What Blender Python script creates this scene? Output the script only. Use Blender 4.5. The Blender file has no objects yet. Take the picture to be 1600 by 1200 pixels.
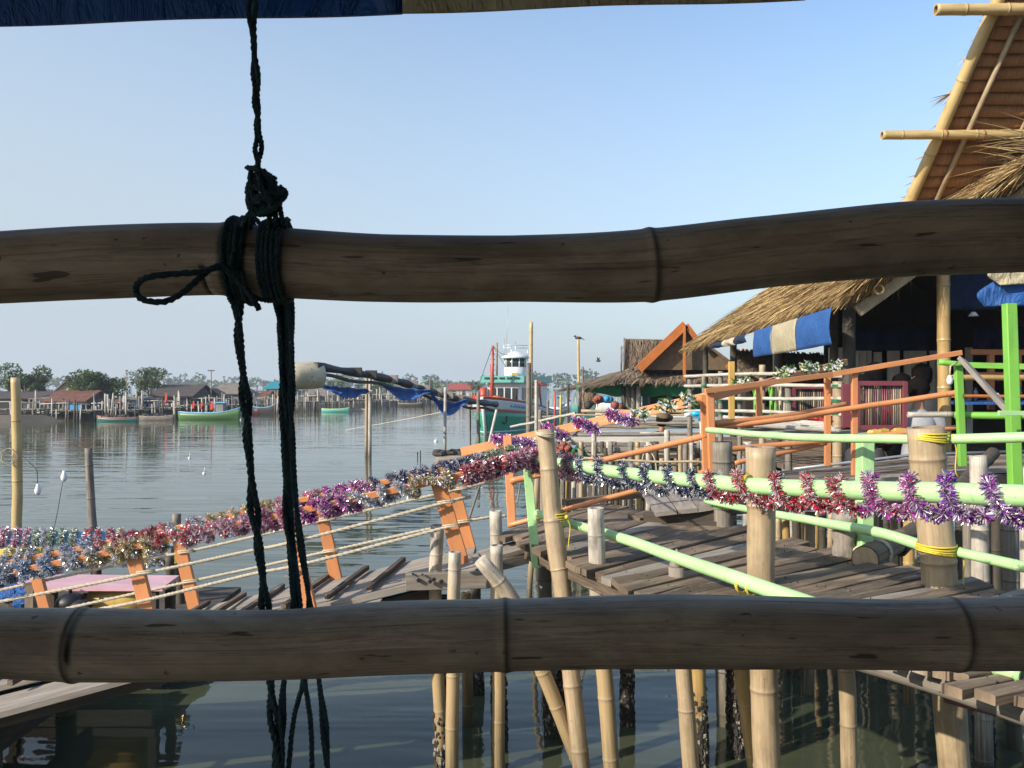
import bpy, math, random
from mathutils import Vector, Matrix, Quaternion
from mathutils import noise as mnoise
R = math.radians
rng = random.Random(11)

# ------------------------------------------------------------------ camera, sky, sun, exposure
scene = bpy.context.scene
F = 1330.0            # focal length in pixels of the 1600 wide photograph
CH = 2.4              # camera height over the water
cam_d = bpy.data.cameras.new('camera'); cam = bpy.data.objects.new('camera', cam_d)
scene.collection.objects.link(cam); scene.camera = cam
cam.location = (0, 0, CH); cam.rotation_euler = (R(90), 0, 0)
cam_d.sensor_width = 36; cam_d.lens = 36*F/1600; cam_d.clip_start = .02; cam_d.clip_end = 6000
SUN_EL = R(28); SAZ = Vector((-.84, -.55)).normalized()
SUN = Vector((SAZ.x*math.cos(SUN_EL), SAZ.y*math.cos(SUN_EL), math.sin(SUN_EL)))
world = bpy.data.worlds.new('World'); scene.world = world; world.use_nodes = True
wn = world.node_tree; bg = wn.nodes['Background']
sky = wn.nodes.new('ShaderNodeTexSky'); sky.sky_type = 'NISHITA'; sky.sun_disc = False
sky.sun_elevation = SUN_EL; sky.sun_rotation = math.atan2(SAZ.x, SAZ.y)
sky.air_density = 1.0; sky.dust_density = 1.6; sky.ozone_density = 2.2
tcw = wn.nodes.new('ShaderNodeTexCoord'); sx = wn.nodes.new('ShaderNodeSeparateXYZ'); wn.links.new(tcw.outputs['Generated'], sx.inputs[0])
def wm(op, a, b_, clamp=False):
    m_ = wn.nodes.new('ShaderNodeMath'); m_.operation = op; m_.use_clamp = clamp
    for i_, v in enumerate((a, b_)):
        if hasattr(v, 'links'): wn.links.new(v, m_.inputs[i_])
        else: m_.inputs[i_].default_value = v
    return m_.outputs[0]
veil = wm('ADD', wm('MULTIPLY', sx.outputs[2], -1.9), wm('ADD', wm('MULTIPLY', sx.outputs[0], -.5), .97), True)   # summer haze, thicker low down and towards the sun
mxw = wn.nodes.new('ShaderNodeMix'); mxw.data_type = 'RGBA'; wn.links.new(veil, mxw.inputs[0]); wn.links.new(sky.outputs[0], mxw.inputs[6]); mxw.inputs[7].default_value = (2.3, 2.6, 2.92, 1)
tnt = wn.nodes.new('ShaderNodeMix'); tnt.data_type = 'RGBA'; tnt.blend_type = 'MULTIPLY'; tnt.inputs[0].default_value = 1; tnt.inputs[7].default_value = (.975, 1.0, .995, 1); wn.links.new(mxw.outputs[2], tnt.inputs[6]); wn.links.new(tnt.outputs[2], bg.inputs[0]); bg.inputs[1].default_value = .15
sl = bpy.data.lights.new('sun', 'SUN'); sl.energy = 3.7; sl.angle = R(.6); sl.color = (1, .9, .76)
so = bpy.data.objects.new('sun', sl); scene.collection.objects.link(so)
so.rotation_euler = SUN.to_track_quat('Z', 'Y').to_euler(); so.location = (-20, -15, 20)
scene.view_settings.view_transform = 'Standard'; scene.view_settings.look = 'None'
scene.view_settings.exposure = 0.8; scene.view_settings.gamma = 1

def at(px, py, d):    # point seen at (px,py) of the photograph, d metres in front
    return Vector(((px-800)/F*d, d, CH-(py-600)/F*d))
def onz(px, py, z):   # point on the horizontal plane z
    return at(px, py, (CH-z)*F/(py-600))
def dz(py, z): return (CH-z)*F/(py-600)

# ------------------------------------------------------------------ materials
MATS = {}
def new_mat(name):
    m = bpy.data.materials.new(name); m.use_nodes = True; nt = m.node_tree
    return m, nt, nt.nodes['Principled BSDF']
def N(nt, t, **kw):
    n = nt.nodes.new(t)
    for k, v in kw.items(): setattr(n, k, v)
    return n
def ramp(nt, fac, stops):
    r = N(nt, 'ShaderNodeValToRGB'); el = r.color_ramp.elements
    while len(el) < len(stops): el.new(.5)
    for e, (p, c) in zip(el, stops): e.position = p; e.color = (*c, 1)
    nt.links.new(fac, r.inputs[0]); return r.outputs[0]
def mixc(nt, fac, a, b, mode='MIX'):
    m = N(nt, 'ShaderNodeMix', data_type='RGBA', blend_type=mode)
    for s, v in ((0, fac), (6, a), (7, b)):
        if hasattr(v, 'links'): nt.links.new(v, m.inputs[s])
        elif isinstance(v, tuple): m.inputs[s].default_value = (*v, 1)
        else: m.inputs[s].default_value = v
    return m.outputs[2]
def noise_tex(nt, vec, scale, detail=4, rough=.6, dist=0):
    n = N(nt, 'ShaderNodeTexNoise'); n.inputs['Scale'].default_value = scale
    n.inputs['Detail'].default_value = detail; n.inputs['Roughness'].default_value = rough
    n.inputs['Distortion'].default_value = dist
    if vec is not None: nt.links.new(vec, n.inputs['Vector'])
    return n.outputs[0]
def uvmap(nt, sx, sy, rand=True):
    tc = N(nt, 'ShaderNodeTexCoord'); mp = N(nt, 'ShaderNodeMapping')
    mp.inputs['Scale'].default_value = (sx, sy, 1)
    nt.links.new(tc.outputs['UV'], mp.inputs[0])
    if rand:
        oi = N(nt, 'ShaderNodeObjectInfo'); mu = N(nt, 'ShaderNodeMath', operation='MULTIPLY')
        mu.inputs[1].default_value = 37.; nt.links.new(oi.outputs['Random'], mu.inputs[0])
        cx = N(nt, 'ShaderNodeCombineXYZ'); nt.links.new(mu.outputs[0], cx.inputs[2]); nt.links.new(cx.outputs[0], mp.inputs[1])
    return mp.outputs[0]
def objmap(nt, s):
    tc = N(nt, 'ShaderNodeTexCoord'); mp = N(nt, 'ShaderNodeMapping')
    mp.inputs['Scale'].default_value = s; nt.links.new(tc.outputs['Object'], mp.inputs[0]); return mp.outputs[0]
def bump(nt, b, h, strength, dist=.01):
    n = N(nt, 'ShaderNodeBump'); n.inputs['Strength'].default_value = strength; n.inputs['Distance'].default_value = dist
    nt.links.new(h, n.inputs['Height']); nt.links.new(n.outputs[0], b.inputs['Normal'])
def math2(nt, op, a, bv):
    m = N(nt, 'ShaderNodeMath', operation=op)
    for i, v in enumerate((a, bv)):
        if hasattr(v, 'links'): nt.links.new(v, m.inputs[i])
        else: m.inputs[i].default_value = v
    return m.outputs[0]

def bamboo_mat(name, c1, c2, node_c, rough=.45, spots=.5, mottle=False, low=None):
    m, nt, b = new_mat(name)
    streak = noise_tex(nt, uvmap(nt, 60, 2.2), 1.0, 5, .65)
    blot = noise_tex(nt, uvmap(nt, 9, 5), 1.0, 5, .6)
    col = ramp(nt, streak, [(.3, c2), (.68, c1)]) if not mottle else ramp(nt, streak, [(.1, c2), (.85, c1)])
    col = mixc(nt, ramp(nt, blot, [(.46, (0, 0, 0)), (.7, (spots,)*3)]), col, tuple(x*.38 for x in c2))
    speck = noise_tex(nt, uvmap(nt, 70, 55), 1.0, 3, .5)
    col = mixc(nt, ramp(nt, speck, [(.70, (0, 0, 0)), (.74, (spots*1.2,)*3)]), col, tuple(x*.2 for x in c2))
    if mottle:
        mo = noise_tex(nt, uvmap(nt, 14, 5), 1.0, 6, .65, .6)
        col = mixc(nt, ramp(nt, mo, [(.34, (.6,)*3), (.56, (0, 0, 0))]), col, (.16, .105, .065))
        fb = noise_tex(nt, uvmap(nt, 260, 2.5), 1.0, 3, .5); col = mixc(nt, ramp(nt, fb, [(.55, (0, 0, 0)), (.75, (.5,)*3)]), col, (.12, .085, .055)); ck = noise_tex(nt, uvmap(nt, 30, 1.0), 1.0, 8, .75); col = mixc(nt, ramp(nt, ck, [(.485, (0, 0, 0)), (.5, (.55,)*3), (.515, (0, 0, 0))]), col, (.08, .055, .035))
        sc_ = noise_tex(nt, uvmap(nt, 95, 14), 1.0, 2, .5); col = mixc(nt, ramp(nt, sc_, [(.69, (0, 0, 0)), (.72, (.8,)*3)]), col, (.05, .035, .02))
    gt = N(nt, 'ShaderNodeNewGeometry'); st3 = N(nt, 'ShaderNodeSeparateXYZ'); nt.links.new(gt.outputs['Position'], st3.inputs[0])
    zt = math2(nt, 'ADD', st3.outputs[2], math2(nt, 'MULTIPLY', streak, .9)); mt_ = N(nt, 'ShaderNodeMapRange'); nt.links.new(zt, mt_.inputs[0]); mt_.inputs[1].default_value = 1.0; mt_.inputs[2].default_value = .45; mt_.inputs[4].default_value = .9
    tide = mt_.outputs[0]
    if low:
        ge = N(nt, 'ShaderNodeNewGeometry'); sp = N(nt, 'ShaderNodeSeparateXYZ'); nt.links.new(ge.outputs['Position'], sp.inputs[0])
        z_ = math2(nt, 'ADD', sp.outputs[2], math2(nt, 'MULTIPLY', blot, .5))
        mr = N(nt, 'ShaderNodeMapRange'); nt.links.new(z_, mr.inputs[0]); mr.inputs[1].default_value = 1.75; mr.inputs[2].default_value = 1.2
        col = mixc(nt, mr.outputs[0], col, mixc(nt, streak, low, tuple(x*.75 for x in low)))
    col = mixc(nt, tide, col, (.07, .06, .035))
    cr_ = noise_tex(nt, uvmap(nt, 46, .9), 1.0, 3, .6); col = mixc(nt, ramp(nt, cr_, [(.497, (0, 0, 0)), (.503, (spots,)*3), (.509, (0, 0, 0))]), col, tuple(x*.2 for x in c2))
    at_ = N(nt, 'ShaderNodeAttribute', attribute_name='nd')
    jit = math2(nt, 'MULTIPLY', at_.outputs['Fac'], math2(nt, 'MULTIPLY', math2(nt, 'ADD', blot, .25), 1.3))
    col = mixc(nt, jit, col, node_c)
    nt.links.new(col, b.inputs['Base Color']); b.inputs['Roughness'].default_value = rough
    bump(nt, b, streak, .35, .004); MATS[name] = m; return m
def wood_mat(name, c1, c2, rough=.8, sc=1.0, b_=.6, worn=False):
    m, nt, b = new_mat(name)
    g = noise_tex(nt, uvmap(nt, 45*sc, 2.5*sc), 1.0, 6, .7, .3)
    g2 = noise_tex(nt, uvmap(nt, 6*sc, 2*sc), 1.0, 4, .6)
    col = ramp(nt, g, [(.3, c2), (.7, c1)])
    col = mixc(nt, ramp(nt, g2, [(.4, (0, 0, 0)), (.72, (.7, .7, .7))]), col, tuple(x*.55 for x in c2))
    if worn:
        st_ = noise_tex(nt, uvmap(nt, 3, 1.1), 1.0, 5, .65, .8); col = mixc(nt, ramp(nt, st_, [(.42, (0, 0, 0)), (.6, (.75,)*3)]), col, tuple(x*.5 for x in c2))
        ck = noise_tex(nt, uvmap(nt, 120, 1.6), 1.0, 2, .5); col = mixc(nt, ramp(nt, ck, [(.64, (0, 0, 0)), (.68, (.9,)*3)]), col, tuple(x*.22 for x in c2))
        li = noise_tex(nt, uvmap(nt, 22, 3), 1.0, 4, .7); col = mixc(nt, ramp(nt, li, [(.58, (0, 0, 0)), (.75, (.6,)*3)]), col, (.45, .4, .33))
    nt.links.new(col, b.inputs['Base Color']); b.inputs['Roughness'].default_value = rough
    bump(nt, b, g, b_, .006); MATS[name] = m; return m
def paint_mat(name, c, under=(.25, .2, .15), wear=.5, rough=.42):
    m, nt, b = new_mat(name)
    g = noise_tex(nt, uvmap(nt, 30, 9), 1.0, 6, .7)
    g2 = noise_tex(nt, uvmap(nt, 5, 2.5), 1.0, 3, .6)
    col = ramp(nt, g2, [(.3, tuple(x*.78 for x in c)), (.7, c)])
    col = mixc(nt, ramp(nt, g, [(.66, (0, 0, 0)), (.72, (wear,)*3)]), col, under)
    at_ = N(nt, 'ShaderNodeAttribute', attribute_name='nd')
    col = mixc(nt, math2(nt, 'MULTIPLY', at_.outputs['Fac'], .5), col, tuple(x*.45 for x in c))
    gr = noise_tex(nt, uvmap(nt, 12, 4), 1.0, 6, .7, .5); col = mixc(nt, ramp(nt, gr, [(.5, (0, 0, 0)), (.72, (.5,)*3)]), col, tuple(x*.5+.02 for x in c))
    sp_ = noise_tex(nt, uvmap(nt, 80, 50), 1.0, 3, .5); col = mixc(nt, ramp(nt, sp_, [(.7, (0, 0, 0)), (.73, (.7,)*3)]), col, tuple(x*.5 for x in under))
    nt.links.new(col, b.inputs['Base Color']); b.inputs['Roughness'].default_value = rough
    bump(nt, b, g, .25, .004); MATS[name] = m; return m
def plain_mat(name, c, rough=.6, var=.25, sc=3., metal=0., b_=.2):
    m, nt, b = new_mat(name)
    g = noise_tex(nt, objmap(nt, (sc, sc, sc)), 1.0, 5, .65)
    col = ramp(nt, g, [(.3, tuple(x*(1-var) for x in c)), (.7, tuple(min(1, x*(1+var*.4)) for x in c))])
    nt.links.new(col, b.inputs['Base Color']); b.inputs['Roughness'].default_value = rough
    b.inputs['Metallic'].default_value = metal
    bump(nt, b, g, b_, .01); MATS[name] = m; return m
def attr_mat(name, rough=.6, metal=0., translucent=0., spec=.5):
    m, nt, b = new_mat(name)
    a = N(nt, 'ShaderNodeAttribute', attribute_name='Col')
    nt.links.new(a.outputs['Color'], b.inputs['Base Color'])
    b.inputs['Roughness'].default_value = rough; b.inputs['Metallic'].default_value = metal
    b.inputs['Specular IOR Level'].default_value = spec
    if translucent:
        tr = N(nt, 'ShaderNodeBsdfTranslucent'); nt.links.new(a.outputs['Color'], tr.inputs[0])
        mx = N(nt, 'ShaderNodeMixShader'); mx.inputs[0].default_value = translucent
        nt.links.new(b.outputs[0], mx.inputs[1]); nt.links.new(tr.outputs[0], mx.inputs[2])
        nt.links.new(mx.outputs[0], nt.nodes['Material Output'].inputs[0])
    MATS[name] = m; return m
def cloth_mat(name, c, rough=.7, trans=.25):
    m, nt, b = new_mat(name)
    g = noise_tex(nt, objmap(nt, (9, 9, 9)), 1.0, 4, .6)
    col = ramp(nt, g, [(.3, tuple(x*.8 for x in c)), (.7, c)])
    nt.links.new(col, b.inputs['Base Color']); b.inputs['Roughness'].default_value = rough
    tr = N(nt, 'ShaderNodeBsdfTranslucent'); nt.links.new(col, tr.inputs[0])
    mx = N(nt, 'ShaderNodeMixShader'); mx.inputs[0].default_value = trans
    nt.links.new(b.outputs[0], mx.inputs[1]); nt.links.new(tr.outputs[0], mx.inputs[2])
    nt.links.new(mx.outputs[0], nt.nodes['Material Output'].inputs[0])
    bump(nt, b, noise_tex(nt, objmap(nt, (16, 16, 7)), 1.0, 6, .6, 1.5), .9, .04)
    MATS[name] = m; return m

bamboo_mat('rail_bamboo', (.56, .45, .32), (.40, .315, .215), (.1, .075, .045), .62, .7, True)
bamboo_mat('pale', (.55, .51, .44), (.36, .32, .26), (.24, .2, .15), .6, .6)
bamboo_mat('pale_top', (.58, .54, .47), (.4, .36, .3), (.3, .25, .18), .6, .9, False, (.46, .33, .17))
bamboo_mat('tan', (.45, .35, .22), (.33, .24, .14), (.24, .18, .11), .5, .5)
bamboo_mat('ochre', (.47, .32, .13), (.36, .23, .08), (.42, .33, .2), .42, .35)
bamboo_mat('yellow', (.58, .43, .2), (.46, .33, .14), (.2, .13, .06), .4, .3)
bamboo_mat('grey', (.27, .24, .2), (.15, .13, .1), (.07, .06, .045), .75, .6)
bamboo_mat('darkb', (.085, .07, .05), (.045, .04, .03), (.03, .025, .02), .7, .5)
wood_mat('deckwood', (.34, .25, .165), (.14, .1, .065), .8, 1.0, .9, True)
wood_mat('deckwood_dark', (.23, .17, .115), (.09, .065, .045), .85, 1.0, .9, True)
wood_mat('greywood', (.36, .32, .27), (.2, .17, .14), .85)
wood_mat('darkwood', (.1, .08, .06), (.05, .04, .03), .85)
wood_mat('whitewood', (.6, .57, .5), (.42, .39, .33), .8)
wood_mat('redwood', (.22, .1, .07), (.12, .05, .04), .8)
paint_mat('mint', (.44, .72, .33), (.38, .36, .2), .8)
paint_mat('lime', (.2, .5, .07), (.3, .3, .15), .4)
paint_mat('orange', (.66, .27, .105), (.4, .25, .15), .45)
paint_mat('orange_deep', (.52, .16, .035), (.3, .15, .08), .4)
paint_mat('ochre_paint', (.6, .38, .1), (.3, .2, .1), .4)
paint_mat('skyblue', (.2, .48, .75), (.3, .3, .3), .4)
paint_mat('yellow_paint', (.75, .6, .12), (.4, .3, .2), .5)
paint_mat('pink_paint', (.72, .42, .46), (.5, .4, .35), .5)
paint_mat('maroon', (.2, .045, .06), (.1, .05, .04), .4)
paint_mat('white_paint', (.74, .73, .68), (.4, .38, .33), .35)
paint_mat('hull_green', (.025, .33, .2), (.04, .2, .15), .35)
paint_mat('hull_white', (.72, .74, .74), (.45, .4, .35), .4)
paint_mat('hull_red', (.5, .1, .06), (.3, .1, .05), .4)
paint_mat('teal_paint', (.12, .42, .36), (.1, .25, .2), .4)
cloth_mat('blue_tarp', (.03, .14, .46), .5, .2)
cloth_mat('cream_tarp', (.66, .58, .38), .6, .25)
cloth_mat('green_net', (.03, .45, .2), .6, .45)
cloth_mat('navy_net', (.02, .13, .34), .7, .15)
cloth_mat('shade_blue_cloth', (.006, .02, .07), .7, .05)  # blue tarp cloth with the shade it hangs in put into the colour
paint_mat('boat_green', (.1, .22, .07), (.1, .15, .08), .5)
paint_mat('boat_teal', (.03, .14, .12), (.05, .1, .08), .5)
cloth_mat('red_cloth', (.6, .06, .03), .7, .2)
cloth_mat('orange_tarp', (.75, .18, .05), .7, .2)
cloth_mat('cream_cloth', (.5, .46, .36), .8, .1)
plain_mat('rope_dark', (.028, .068, .075), .8, .4, 120, 0, .8)
plain_mat('rope_cream', (.5, .44, .33), .8, .3, 60)
plain_mat('rope_yellow', (.62, .5, .04), .6, .2, 60)
plain_mat('rope_greenc', (.04, .2, .1), .6, .2, 60)
plain_mat('steel', (.5, .52, .54), .35, .2, 5, .6)
plain_mat('pvc_blue', (.02, .38, .62), .35, .1, 5)
plain_mat('pvc_white', (.7, .72, .72), .4, .15, 8)
plain_mat('black', (.012, .012, .013), .5, .3, 8)
plain_mat('mussel', (.045, .038, .032), .7, .8, 55, 0, 1)
plain_mat('shell', (.32, .29, .24), .7, .6, 55, 0, 1)
plain_mat('glass_dark', (.03, .04, .045), .12, .2, 3)
plain_mat('skin', (.32, .17, .1), .6, .1, 10)
plain_mat('hair', (.006, .005, .005), .95, .2, 30); MATS['hair'].node_tree.nodes['Principled BSDF'].inputs['Specular IOR Level'].default_value = .1
plain_mat('shirt_grey', (.3, .31, .33), .8, .2, 12)
plain_mat('shirt_white', (.5, .5, .48), .8, .2, 12)
plain_mat('shirt_red', (.3, .04, .05), .8, .2, 12)
plain_mat('shirt_dark', (.03, .03, .035), .8, .2, 12)
plain_mat('rust_roof', (.16, .065, .04), .8, .5, 2.5)
plain_mat('grey_roof', (.2, .17, .14), .85, .4, 2.5)
plain_mat('dark_roof', (.07, .055, .05), .85, .4, 2.5)
plain_mat('teal_roof', (.02, .22, .27), .6, .2, 2.5)
plain_mat('red_roof', (.33, .07, .05), .7, .3, 2.5)
plain_mat('wall_white', (.55, .54, .5), .8, .3, 1.5)
plain_mat('wall_cream', (.5, .42, .27), .8, .25, 1.5)
plain_mat('shade_wall', (.025, .02, .017), .9, .4, 2)  # near-black: shade of the interiors put into the colour
plain_mat('wall_dark', (.07, .06, .05), .85, .5, 2)
plain_mat('wall_orange', (.5, .19, .08), .8, .25, 1.5)
plain_mat('wall_teal', (.05, .22, .2), .7, .3, 1.5)
plain_mat('wall_grey', (.26, .25, .24), .8, .3, 1.5)
plain_mat('wall_blue', (.04, .3, .6), .6, .15, 1.5)
plain_mat('mud', (.12, .1, .075), .9, .4, .6)
plain_mat('fibre', (.5, .44, .31), .7, .35, 2.2, 0, .6)
plain_mat('yellow_plastic', (.55, .36, .08), .45, .35, 6)
plain_mat('net_red', (.3, .09, .06), .9, .5, 14, 0, 1)
plain_mat('net_green', (.03, .16, .08), .9, .5, 14, 0, 1)
plain_mat('thatch_base', (.16, .11, .06), .95, .4, 8, 0, 1)
attr_mat('straw', .75, 0, .12, .25)
attr_mat('leaf', .6, 0, .25)
attr_mat('tinsel', .2, .65, 0, .8)
attr_mat('petal', .5, 0, .2)

# thatch seen from below: courses of palm leaf
m, nt, b = new_mat('thatch_under')
g = noise_tex(nt, uvmap(nt, 26, 26), 1.0, 5, .7); g2 = noise_tex(nt, uvmap(nt, 90, 9), 1.0, 4, .6, .6); g3 = noise_tex(nt, uvmap(nt, 1.5, 1.5), 1.0, 3, .6)
c = ramp(nt, g2, [(.3, (.2, .085, .03)), (.7, (.5, .24, .09))]); c = mixc(nt, .35, c, ramp(nt, g3, [(.3, (.26, .11, .045)), (.7, (.5, .26, .11))]))
nt.links.new(c, b.inputs['Base Color']); b.inputs['Roughness'].default_value = .9; bump(nt, b, g2, .8, .02); MATS['thatch_under'] = m

# water
m, nt, b = new_mat('water')
tc = N(nt, 'ShaderNodeTexCoord')
def wmap(sx, sy, rot=0):
    mp = N(nt, 'ShaderNodeMapping'); mp.inputs['Scale'].default_value = (sx, sy, 1); mp.inputs['Rotation'].default_value = (0, 0, R(rot))
    nt.links.new(tc.outputs['Object'], mp.inputs[0]); return mp.outputs[0]
n1 = noise_tex(nt, wmap(.28, 1.3, 6), 1.0, 3, .5, .2)
n2 = noise_tex(nt, wmap(.9, 3.2, -8), 1.0, 2, .5, .3)
n3 = noise_tex(nt, wmap(.12, .16), 1.0, 2, .5)
patch = ramp(nt, n3, [(.38, (.25,)*3), (.62, (1,)*3)])
h = math2(nt, 'ADD', math2(nt, 'MULTIPLY', n1, math2(nt, 'ADD', math2(nt, 'MULTIPLY', patch, .75), .35)), math2(nt, 'MULTIPLY', math2(nt, 'MULTIPLY', n2, patch), .22))
bn = N(nt, 'ShaderNodeBump'); bn.inputs['Strength'].default_value = 1.0; bn.inputs['Distance'].default_value = .034
nt.links.new(h, bn.inputs['Height']); nt.links.new(bn.outputs[0], b.inputs['Normal'])
mur = noise_tex(nt, wmap(.35, .5), 1.0, 3, .5)
nt.links.new(ramp(nt, mur, [(.35, (.045, .056, .034)), (.65, (.068, .077, .046))]), b.inputs['Base Color'])
b.inputs['Roughness'].default_value = .03; b.inputs['IOR'].default_value = 1.33
MATS['water'] = m

# ------------------------------------------------------------------ mesh building
COL = scene.collection
WORLD = {}          # object -> world position of its origin
def tag(o, label=None, cat=None, group=None, kind=None):
    if label: o['label'] = label
    if cat: o['category'] = cat
    if group: o['group'] = group
    if kind: o['kind'] = kind
    return o
def empty(name, loc, label, cat, group=None):
    o = bpy.data.objects.new(name, None); COL.objects.link(o); o.location = loc; o.empty_display_size = .1
    WORLD[o] = Vector(loc); return tag(o, label, cat, group)
class MB:
    def __init__(s): s.v = []; s.f = []; s.uv = []; s.nd = []; s.col = []; s.smooth = []; s.mi = []; s.cm = 0
    def vert(s, p, nd=0., col=(1, 1, 1)):
        s.v.append(tuple(p)); s.nd.append(nd); s.col.append(col); return len(s.v)-1
    def face(s, idx, uvs=None, smooth=False):
        s.f.append(tuple(idx)); s.smooth.append(smooth); s.mi.append(s.cm)
        s.uv += uvs if uvs else [(s.v[i][0]+s.v[i][1]*.31, s.v[i][2]+s.v[i][1]*.17) for i in idx]
    def tube(s, pts, rad, seg=10, caps=True, nd=None, hollow=False, col=(1, 1, 1)):
        pts = [Vector(p) for p in pts]; n = len(pts)
        if not hasattr(rad, '__len__'): rad = [rad]*n
        t0 = (pts[1]-pts[0]).normalized()
        up = Vector((0, 0, 1)) if abs(t0.z) < .9 else Vector((1, 0, 0))
        a = t0.cross(up).normalized(); L = 0; rings = []; ls = []
        for i in range(n):
            t = (pts[min(i+1, n-1)]-pts[max(i-1, 0)])
            t = t.normalized() if t.length > 1e-9 else t0
            a = (a-t*a.dot(t)).normalized(); b_ = t.cross(a)
            if i: L += (pts[i]-pts[i-1]).length
            ls.append(L)
            rings.append([s.vert(pts[i]+(a*math.cos(2*math.pi*k/seg)+b_*math.sin(2*math.pi*k/seg))*rad[i], nd[i] if nd else 0., col) for k in range(seg)])
        w = 2*math.pi*max(rad)/seg
        for i in range(n-1):
            for k in range(seg):
                k2 = (k+1) % seg
                s.face((rings[i][k], rings[i][k2], rings[i+1][k2], rings[i+1][k]),
                       [(k*w, ls[i]), ((k+1)*w, ls[i]), ((k+1)*w, ls[i+1]), (k*w, ls[i+1])], True)
        if caps:
            for ring, i, fl in ((rings[0], 0, True), (rings[-1], n-1, False)):
                r = rad[i]; idx = list(reversed(ring)) if fl else list(ring)
                if hollow:
                    c = pts[i]; inner = [s.vert(Vector(s.v[j]).lerp(c, .3), .3, col) for j in idx]
                    din = (pts[1]-pts[0]).normalized() if fl else (pts[-2]-pts[-1]).normalized()
                    deep = [s.vert(Vector(s.v[j])+din*r*1.2, 1., col) for j in inner]
                    for k in range(seg):
                        k2 = (k+1) % seg
                        s.face((idx[k], idx[k2], inner[k2], inner[k])); s.face((inner[k], inner[k2], deep[k2], deep[k]))
                    s.face(deep)
                else: s.face(idx, [(math.cos(k*6.28/seg)*r, math.sin(k*6.28/seg)*r) for k in range(seg)])
        return s
    def bamboo(s, pts, rad, spacing=.3, seg=14, hollow=True, bulge=.07, wob=.0, ndpos=None, step=.04):
        """bamboo culm along a polyline, radii per point, with swollen nodes"""
        pts = [Vector(p) for p in pts]
        if not hasattr(rad, '__len__'): rad = [rad]*len(pts)
        cum = [0]
        for a, b_ in zip(pts, pts[1:]): cum.append(cum[-1]+(b_-a).length)
        L = cum[-1]
        def ev(q):
            q = max(0, min(L, q)); i = 0
            while i < len(cum)-2 and cum[i+1] < q: i += 1
            u = (q-cum[i])/max(1e-9, cum[i+1]-cum[i]); p1, p2 = pts[i], pts[i+1]
            p0 = pts[i-1] if i else p1*2-p2; p3 = pts[i+2] if i+2 < len(pts) else p2*2-p1
            if len(pts) > 2:
                p = .5*((2*p1)+(p2-p0)*u+(2*p0-5*p1+4*p2-p3)*u*u+(3*p1-p0-3*p2+p3)*u**3)
            else: p = p1.lerp(p2, u)
            return p, rad[i]*(1-u)+rad[i+1]*u
        if ndpos is None:
            ndpos = []; q = spacing*rng.uniform(.3, .9)
            while q < L-.03: ndpos.append(q); q += spacing*rng.uniform(.85, 1.15)
        rm = max(rad); nw = max(rm*.16, .005)
        qs = {0., L}; k = max(2, int(L/step))
        for i in range(k+1): qs.add(L*i/k)
        for q in ndpos:
            for dq in (-2.2, -1.1, -.45, 0, .25, .6, 1.3, 2.4):
                if 0 < q+dq*nw < L: qs.add(q+dq*nw)
        qs = sorted(qs); P, RR, ND = [], [], []; sd = rng.random()*50
        for q in qs:
            p, r = ev(q); nd = 0; m_ = 1.
            for c in ndpos:
                e = (q-c)/nw; 
                if abs(e) < 4: m_ += bulge*math.exp(-(e/.9)**2); nd = max(nd, math.exp(-((e-.25)/.45)**2))
            m_ += .012*math.sin(q*21+sd)
            if wob: p = p+Vector((mnoise.noise(Vector((q*3, sd, 0))), mnoise.noise(Vector((q*3, sd, 9))), mnoise.noise(Vector((q*3, sd, 19)))))*wob
            P.append(p); RR.append(r*m_); ND.append(nd)
        return s.tube(P, RR, seg, True, ND, hollow)
    def beam(s, p0, p1, w, h, up=(0, 0, 1), jit=0., u0=None, twist=0.):
        p0 = Vector(p0); p1 = Vector(p1); t = (p1-p0).normalized(); up = Vector(up)
        a = t.cross(up)
        if a.length < 1e-4: a = t.cross(Vector((0, 1, 0)))
        a.normalize(); b_ = a.cross(t).normalized(); L = (p1-p0).length
        u0 = rng.random()*20 if u0 is None else u0
        c = min(w, h)*.08; prof = [(-w/2+c, -h/2), (w/2-c, -h/2), (w/2, -h/2+c), (w/2, h/2-c), (w/2-c, h/2), (-w/2+c, h/2), (-w/2, h/2-c), (-w/2, -h/2+c)]
        rings = []
        for e, p in ((0, p0), (1, p1)):
            jo = t*rng.uniform(-jit, jit)
            rings.append([s.vert(p+jo+a*x+b_*y+Vector((rng.uniform(-jit, jit), rng.uniform(-jit, jit), rng.uniform(-jit, jit)))*.25) for x, y in prof])
        per = [0]
        for k in range(8): x, y = prof[k]; x2, y2 = prof[(k+1) % 8]; per.append(per[-1]+math.hypot(x2-x, y2-y))
        for k in range(8):
            k2 = (k+1) % 8
            s.face((rings[0][k], rings[0][k2], rings[1][k2], rings[1][k]), [(u0+per[k], 0), (u0+per[k+1], 0), (u0+per[k+1], L), (u0+per[k], L)])
        s.face(list(reversed(rings[0])), [(u0+x, y*.3) for x, y in reversed(prof)]); s.face(rings[1], [(u0+x, y*.3) for x, y in prof])
        return s
    def box(s, lo, hi):
        x0, y0, z0 = lo; x1, y1, z1 = hi
        i = [s.vert(p) for p in ((x0, y0, z0), (x1, y0, z0), (x1, y1, z0), (x0, y1, z0), (x0, y0, z1), (x1, y0, z1), (x1, y1, z1), (x0, y1, z1))]
        for q in ((3, 2, 1, 0), (4, 5, 6, 7), (0, 1, 5, 4), (1, 2, 6, 5), (2, 3, 7, 6), (3, 0, 4, 7)): s.face([i[j] for j in q])
        return s
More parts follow.
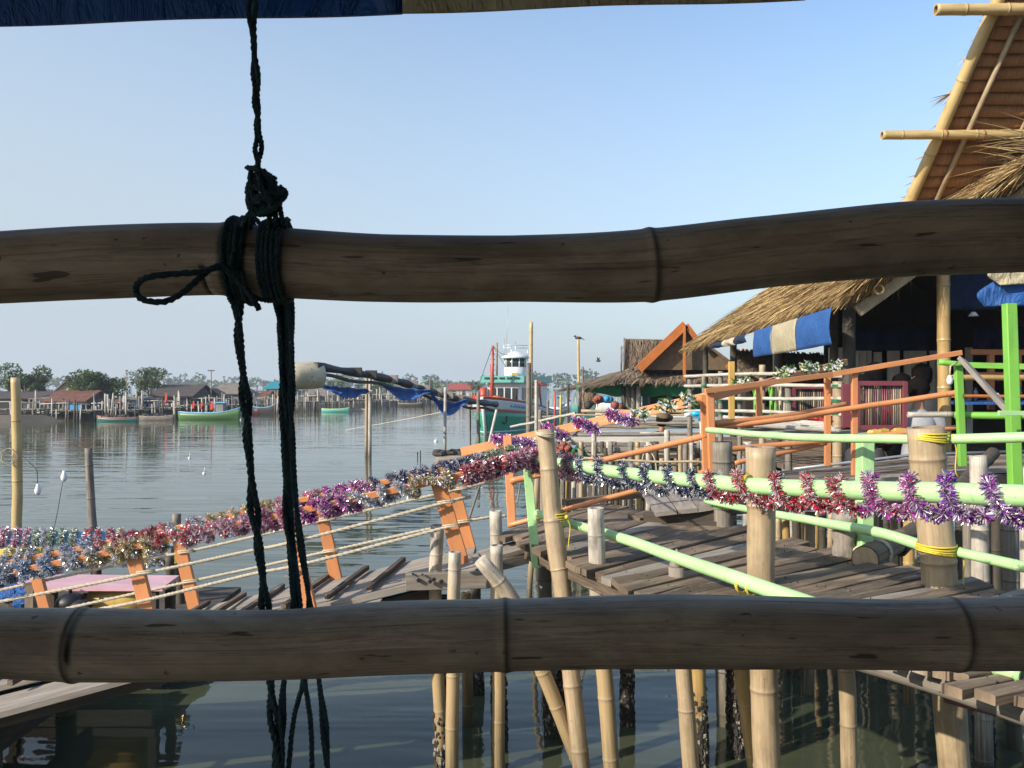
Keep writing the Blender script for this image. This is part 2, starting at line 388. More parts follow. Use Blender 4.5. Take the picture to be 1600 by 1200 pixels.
    def slab(s, quad, th, warp=0.):
        """a board: top quad of four points, thickness th downwards"""
        q = [Vector(p) for p in quad]; nrm = (q[1]-q[0]).cross(q[3]-q[0]).normalized()
        if nrm.z < 0: q = q[::-1]; nrm = -nrm
        if warp:
            n_ = 8; e = (q[1]-q[0]).length < (q[3]-q[0]).length
            A_, B_, C_, D_ = (q[0], q[1], q[2], q[3]) if e else (q[1], q[2], q[3], q[0])      # edges A-D and B-C run lengthwise
            sd = rng.random()*90; u0 = rng.random()*20; L = (D_-A_).length; wd = (B_-A_).length; rings = []; sidev = (B_-A_).normalized()
            for i in range(n_+1):
                u = i/n_; a = A_.lerp(D_, u); b_ = B_.lerp(C_, u); z1 = mnoise.noise(Vector((sd, u*3, 0)))*warp; z2 = mnoise.noise(Vector((sd, u*3, 7)))*warp; w1 = mnoise.noise(Vector((sd, u*9, 3)))*warp*.5; w2 = mnoise.noise(Vector((sd, u*9, 5)))*warp*.5
                a = a+nrm*z1+sidev*w1; b_ = b_+nrm*z2+sidev*w2
                if i in (0, n_): a = a+(D_-A_).normalized()*rng.uniform(-.5, .5)*warp*2
                rings.append([s.vert(p) for p in (a+nrm*-.003, a+sidev*.004, b_-sidev*.004, b_+nrm*-.003, b_-nrm*th, a-nrm*th)])
            per = [0, .005, wd, wd+.005, wd+th, wd*2+th, wd*2+th*2]
            for i in range(n_):
                for k in range(6):
                    k2 = (k+1) % 6; s.face((rings[i][k], rings[i+1][k], rings[i+1][k2], rings[i][k2]), [(u0+per[k], L*i/n_), (u0+per[k], L*(i+1)/n_), (u0+per[k+1], L*(i+1)/n_), (u0+per[k+1], L*i/n_)])
            s.face(rings[0]); s.face(rings[-1][::-1]); return s
        t = [s.vert(p) for p in q]; b_ = [s.vert(p-nrm*th) for p in q]; u0 = rng.random()*20
        e1 = (q[1]-q[0]).length; e2 = (q[3]-q[0]).length
        uv = [(0, 0), (e1, 0), (e1, e2), (0, e2)]
        if e1 > e2: uv = [(y, x) for x, y in uv]
        uv = [(x+u0, y) for x, y in uv]
        s.face(t, uv); s.face(b_[::-1], uv[::-1])
        for k in range(4):
            k2 = (k+1) % 4; L = (q[k2]-q[k]).length
            s.face((t[k], b_[k], b_[k2], t[k2]), [(u0+3, 0), (u0+3+th, 0), (u0+3+th, L), (u0+3, L)] )
        return s
    def sheet(s, rows, th=.004, smooth=True, uvs=(1, 1)):
        """grid of points given a small real thickness"""
        nr, nc = len(rows), len(rows[0]); P = [[Vector(p) for p in r] for r in rows]
        def nrm(i, j):
            a = P[min(i+1, nr-1)][j]-P[max(i-1, 0)][j]; b_ = P[i][min(j+1, nc-1)]-P[i][max(j-1, 0)][0:3] if False else P[i][min(j+1, nc-1)]-P[i][max(j-1, 0)]
            n_ = a.cross(b_); return n_.normalized() if n_.length > 1e-9 else Vector((0, 0, 1))
        A = [[s.vert(P[i][j]) for j in range(nc)] for i in range(nr)]
        B = [[s.vert(P[i][j]-nrm(i, j)*th) for j in range(nc)] for i in range(nr)]
        for i in range(nr-1):
            for j in range(nc-1):
                uv = [(i*uvs[0], j*uvs[1]), ((i+1)*uvs[0], j*uvs[1]), ((i+1)*uvs[0], (j+1)*uvs[1]), (i*uvs[0], (j+1)*uvs[1])]
                s.face((A[i][j], A[i+1][j], A[i+1][j+1], A[i][j+1]), uv, smooth)
                s.face((B[i][j+1], B[i+1][j+1], B[i+1][j], B[i][j]), uv[::-1], smooth)
        for i in range(nr-1):
            s.face((A[i][0], B[i][0], B[i+1][0], A[i+1][0])); s.face((A[i+1][-1], B[i+1][-1], B[i][-1], A[i][-1]))
        for j in range(nc-1):
            s.face((A[0][j+1], B[0][j+1], B[0][j], A[0][j])); s.face((A[-1][j], B[-1][j], B[-1][j+1], A[-1][j+1]))
        return s
    def blob(s, c, r, seg=8, rings=6, jit=.0, sc=(1, 1, 1), col=(1, 1, 1), cut=None):
        c = Vector(c); rows = []
        for i in range(rings+1):
            th = math.pi*i/rings
            if cut is not None: th = cut*i/rings
            rows.append([s.vert(c+Vector((math.sin(th)*math.cos(6.2832*k/seg)*sc[0], math.sin(th)*math.sin(6.2832*k/seg)*sc[1], math.cos(th)*sc[2]))*r*(1+rng.uniform(-jit, jit)), 0, col) for k in range(seg)])
        for i in range(rings):
            for k in range(seg):
                k2 = (k+1) % seg
                s.face((rows[i][k], rows[i+1][k], rows[i+1][k2], rows[i][k2]), None, jit < .15)
        return s
    def blade(s, p, d, w, side, col, bend=None):
        """thin tapering leaf / straw: two quads"""
        p = Vector(p); d = Vector(d); side = Vector(side)*w*.5; mid = p+d*.55+(bend*.3 if bend else Vector((0, 0, 0))); tip = p+d+(bend if bend else Vector((0, 0, 0)))
        i = [s.vert(q, 0, col) for q in (p-side, p+side, mid+side*.8, mid-side*.8, tip+side*.15, tip-side*.15)]
        s.face((i[0], i[1], i[2], i[3])); s.face((i[3], i[2], i[4], i[5]))
    def build(s, name, mat, parent=None, origin=None, label=None, cat=None, group=None, kind=None):
        if not s.v: return None
        if parent is not None: off = WORLD[parent]
        elif origin is not None: off = Vector(origin)
        else:
            zs = min(p[2] for p in s.v); off = Vector((sum(p[0] for p in s.v)/len(s.v), sum(p[1] for p in s.v)/len(s.v), zs))
        me = bpy.data.meshes.new(name)
        me.from_pydata([(x-off.x, y-off.y, z-off.z) for x, y, z in s.v], [], s.f)
        me.polygons.foreach_set('use_smooth', s.smooth)
        uvl = me.uv_layers.new(name='UVMap')
        if len(uvl.data) == len(s.uv): uvl.data.foreach_set('uv', [c for u in s.uv for c in u])
        a = me.attributes.new('nd', 'FLOAT', 'POINT'); a.data.foreach_set('value', s.nd)
        a = me.attributes.new('Col', 'FLOAT_COLOR', 'POINT'); a.data.foreach_set('color', [c for q in s.col for c in (*q, 1)])
        for mm in (mat if isinstance(mat, (list, tuple)) else [mat]): me.materials.append(MATS[mm])
        if isinstance(mat, (list, tuple)): me.polygons.foreach_set('material_index', s.mi)
        me.update()
        o = bpy.data.objects.new(name, me); COL.objects.link(o)
        if parent is not None: o.parent = parent; WORLD[o] = off
        else: o.location = off; WORLD[o] = off
        return tag(o, label, cat, group, kind)
def lerp(a, b_, t): return a+(b_-a)*t
def curve(pts, n):
    """Catmull-Rom resampling"""
    pts = [Vector(p) for p in pts]; out = []; m_ = len(pts)-1
    for k in range(n+1):
        q = k/n*m_; i = min(int(q), m_-1); u = q-i; p1, p2 = pts[i], pts[i+1]
        p0 = pts[i-1] if i else p1*2-p2; p3 = pts[i+2] if i+2 <= m_ else p2*2-p1
        out.append(.5*((2*p1)+(p2-p0)*u+(2*p0-5*p1+4*p2-p3)*u*u+(3*p1-p0-3*p2+p3)*u**3))
    return out
def arclen(p): return sum((b_-a).length for a, b_ in zip(p, p[1:]))
def rope(mb, pts, r, n=None, pitch=6., strands=3, seg=6):
    """laid rope: three strands twisted round the path"""
    c = curve(pts, 60 if n is None else n); L = arclen(c); n2 = max(8, int(L/(r*1.6))); c = curve(c, n2)
    t0 = (c[1]-c[0]).normalized(); up = Vector((0, 0, 1)) if abs(t0.z) < .9 else Vector((1, 0, 0)); a = t0.cross(up).normalized()
    fr = []
    for i in range(len(c)):
        t = c[min(i+1, len(c)-1)]-c[max(i-1, 0)]
        t = t.normalized() if t.length > 1e-9 else t0
        a = (a-t*a.dot(t)).normalized(); fr.append((c[i], a.copy(), t.cross(a)))
    ds = L/n2
    for k in range(strands):
        ph = 2*math.pi*k/strands
        mb.tube([p+(u*math.cos(ph+i*ds/(r*pitch)*6.2832)+v*math.sin(ph+i*ds/(r*pitch)*6.2832))*r*.52 for i, (p, u, v) in enumerate(fr)], r*.56, seg)
def twisted_pair(mb, pts, r, gap, pitch, n=2, ph0=0):
    c = curve(pts, 80); L = arclen(c); ds = L/80
    for k in range(n):
        path = []
        for i, p in enumerate(c):
            g = gap*(.75+.5*math.sin(i*.37+k)); a = ph0+6.2832*(k/n+i*ds/pitch)
            path.append(p+Vector((math.cos(a)*g, math.sin(a)*g, 0)))
        rope(mb, path, r, 80)
def tie(mb, c, axis, r, turns=3, rt=.004, w=.02):
    """turns of cord round a pole"""
    axis = Vector(axis).normalized(); up = Vector((0, 0, 1)) if abs(axis.z) < .9 else Vector((1, 0, 0))
    a = axis.cross(up).normalized(); b_ = axis.cross(a); c = Vector(c); n = turns*14
    mb.tube([c+axis*(w*(i/n-.5)+.006*math.sin(i*.5))+(a*math.cos(i*6.2832/14)+b_*math.sin(i*6.2832/14))*(r+rt*.7) for i in range(n+1)], rt, 5)

# ------------------------------------------------------------------ setting: water, land, far wood
w = MB(); i = [w.vert(p) for p in ((-1500, -60, 0), (1500, -60, 0), (1500, 3500, 0), (-1500, 3500, 0))]; w.face(i)
w.build('water', 'water', origin=(0, 0, 0), kind='structure')
def shore(): return [onz(-600, 676, 0), onz(-60, 668, 0), onz(120, 661, 0), onz(250, 655, 0), onz(400, 645, 0), onz(560, 638, 0), onz(700, 630, 0), onz(800, 618, 0), onz(860, 608.5, 0)]
ld = MB(); fr = [p+Vector((0, 3.5, 0)) for p in shore()]
A = [ld.vert((p.x, p.y, -.5)) for p in fr]; B = [ld.vert((p.x-.3, p.y+2.5, .45)) for p in fr]; Cc = [ld.vert((p.x-60*(1 if p.x < 0 else 0)-20, p.y+900, .9)) for p in fr]
for k in range(len(fr)-1):
    ld.face((A[k], A[k+1], B[k+1], B[k])); ld.face((B[k], B[k+1], Cc[k+1], Cc[k]))
ld.build('river_bank', 'mud', origin=(0, 0, 0), kind='structure')

def leaf_cloud(mb, c, r, n, size, cols, up=.3):
    c = Vector(c)
    for _ in range(n):
        while True:
            q = Vector((rng.uniform(-1, 1), rng.uniform(-1, 1), rng.uniform(-1, 1)))
            if .35 < q.length < 1: break
        p = c+Vector((q.x*r[0], q.y*r[1], q.z*r[2])); s_ = size*rng.uniform(.6, 1.4)
        d = (q+Vector((rng.uniform(-1, 1), rng.uniform(-1, 1), rng.uniform(-1, 1)))).normalized()
        e = d.cross(Vector((rng.uniform(-1, 1), rng.uniform(-1, 1), rng.uniform(-1, 1)))).normalized()
        col = rng.choice(cols); v = rng.uniform(.6, 1.5); col = tuple(x*v for x in col)
        i = [mb.vert(p+d*s_*a+e*s_*b_, 0, col) for a, b_ in ((-.5, 0), (0, -.35), (.6, 0), (0, .35))]
        mb.face(i)
GREENS = [(.09, .135, .05), (.065, .105, .04), (.12, .165, .06), (.05, .08, .035)]
fw = MB()
for k in range(260):
    x = -420+k*4.2+rng.uniform(-2, 2); y = 430+rng.uniform(-40, 60)
    h_ = rng.uniform(3, 8)*(1+.4*mnoise.noise(Vector((x*.02, 0, 0))))
    leaf_cloud(fw, (x, y, h_*.5+.5), (5, 3, h_*.5), 60, 2.0, GREENS)
fw.build('distant_wood', 'leaf', origin=(0, 430, 0), kind='stuff', label='low hazy line of trees on the far horizon', cat='wood')

def tree(px, ytop, ybase, wpx, d, label, clumps=9, dens=230, trunkh=.35, seed=1, cols=GREENS, lean=0, group='trees on the far bank'):
    st = rng.getstate(); rng.seed(seed)
    base = at(px, ybase, d); top = at(px, ytop, d); H = top.z-base.z; W = wpx/F*d
    t = empty('mangrove_tree', base, label, 'tree', group)
    tr = MB(); p1 = base+Vector((lean*H*.3, 0, H*trunkh)); rr = max(.07, W*.035)
    tr.tube(curve([base, base.lerp(p1, .5)+Vector((.1*W*.2, 0, 0)), p1], 8), [rr*(1.25-.06*i) for i in range(9)], 8)
    cr = MB()
    for k in range(clumps):
        a = rng.uniform(0, 6.28); rad = rng.uniform(.1, .36)*W; zz = base.z+H*rng.uniform(trunkh+.08, .86)
        c = Vector((p1.x+math.cos(a)*rad, p1.y+math.sin(a)*rad*.8, zz)); cw = W*rng.uniform(.13, .22)
        tr.tube(curve([p1-Vector((0, 0, H*.05)), p1.lerp(c, .5)+Vector((0, 0, -.05*H)), c], 5), [rr*.7, rr*.6, rr*.45, rr*.35, rr*.25, rr*.12], 6)
        leaf_cloud(cr, c, (cw*rng.uniform(.8, 1.3), cw, cw*rng.uniform(.55, .95)), int(dens*1.5), (.13*W/3.3+.06)*.75, cols)
    tr.build('trunk', 'greywood', t); cr.build('crown', 'leaf', t)
    rng.setstate(st); return t
tree(42, 560, 656, 84, 62, 'broad dark green tree at the left edge of the far bank', 13, 260, .3, 3)
tree(152, 575, 652, 92, 60, 'low wide bushy tree between the rusty roofed shed and the blue shed', 14, 260, .16, 5, [(.07, .11, .03), (.1, .14, .045), (.05, .08, .03)])
tree(234, 563, 650, 58, 64, 'tall airy tree with a bare trunk beside the dark long shed', 10, 170, .42, 8)
tree(222, 596, 651, 34, 66, 'small bush like tree at the foot of the tall airy tree', 7, 150, .2, 9)
tree(398, 600, 645, 34, 80, 'round tree in front of the orange house with teal roof', 8, 150, .2, 12)
tree(522, 590, 640, 40, 100, 'tree above the blue tarps, left of the paired mooring poles', 8, 150, .25, 14)
tree(598, 585, 640, 44, 105, 'dark tree rising behind the paired mooring poles', 9, 150, .25, 15)
tree(672, 590, 636, 42, 115, 'tree on the far bank right of the black boom', 8, 140, .25, 16)
tree(742, 594, 630, 24, 120, 'dark tree right of the red roofed house', 8, 150, .2, 17)
tree(702, 606, 630, 22, 118, 'low tree in front of the red roofed house', 6, 110, .2, 19)
tree(10, 612, 655, 40, 75, 'low bush below the broad dark tree at far left', 7, 120, .15, 18)
tree(555, 596, 640, 30, 112, 'pale tree between the two trees behind the boom', 7, 110, .25, 20)

# ------------------------------------------------------------------ far bank houses
def house(name, px0, px1, yb, ye, yr, d, wall, roof, label, kind='gable', depth=4., openings=(), stilts=0, over=.25, wx=None):
    a = at(px0, yb, d); b_ = at(px1, yb, d); zb = max(a.z, .2); ze = at(px0, ye, d).z; zr = at(px0, yr, d).z
    t = empty(name, ((a.x+b_.x)/2, d, zb), label, 'house' if 'shed' not in name else 'shed')
    x0, x1 = a.x, b_.x; wl = MB(); wl.box((x0, d, zb), (x1, d+depth, ze))
    rf = MB(); o_ = over; th = .08
    if kind == 'gable':        # ridge parallel to the bank
        ym = d+depth/2
        wl.face([wl.vert(p) for p in ((x0, d, ze), (x0, ym, zr-.05), (x0, d+depth, ze))]); wl.face([wl.vert(p) for p in ((x1, d, ze), (x1, d+depth, ze), (x1, ym, zr-.05))])
        sl_ = (zr-ze)/(depth/2)
        rf.slab([(x0-o_, d-o_, ze-o_*sl_), (x1+o_, d-o_, ze-o_*sl_), (x1+o_, ym, zr), (x0-o_, ym, zr)], th)
        rf.slab([(x0-o_, ym, zr+.003), (x1+o_, ym, zr+.003), (x1+o_, d+depth+o_, ze-o_*sl_), (x0-o_, d+depth+o_, ze-o_*sl_)], th)
    elif kind == 'front':      # gable facing the river
        xm = (x0+x1)/2; sl_ = (zr-ze)/((x1-x0)/2)
        wl.face([wl.vert(p) for p in ((x0, d, ze), (x1, d, ze), (xm, d, zr-.05))])
        rf.slab([(x0-o_, d-o_, ze-o_*sl_), (xm, d-o_, zr), (xm, d+depth, zr), (x0-o_, d+depth, ze-o_*sl_)], th)
        rf.slab([(xm, d-o_, zr+.003), (x1+o_, d-o_, ze-o_*sl_), (x1+o_, d+depth, ze-o_*sl_), (xm, d+depth, zr+.003)], th)
    elif kind == 'hip':
        ym = d+depth/2; ix = min((x1-x0)*.25, 1.5); sl_ = (zr-ze)/(depth/2)
        q = [rf.vert(p) for p in ((x0-o_, d-o_, ze-.1), (x1+o_, d-o_, ze-.1), (x1+o_, d+depth+o_, ze-.1), (x0-o_, d+depth+o_, ze-.1), (x0+ix, ym, zr), (x1-ix, ym, zr))]
        for f_ in ((0, 1, 5, 4), (1, 2, 5), (2, 3, 4, 5), (3, 0, 4), (3, 2, 1, 0)): rf.face([q[k] for k in f_])
    else:                      # lean-to
        rf.slab([(x0-o_, d-o_, ze), (x1+o_, d-o_, ze), (x1+o_, d+depth, zr), (x0-o_, d+depth, zr)], th)
    wl.build('wall', wall, t); rf.build('roof', roof, t)
    for (f0, f1, g0, g1, nm, mt) in openings:
        m_ = MB(); X0 = lerp(x0, x1, f0); X1 = lerp(x0, x1, f1); Z0 = lerp(zb, ze, g0); Z1 = lerp(zb, ze, g1)
        m_.box((X0, d-.05, Z0), (X1, d+.03, Z1)); fo = m_.build(nm, mt, t)
        m2 = MB(); w_ = .05
        for lo, hi in (((X0-w_, d-.09, Z1), (X1+w_, d-.002, Z1+w_)), ((X0-w_, d-.09, Z0-w_), (X1+w_, d-.002, Z0)), ((X0-w_, d-.088, Z0), (X0, d-.002, Z1)), ((X1, d-.088, Z0), (X1+w_, d-.002, Z1))): m2.box(lo, hi)
        m2.build('frame', 'whitewood', fo)
    for k in range(stilts):
        m_ = MB(); x = lerp(x0, x1, (k+.5)/stilts); m_.tube([(x, d+.2, -.5), (x+rng.uniform(-.05, .05), d+.2, zb+.02)], .06, 6); m_.build('stilt', 'darkb', t)
    return t
DW = ('window', 'glass_dark'); 
house('riverside_shed', -60, 52, 648, 622, 612, 57, 'wall_dark', 'dark_roof', 'dark open shed at the far left end of the far bank', 'lean', 4, [(.3, .8, .1, .8, 'door', 'black')], 6)
house('riverside_shed', 54, 76, 646, 622, 617, 57, 'wall_white', 'grey_roof', 'white walled shed left of the rusty roofed shed', 'lean', 3, [(.2, .7, .3, .7, *DW)], 2)
house('riverside_house', 72, 130, 646, 625, 610, 56.5, 'wall_dark', 'rust_roof', 'low house with a broken rusty red roof on stilts', 'gable', 4, [(.55, .95, .2, .75, 'window', 'wall_blue'), (.08, .35, .05, .8, 'door', 'black')], 6)
house('riverside_house', 88, 128, 640, 609, 591, 68, 'wall_cream', 'grey_roof', 'cream house with a brown gable behind the rusty roofed shed', 'front', 5, [(.3, .6, .5, .8, *DW)])
house('riverside_shed', 197, 214, 636, 623, 620, 58, 'wall_blue', 'grey_roof', 'small bright blue shed standing on the bank', 'lean', 2, [(.3, .6, .1, .7, 'door', 'wall_dark')])
house('riverside_shed', 238, 298, 640, 617, 601, 62, 'wall_dark', 'dark_roof', 'long black roofed shed right of the tall tree', 'gable', 5, [(.1, .35, .1, .8, 'door', 'black'), (.6, .9, .3, .8, *DW)], 6)
house('riverside_shed', 292, 330, 641, 618, 607, 66, 'wall_grey', 'dark_roof', 'grey shed squeezed between the black shed and the hipped house', 'front', 4, [(.3, .7, .1, .8, 'door', 'black')], 4)
house('riverside_house', 322, 372, 640, 614, 598, 70, 'wall_grey', 'grey_roof', 'house with a light brown hipped roof behind the flat topped pole', 'hip', 5, [(.1, .4, .3, .8, *DW), (.6, .8, .1, .8, 'door', 'black')], 5)
house('riverside_house', 416, 446, 625, 606, 596, 84, 'wall_orange', 'teal_roof', 'orange walled house under a teal roof', 'gable', 5, [(.2, .45, .3, .75, *DW), (.6, .8, .3, .75, *DW)])
house('riverside_shed', 468, 520, 636, 616, 606, 92, 'wall_grey', 'grey_roof', 'grey roofed shed left of the blue tarps', 'gable', 5, [(.1, .4, .1, .8, 'door', 'black'), (.55, .85, .1, .8, 'door', 'black')], 6)
house('riverside_shed', 528, 568, 636, 619, 612, 96, 'wall_dark', 'dark_roof', 'dark shed below the hanging blue tarp', 'gable', 5, [(.2, .6, .1, .8, 'door', 'black')], 5)
house('riverside_shed', 590, 622, 634, 620, 613, 100, 'wall_white', 'grey_roof', 'pale shed right of the paired mooring poles', 'lean', 5, [(.2, .5, .1, .8, 'door', 'black')], 4)
house('riverside_shed', 632, 668, 632, 618, 611, 108, 'wall_grey', 'rust_roof', 'brown roofed shed near the end of the far bank', 'gable', 5, [(.2, .5, .1, .8, 'door', 'black')], 4)
house('riverside_house', 702, 735, 622, 608, 599, 130, 'wall_white', 'red_roof', 'white house with a long red roof behind the boom', 'gable', 6, [(.15, .3, .3, .8, *DW), (.6, .75, .3, .8, *DW)])

# piers in front of the houses: platform with its own posts
for k, (a, b_, e, r_, d, wl_, rf_, lb) in enumerate([(134, 150, 626, 618, 58, 'wall_grey', 'grey_roof', 'tiny grey shed under the bushy tree'), (168, 186, 628, 621, 57.5, 'wall_dark', 'rust_roof', 'tiny rusty shed between the bushy tree and the blue shed'), (216, 236, 628, 622, 59, 'wall_white', 'dark_roof', 'tiny white shed at the foot of the tall tree'), (374, 392, 622, 613, 72, 'wall_white', 'grey_roof', 'white lean-to right of the hipped house'), (396, 416, 620, 611, 78, 'wall_grey', 'rust_roof', 'rusty lean-to left of the orange house'), (448, 467, 620, 610, 84, 'wall_cream', 'grey_roof', 'cream lean-to right of the orange house'), (522, 530, 624, 617, 94, 'wall_white', 'teal_roof', 'narrow white hut with a teal top'), (570, 590, 622, 614, 98, 'wall_grey', 'dark_roof', 'grey hut behind the paired mooring poles'), (670, 700, 622, 613, 118, 'wall_dark', 'grey_roof', 'long grey hut left of the red roofed house')]):
    house('riverside_shed', a, b_, 640, e, r_, d, wl_, rf_, lb, 'lean' if k % 2 else 'gable', 3, [(.2, .45, .1, .8, 'door', 'black'), (.6, .85, .3, .7, 'window', 'glass_dark')], 2, .15)
def pier(px0, px1, y, d, n, label, h=(8, 22), ztop=.75, dp=1.6, mats=('grey', 'pale', 'darkb')):
    x0 = at(px0, 600, d).x; x1 = at(px1, 600, d).x
    t = empty('stilt_pier', ((x0+x1)/2, d, 0), label, 'pier', 'stilt piers of the far bank')
    m_ = MB(); k = 0; x = x0
    while x < x1:
        w_ = rng.uniform(.16, .3); m_.slab([(x, d-rng.uniform(0, .2), ztop+rng.uniform(0, .04)), (x+w_-.02, d-rng.uniform(0, .2), ztop+rng.uniform(0, .04)), (x+w_-.02, d+dp, ztop), (x, d+dp, ztop)], .05); x += w_
    m_.build('platform', 'greywood', t)
    m_ = MB()
    for zz in (ztop-.12, ztop+.42): m_.tube([(x0, d+.05, zz), ((x0+x1)/2, d+.03, zz+.06), (x1, d+.05, zz-.03)], .035, 5)
    m_.build('crossbar', 'pale', t)
    for k in range(int(n*1.7)):
        m_ = MB(); x = lerp(x0, x1, (k+rng.uniform(.1, .9))/(n*1.7)); top = ztop+rng.uniform(*h)/F*d; yy = d+rng.choice((-.07, dp*.5, dp))
        m_.tube([(x, yy, -.6), (x+rng.uniform(-.12, .12), yy, top)], rng.uniform(.035, .06), 6); m_.build('post', rng.choice(mats), t)
pier(-40, 60, 660, 54, 14, 'dark stilt pier in front of the dark shed at far left', (2, 16), .8, 2)
pier(62, 140, 660, 54.5, 14, 'stilt pier carrying the rusty roofed house', (0, 20), .7, 2)
pier(142, 215, 655, 56, 14, 'stilt pier with tall leaning poles below the bushy tree', (6, 28), .7)
pier(218, 282, 652, 58, 12, 'stilt pier in front of the black roofed shed', (2, 20), .8)
pier(288, 372, 650, 62, 16, 'stilt pier behind the long green boat', (4, 20), .9)
pier(376, 450, 648, 68, 16, 'stilt pier below the orange house', (4, 18), .8)
pier(455, 535, 645, 74, 18, 'stilt pier with pinkish rail behind the small mint boat', (4, 20), .9)
pier(536, 620, 640, 82, 18, 'stilt pier behind the paired mooring poles', (4, 20), .9)
pier(622, 690, 636, 92, 14, 'low far pier left of the trawler', (3, 14), .9)
pier(690, 760, 630, 104, 10, 'farthest pier, just left of the trawler mast', (2, 12), .9)

for k, (px, d, s_) in enumerate([(164, 57, 8), (172, 57, 7), (221, 59, 6), (227, 59, 7), (236, 59, 6), (320, 62, 5), (182, 57.5, 6), (248, 58, 6), (256, 58.2, 6), (460, 75, 7), (560, 84, 7), (640, 93, 7)]):
    m_ = MB(); m_.blob(at(px, 600, d).xy.to_3d()+Vector((0, .6, .95)), s_/F*d*.5, 10, 7, .08, (1.2, 1, .8))
    m_.build('sack', 'cream_cloth' if k % 3 else 'fibre', label='pale sack lying on one of the far piers', cat='sack', group='sacks on the far piers')

# poles and flags of the far bank
def pole(px, y0, y1, d, r, mat, label, cross=None, name='pole', group=None, lean=0):
    a = at(px, y1, d); a.z = max(-.6, min(a.z, a.z)); b_ = at(px+lean, y0, d); t = empty(name, a, label, 'pole', group)
    m_ = MB(); m_.tube([a, a.lerp(b_, .5), b_], [r, r*.92, r*.8], 8); m_.build('shaft', mat, t)
    if cross:
        m_ = MB(); m_.beam(b_+Vector((-cross/2, 0, -.05)), b_+Vector((cross/2, 0, -.05)), .08, .08); m_.build('crossarm', 'darkwood', t)
pole(330, 578, 640, 64, .05, 'grey', 'pole with a flat crossbar top above the hipped house', .5, 'utility_pole')
pole(350, 588, 640, 72, .04, 'grey', 'thin dark pole at the end of the hipped roof', .2, 'utility_pole')
pole(198, 578, 645, 60, .05, 'grey', 'tall dark pole between the bushy tree and the airy tree', .15, 'utility_pole')
pole(193, 590, 645, 60.4, .04, 'grey', 'shorter pole leaning beside the tall dark pole', None, 'utility_pole', None, -3)
pole(762, 594, 630, 110, .07, 'grey', 'far pole with crossarm right of the red roofed house', 1.0, 'utility_pole')
pole(672, 588, 630, 112, .06, 'grey', 'thin far pole with crossarm above the boom', .8, 'utility_pole')
for k, (px, y0, y1, d, ln) in enumerate([(165, 615, 655, 55.5, -1), (173, 614, 655, 55.4, 4), (197, 612, 655, 55.6, 0), (278, 610, 652, 58.5, 1), (281, 613, 652, 58.4, -1), (222, 610, 652, 57.4, 0), (213, 608, 650, 59, 0), (55, 610, 655, 55, 1)]):
    pole(px, y0, y1, d, .06, 'pale', 'pale bare pole standing in the water off the far bank', None, 'mooring_pole', 'bare poles off the far bank', ln)
def flag(px, y0, y1, d, label, wpx=5):
    a = at(px, y1+10, d); b_ = at(px, y0-1, d); t = empty('flag', a, label, 'flag')
    m_ = MB(); m_.tube([a, b_], .02, 5); m_.build('staff', 'grey', t)
    rows = [[at(px+u*wpx*(.5+.5*v)-wpx*.5+.6*math.sin(v*5), lerp(y0, y1, v), d-.05+.05*math.sin(u*4+v*3)) for u in (0, .35, .7, 1)] for v in (0, .2, .4, .6, .8, 1)]
    m_ = MB(); m_.sheet(rows, .01); m_.build('banner', 'red_cloth', t)
flag(260, 614, 630, 57, 'narrow red flag hanging in front of the black roofed shed')
flag(303, 627, 639, 60, 'red cloth on a pole at the bow of the long green boat')
flag(316, 629, 639, 60.4, 'small red cloth above the middle of the long green boat')
flag(332, 627, 641, 60.2, 'tallest red cloth above the long green boat', 7)

# ------------------------------------------------------------------ boats
def longboat(px0, px1, d, h, mat, trim, label, bow=1, rise=1.2, inner='darkwood', extra=None):
    x0 = at(px0, 600, d).x; x1 = at(px1, 600, d).x; L = x1-x0; W = min(L*.22, 1.4); t = empty('longboat', ((x0+x1)/2, d, 0), label, 'boat')
    n = 22; H_ = MB(); rows = []
    for i in range(n+1):
        u = i/n; uu = u if bow > 0 else 1-u; wd = W*.5*(math.sin(math.pi*min(1, max(0, uu*.62+.19)))**.8)*(1-uu**5)*(1-.6*(1-uu)**6)+.02
        sh = h*(1+rise*max(0, uu-.55)**2*4+.35*(max(0, .25-uu))*2); x = x0+L*u
        rows.append([(x, d-wd, sh), (x, d-wd*.93, sh*.55), (x, d-wd*.7, -.05), (x, d, -.15), (x, d+wd*.7, -.05), (x, d+wd*.93, sh*.55), (x, d+wd, sh)])
    H_.sheet(rows, .04); hull = H_.build('hull', mat, t)
    g_ = MB()
    for s_ in (0, 6): g_.tube([Vector(r[s_])+Vector((0, 0, .03)) for r in rows], .045, 6)
    g_.build('gunwale', trim, t)
    g_ = MB()
    for i in (4, 8, 12, 16): g_.beam(Vector(rows[i][0])-Vector((0, 0, .08)), Vector(rows[i][6])-Vector((0, 0, .08)), .2, .04)
    g_.build('thwart', inner, t)
    if extra: extra(t, x0, x1, d, h)
    return t
def cabin(t, x0, x1, d, h):
    m_ = MB(); xa = lerp(x0, x1, .62); xb = lerp(x0, x1, .74); m_.box((xa, d-.35, h), (xb, d+.35, h+.7)); c = m_.build('cabin', 'wall_grey', t)
    m_ = MB(); m_.box((xa-.15, d-.45, h+.7), (xb+.15, d+.45, h+.76)); m_.build('cabin_roof', 'skyblue', t)
    for k in (.2, .32, .45):
        m_ = MB(); m_.tube([(lerp(x0, x1, k), d, 0.1), (lerp(x0, x1, k), d, h+.55)], .03, 6); m_.build('post', 'whitewood', t)
def clutter(t, x0, x1, d, h):
    m_ = MB()
    for k in range(7): m_.blob((lerp(x0, x1, .15+.1*k), d, h+.06), rng.uniform(.12, .24), 7, 5, .2)
    m_.build('net_heap', 'mussel', t)
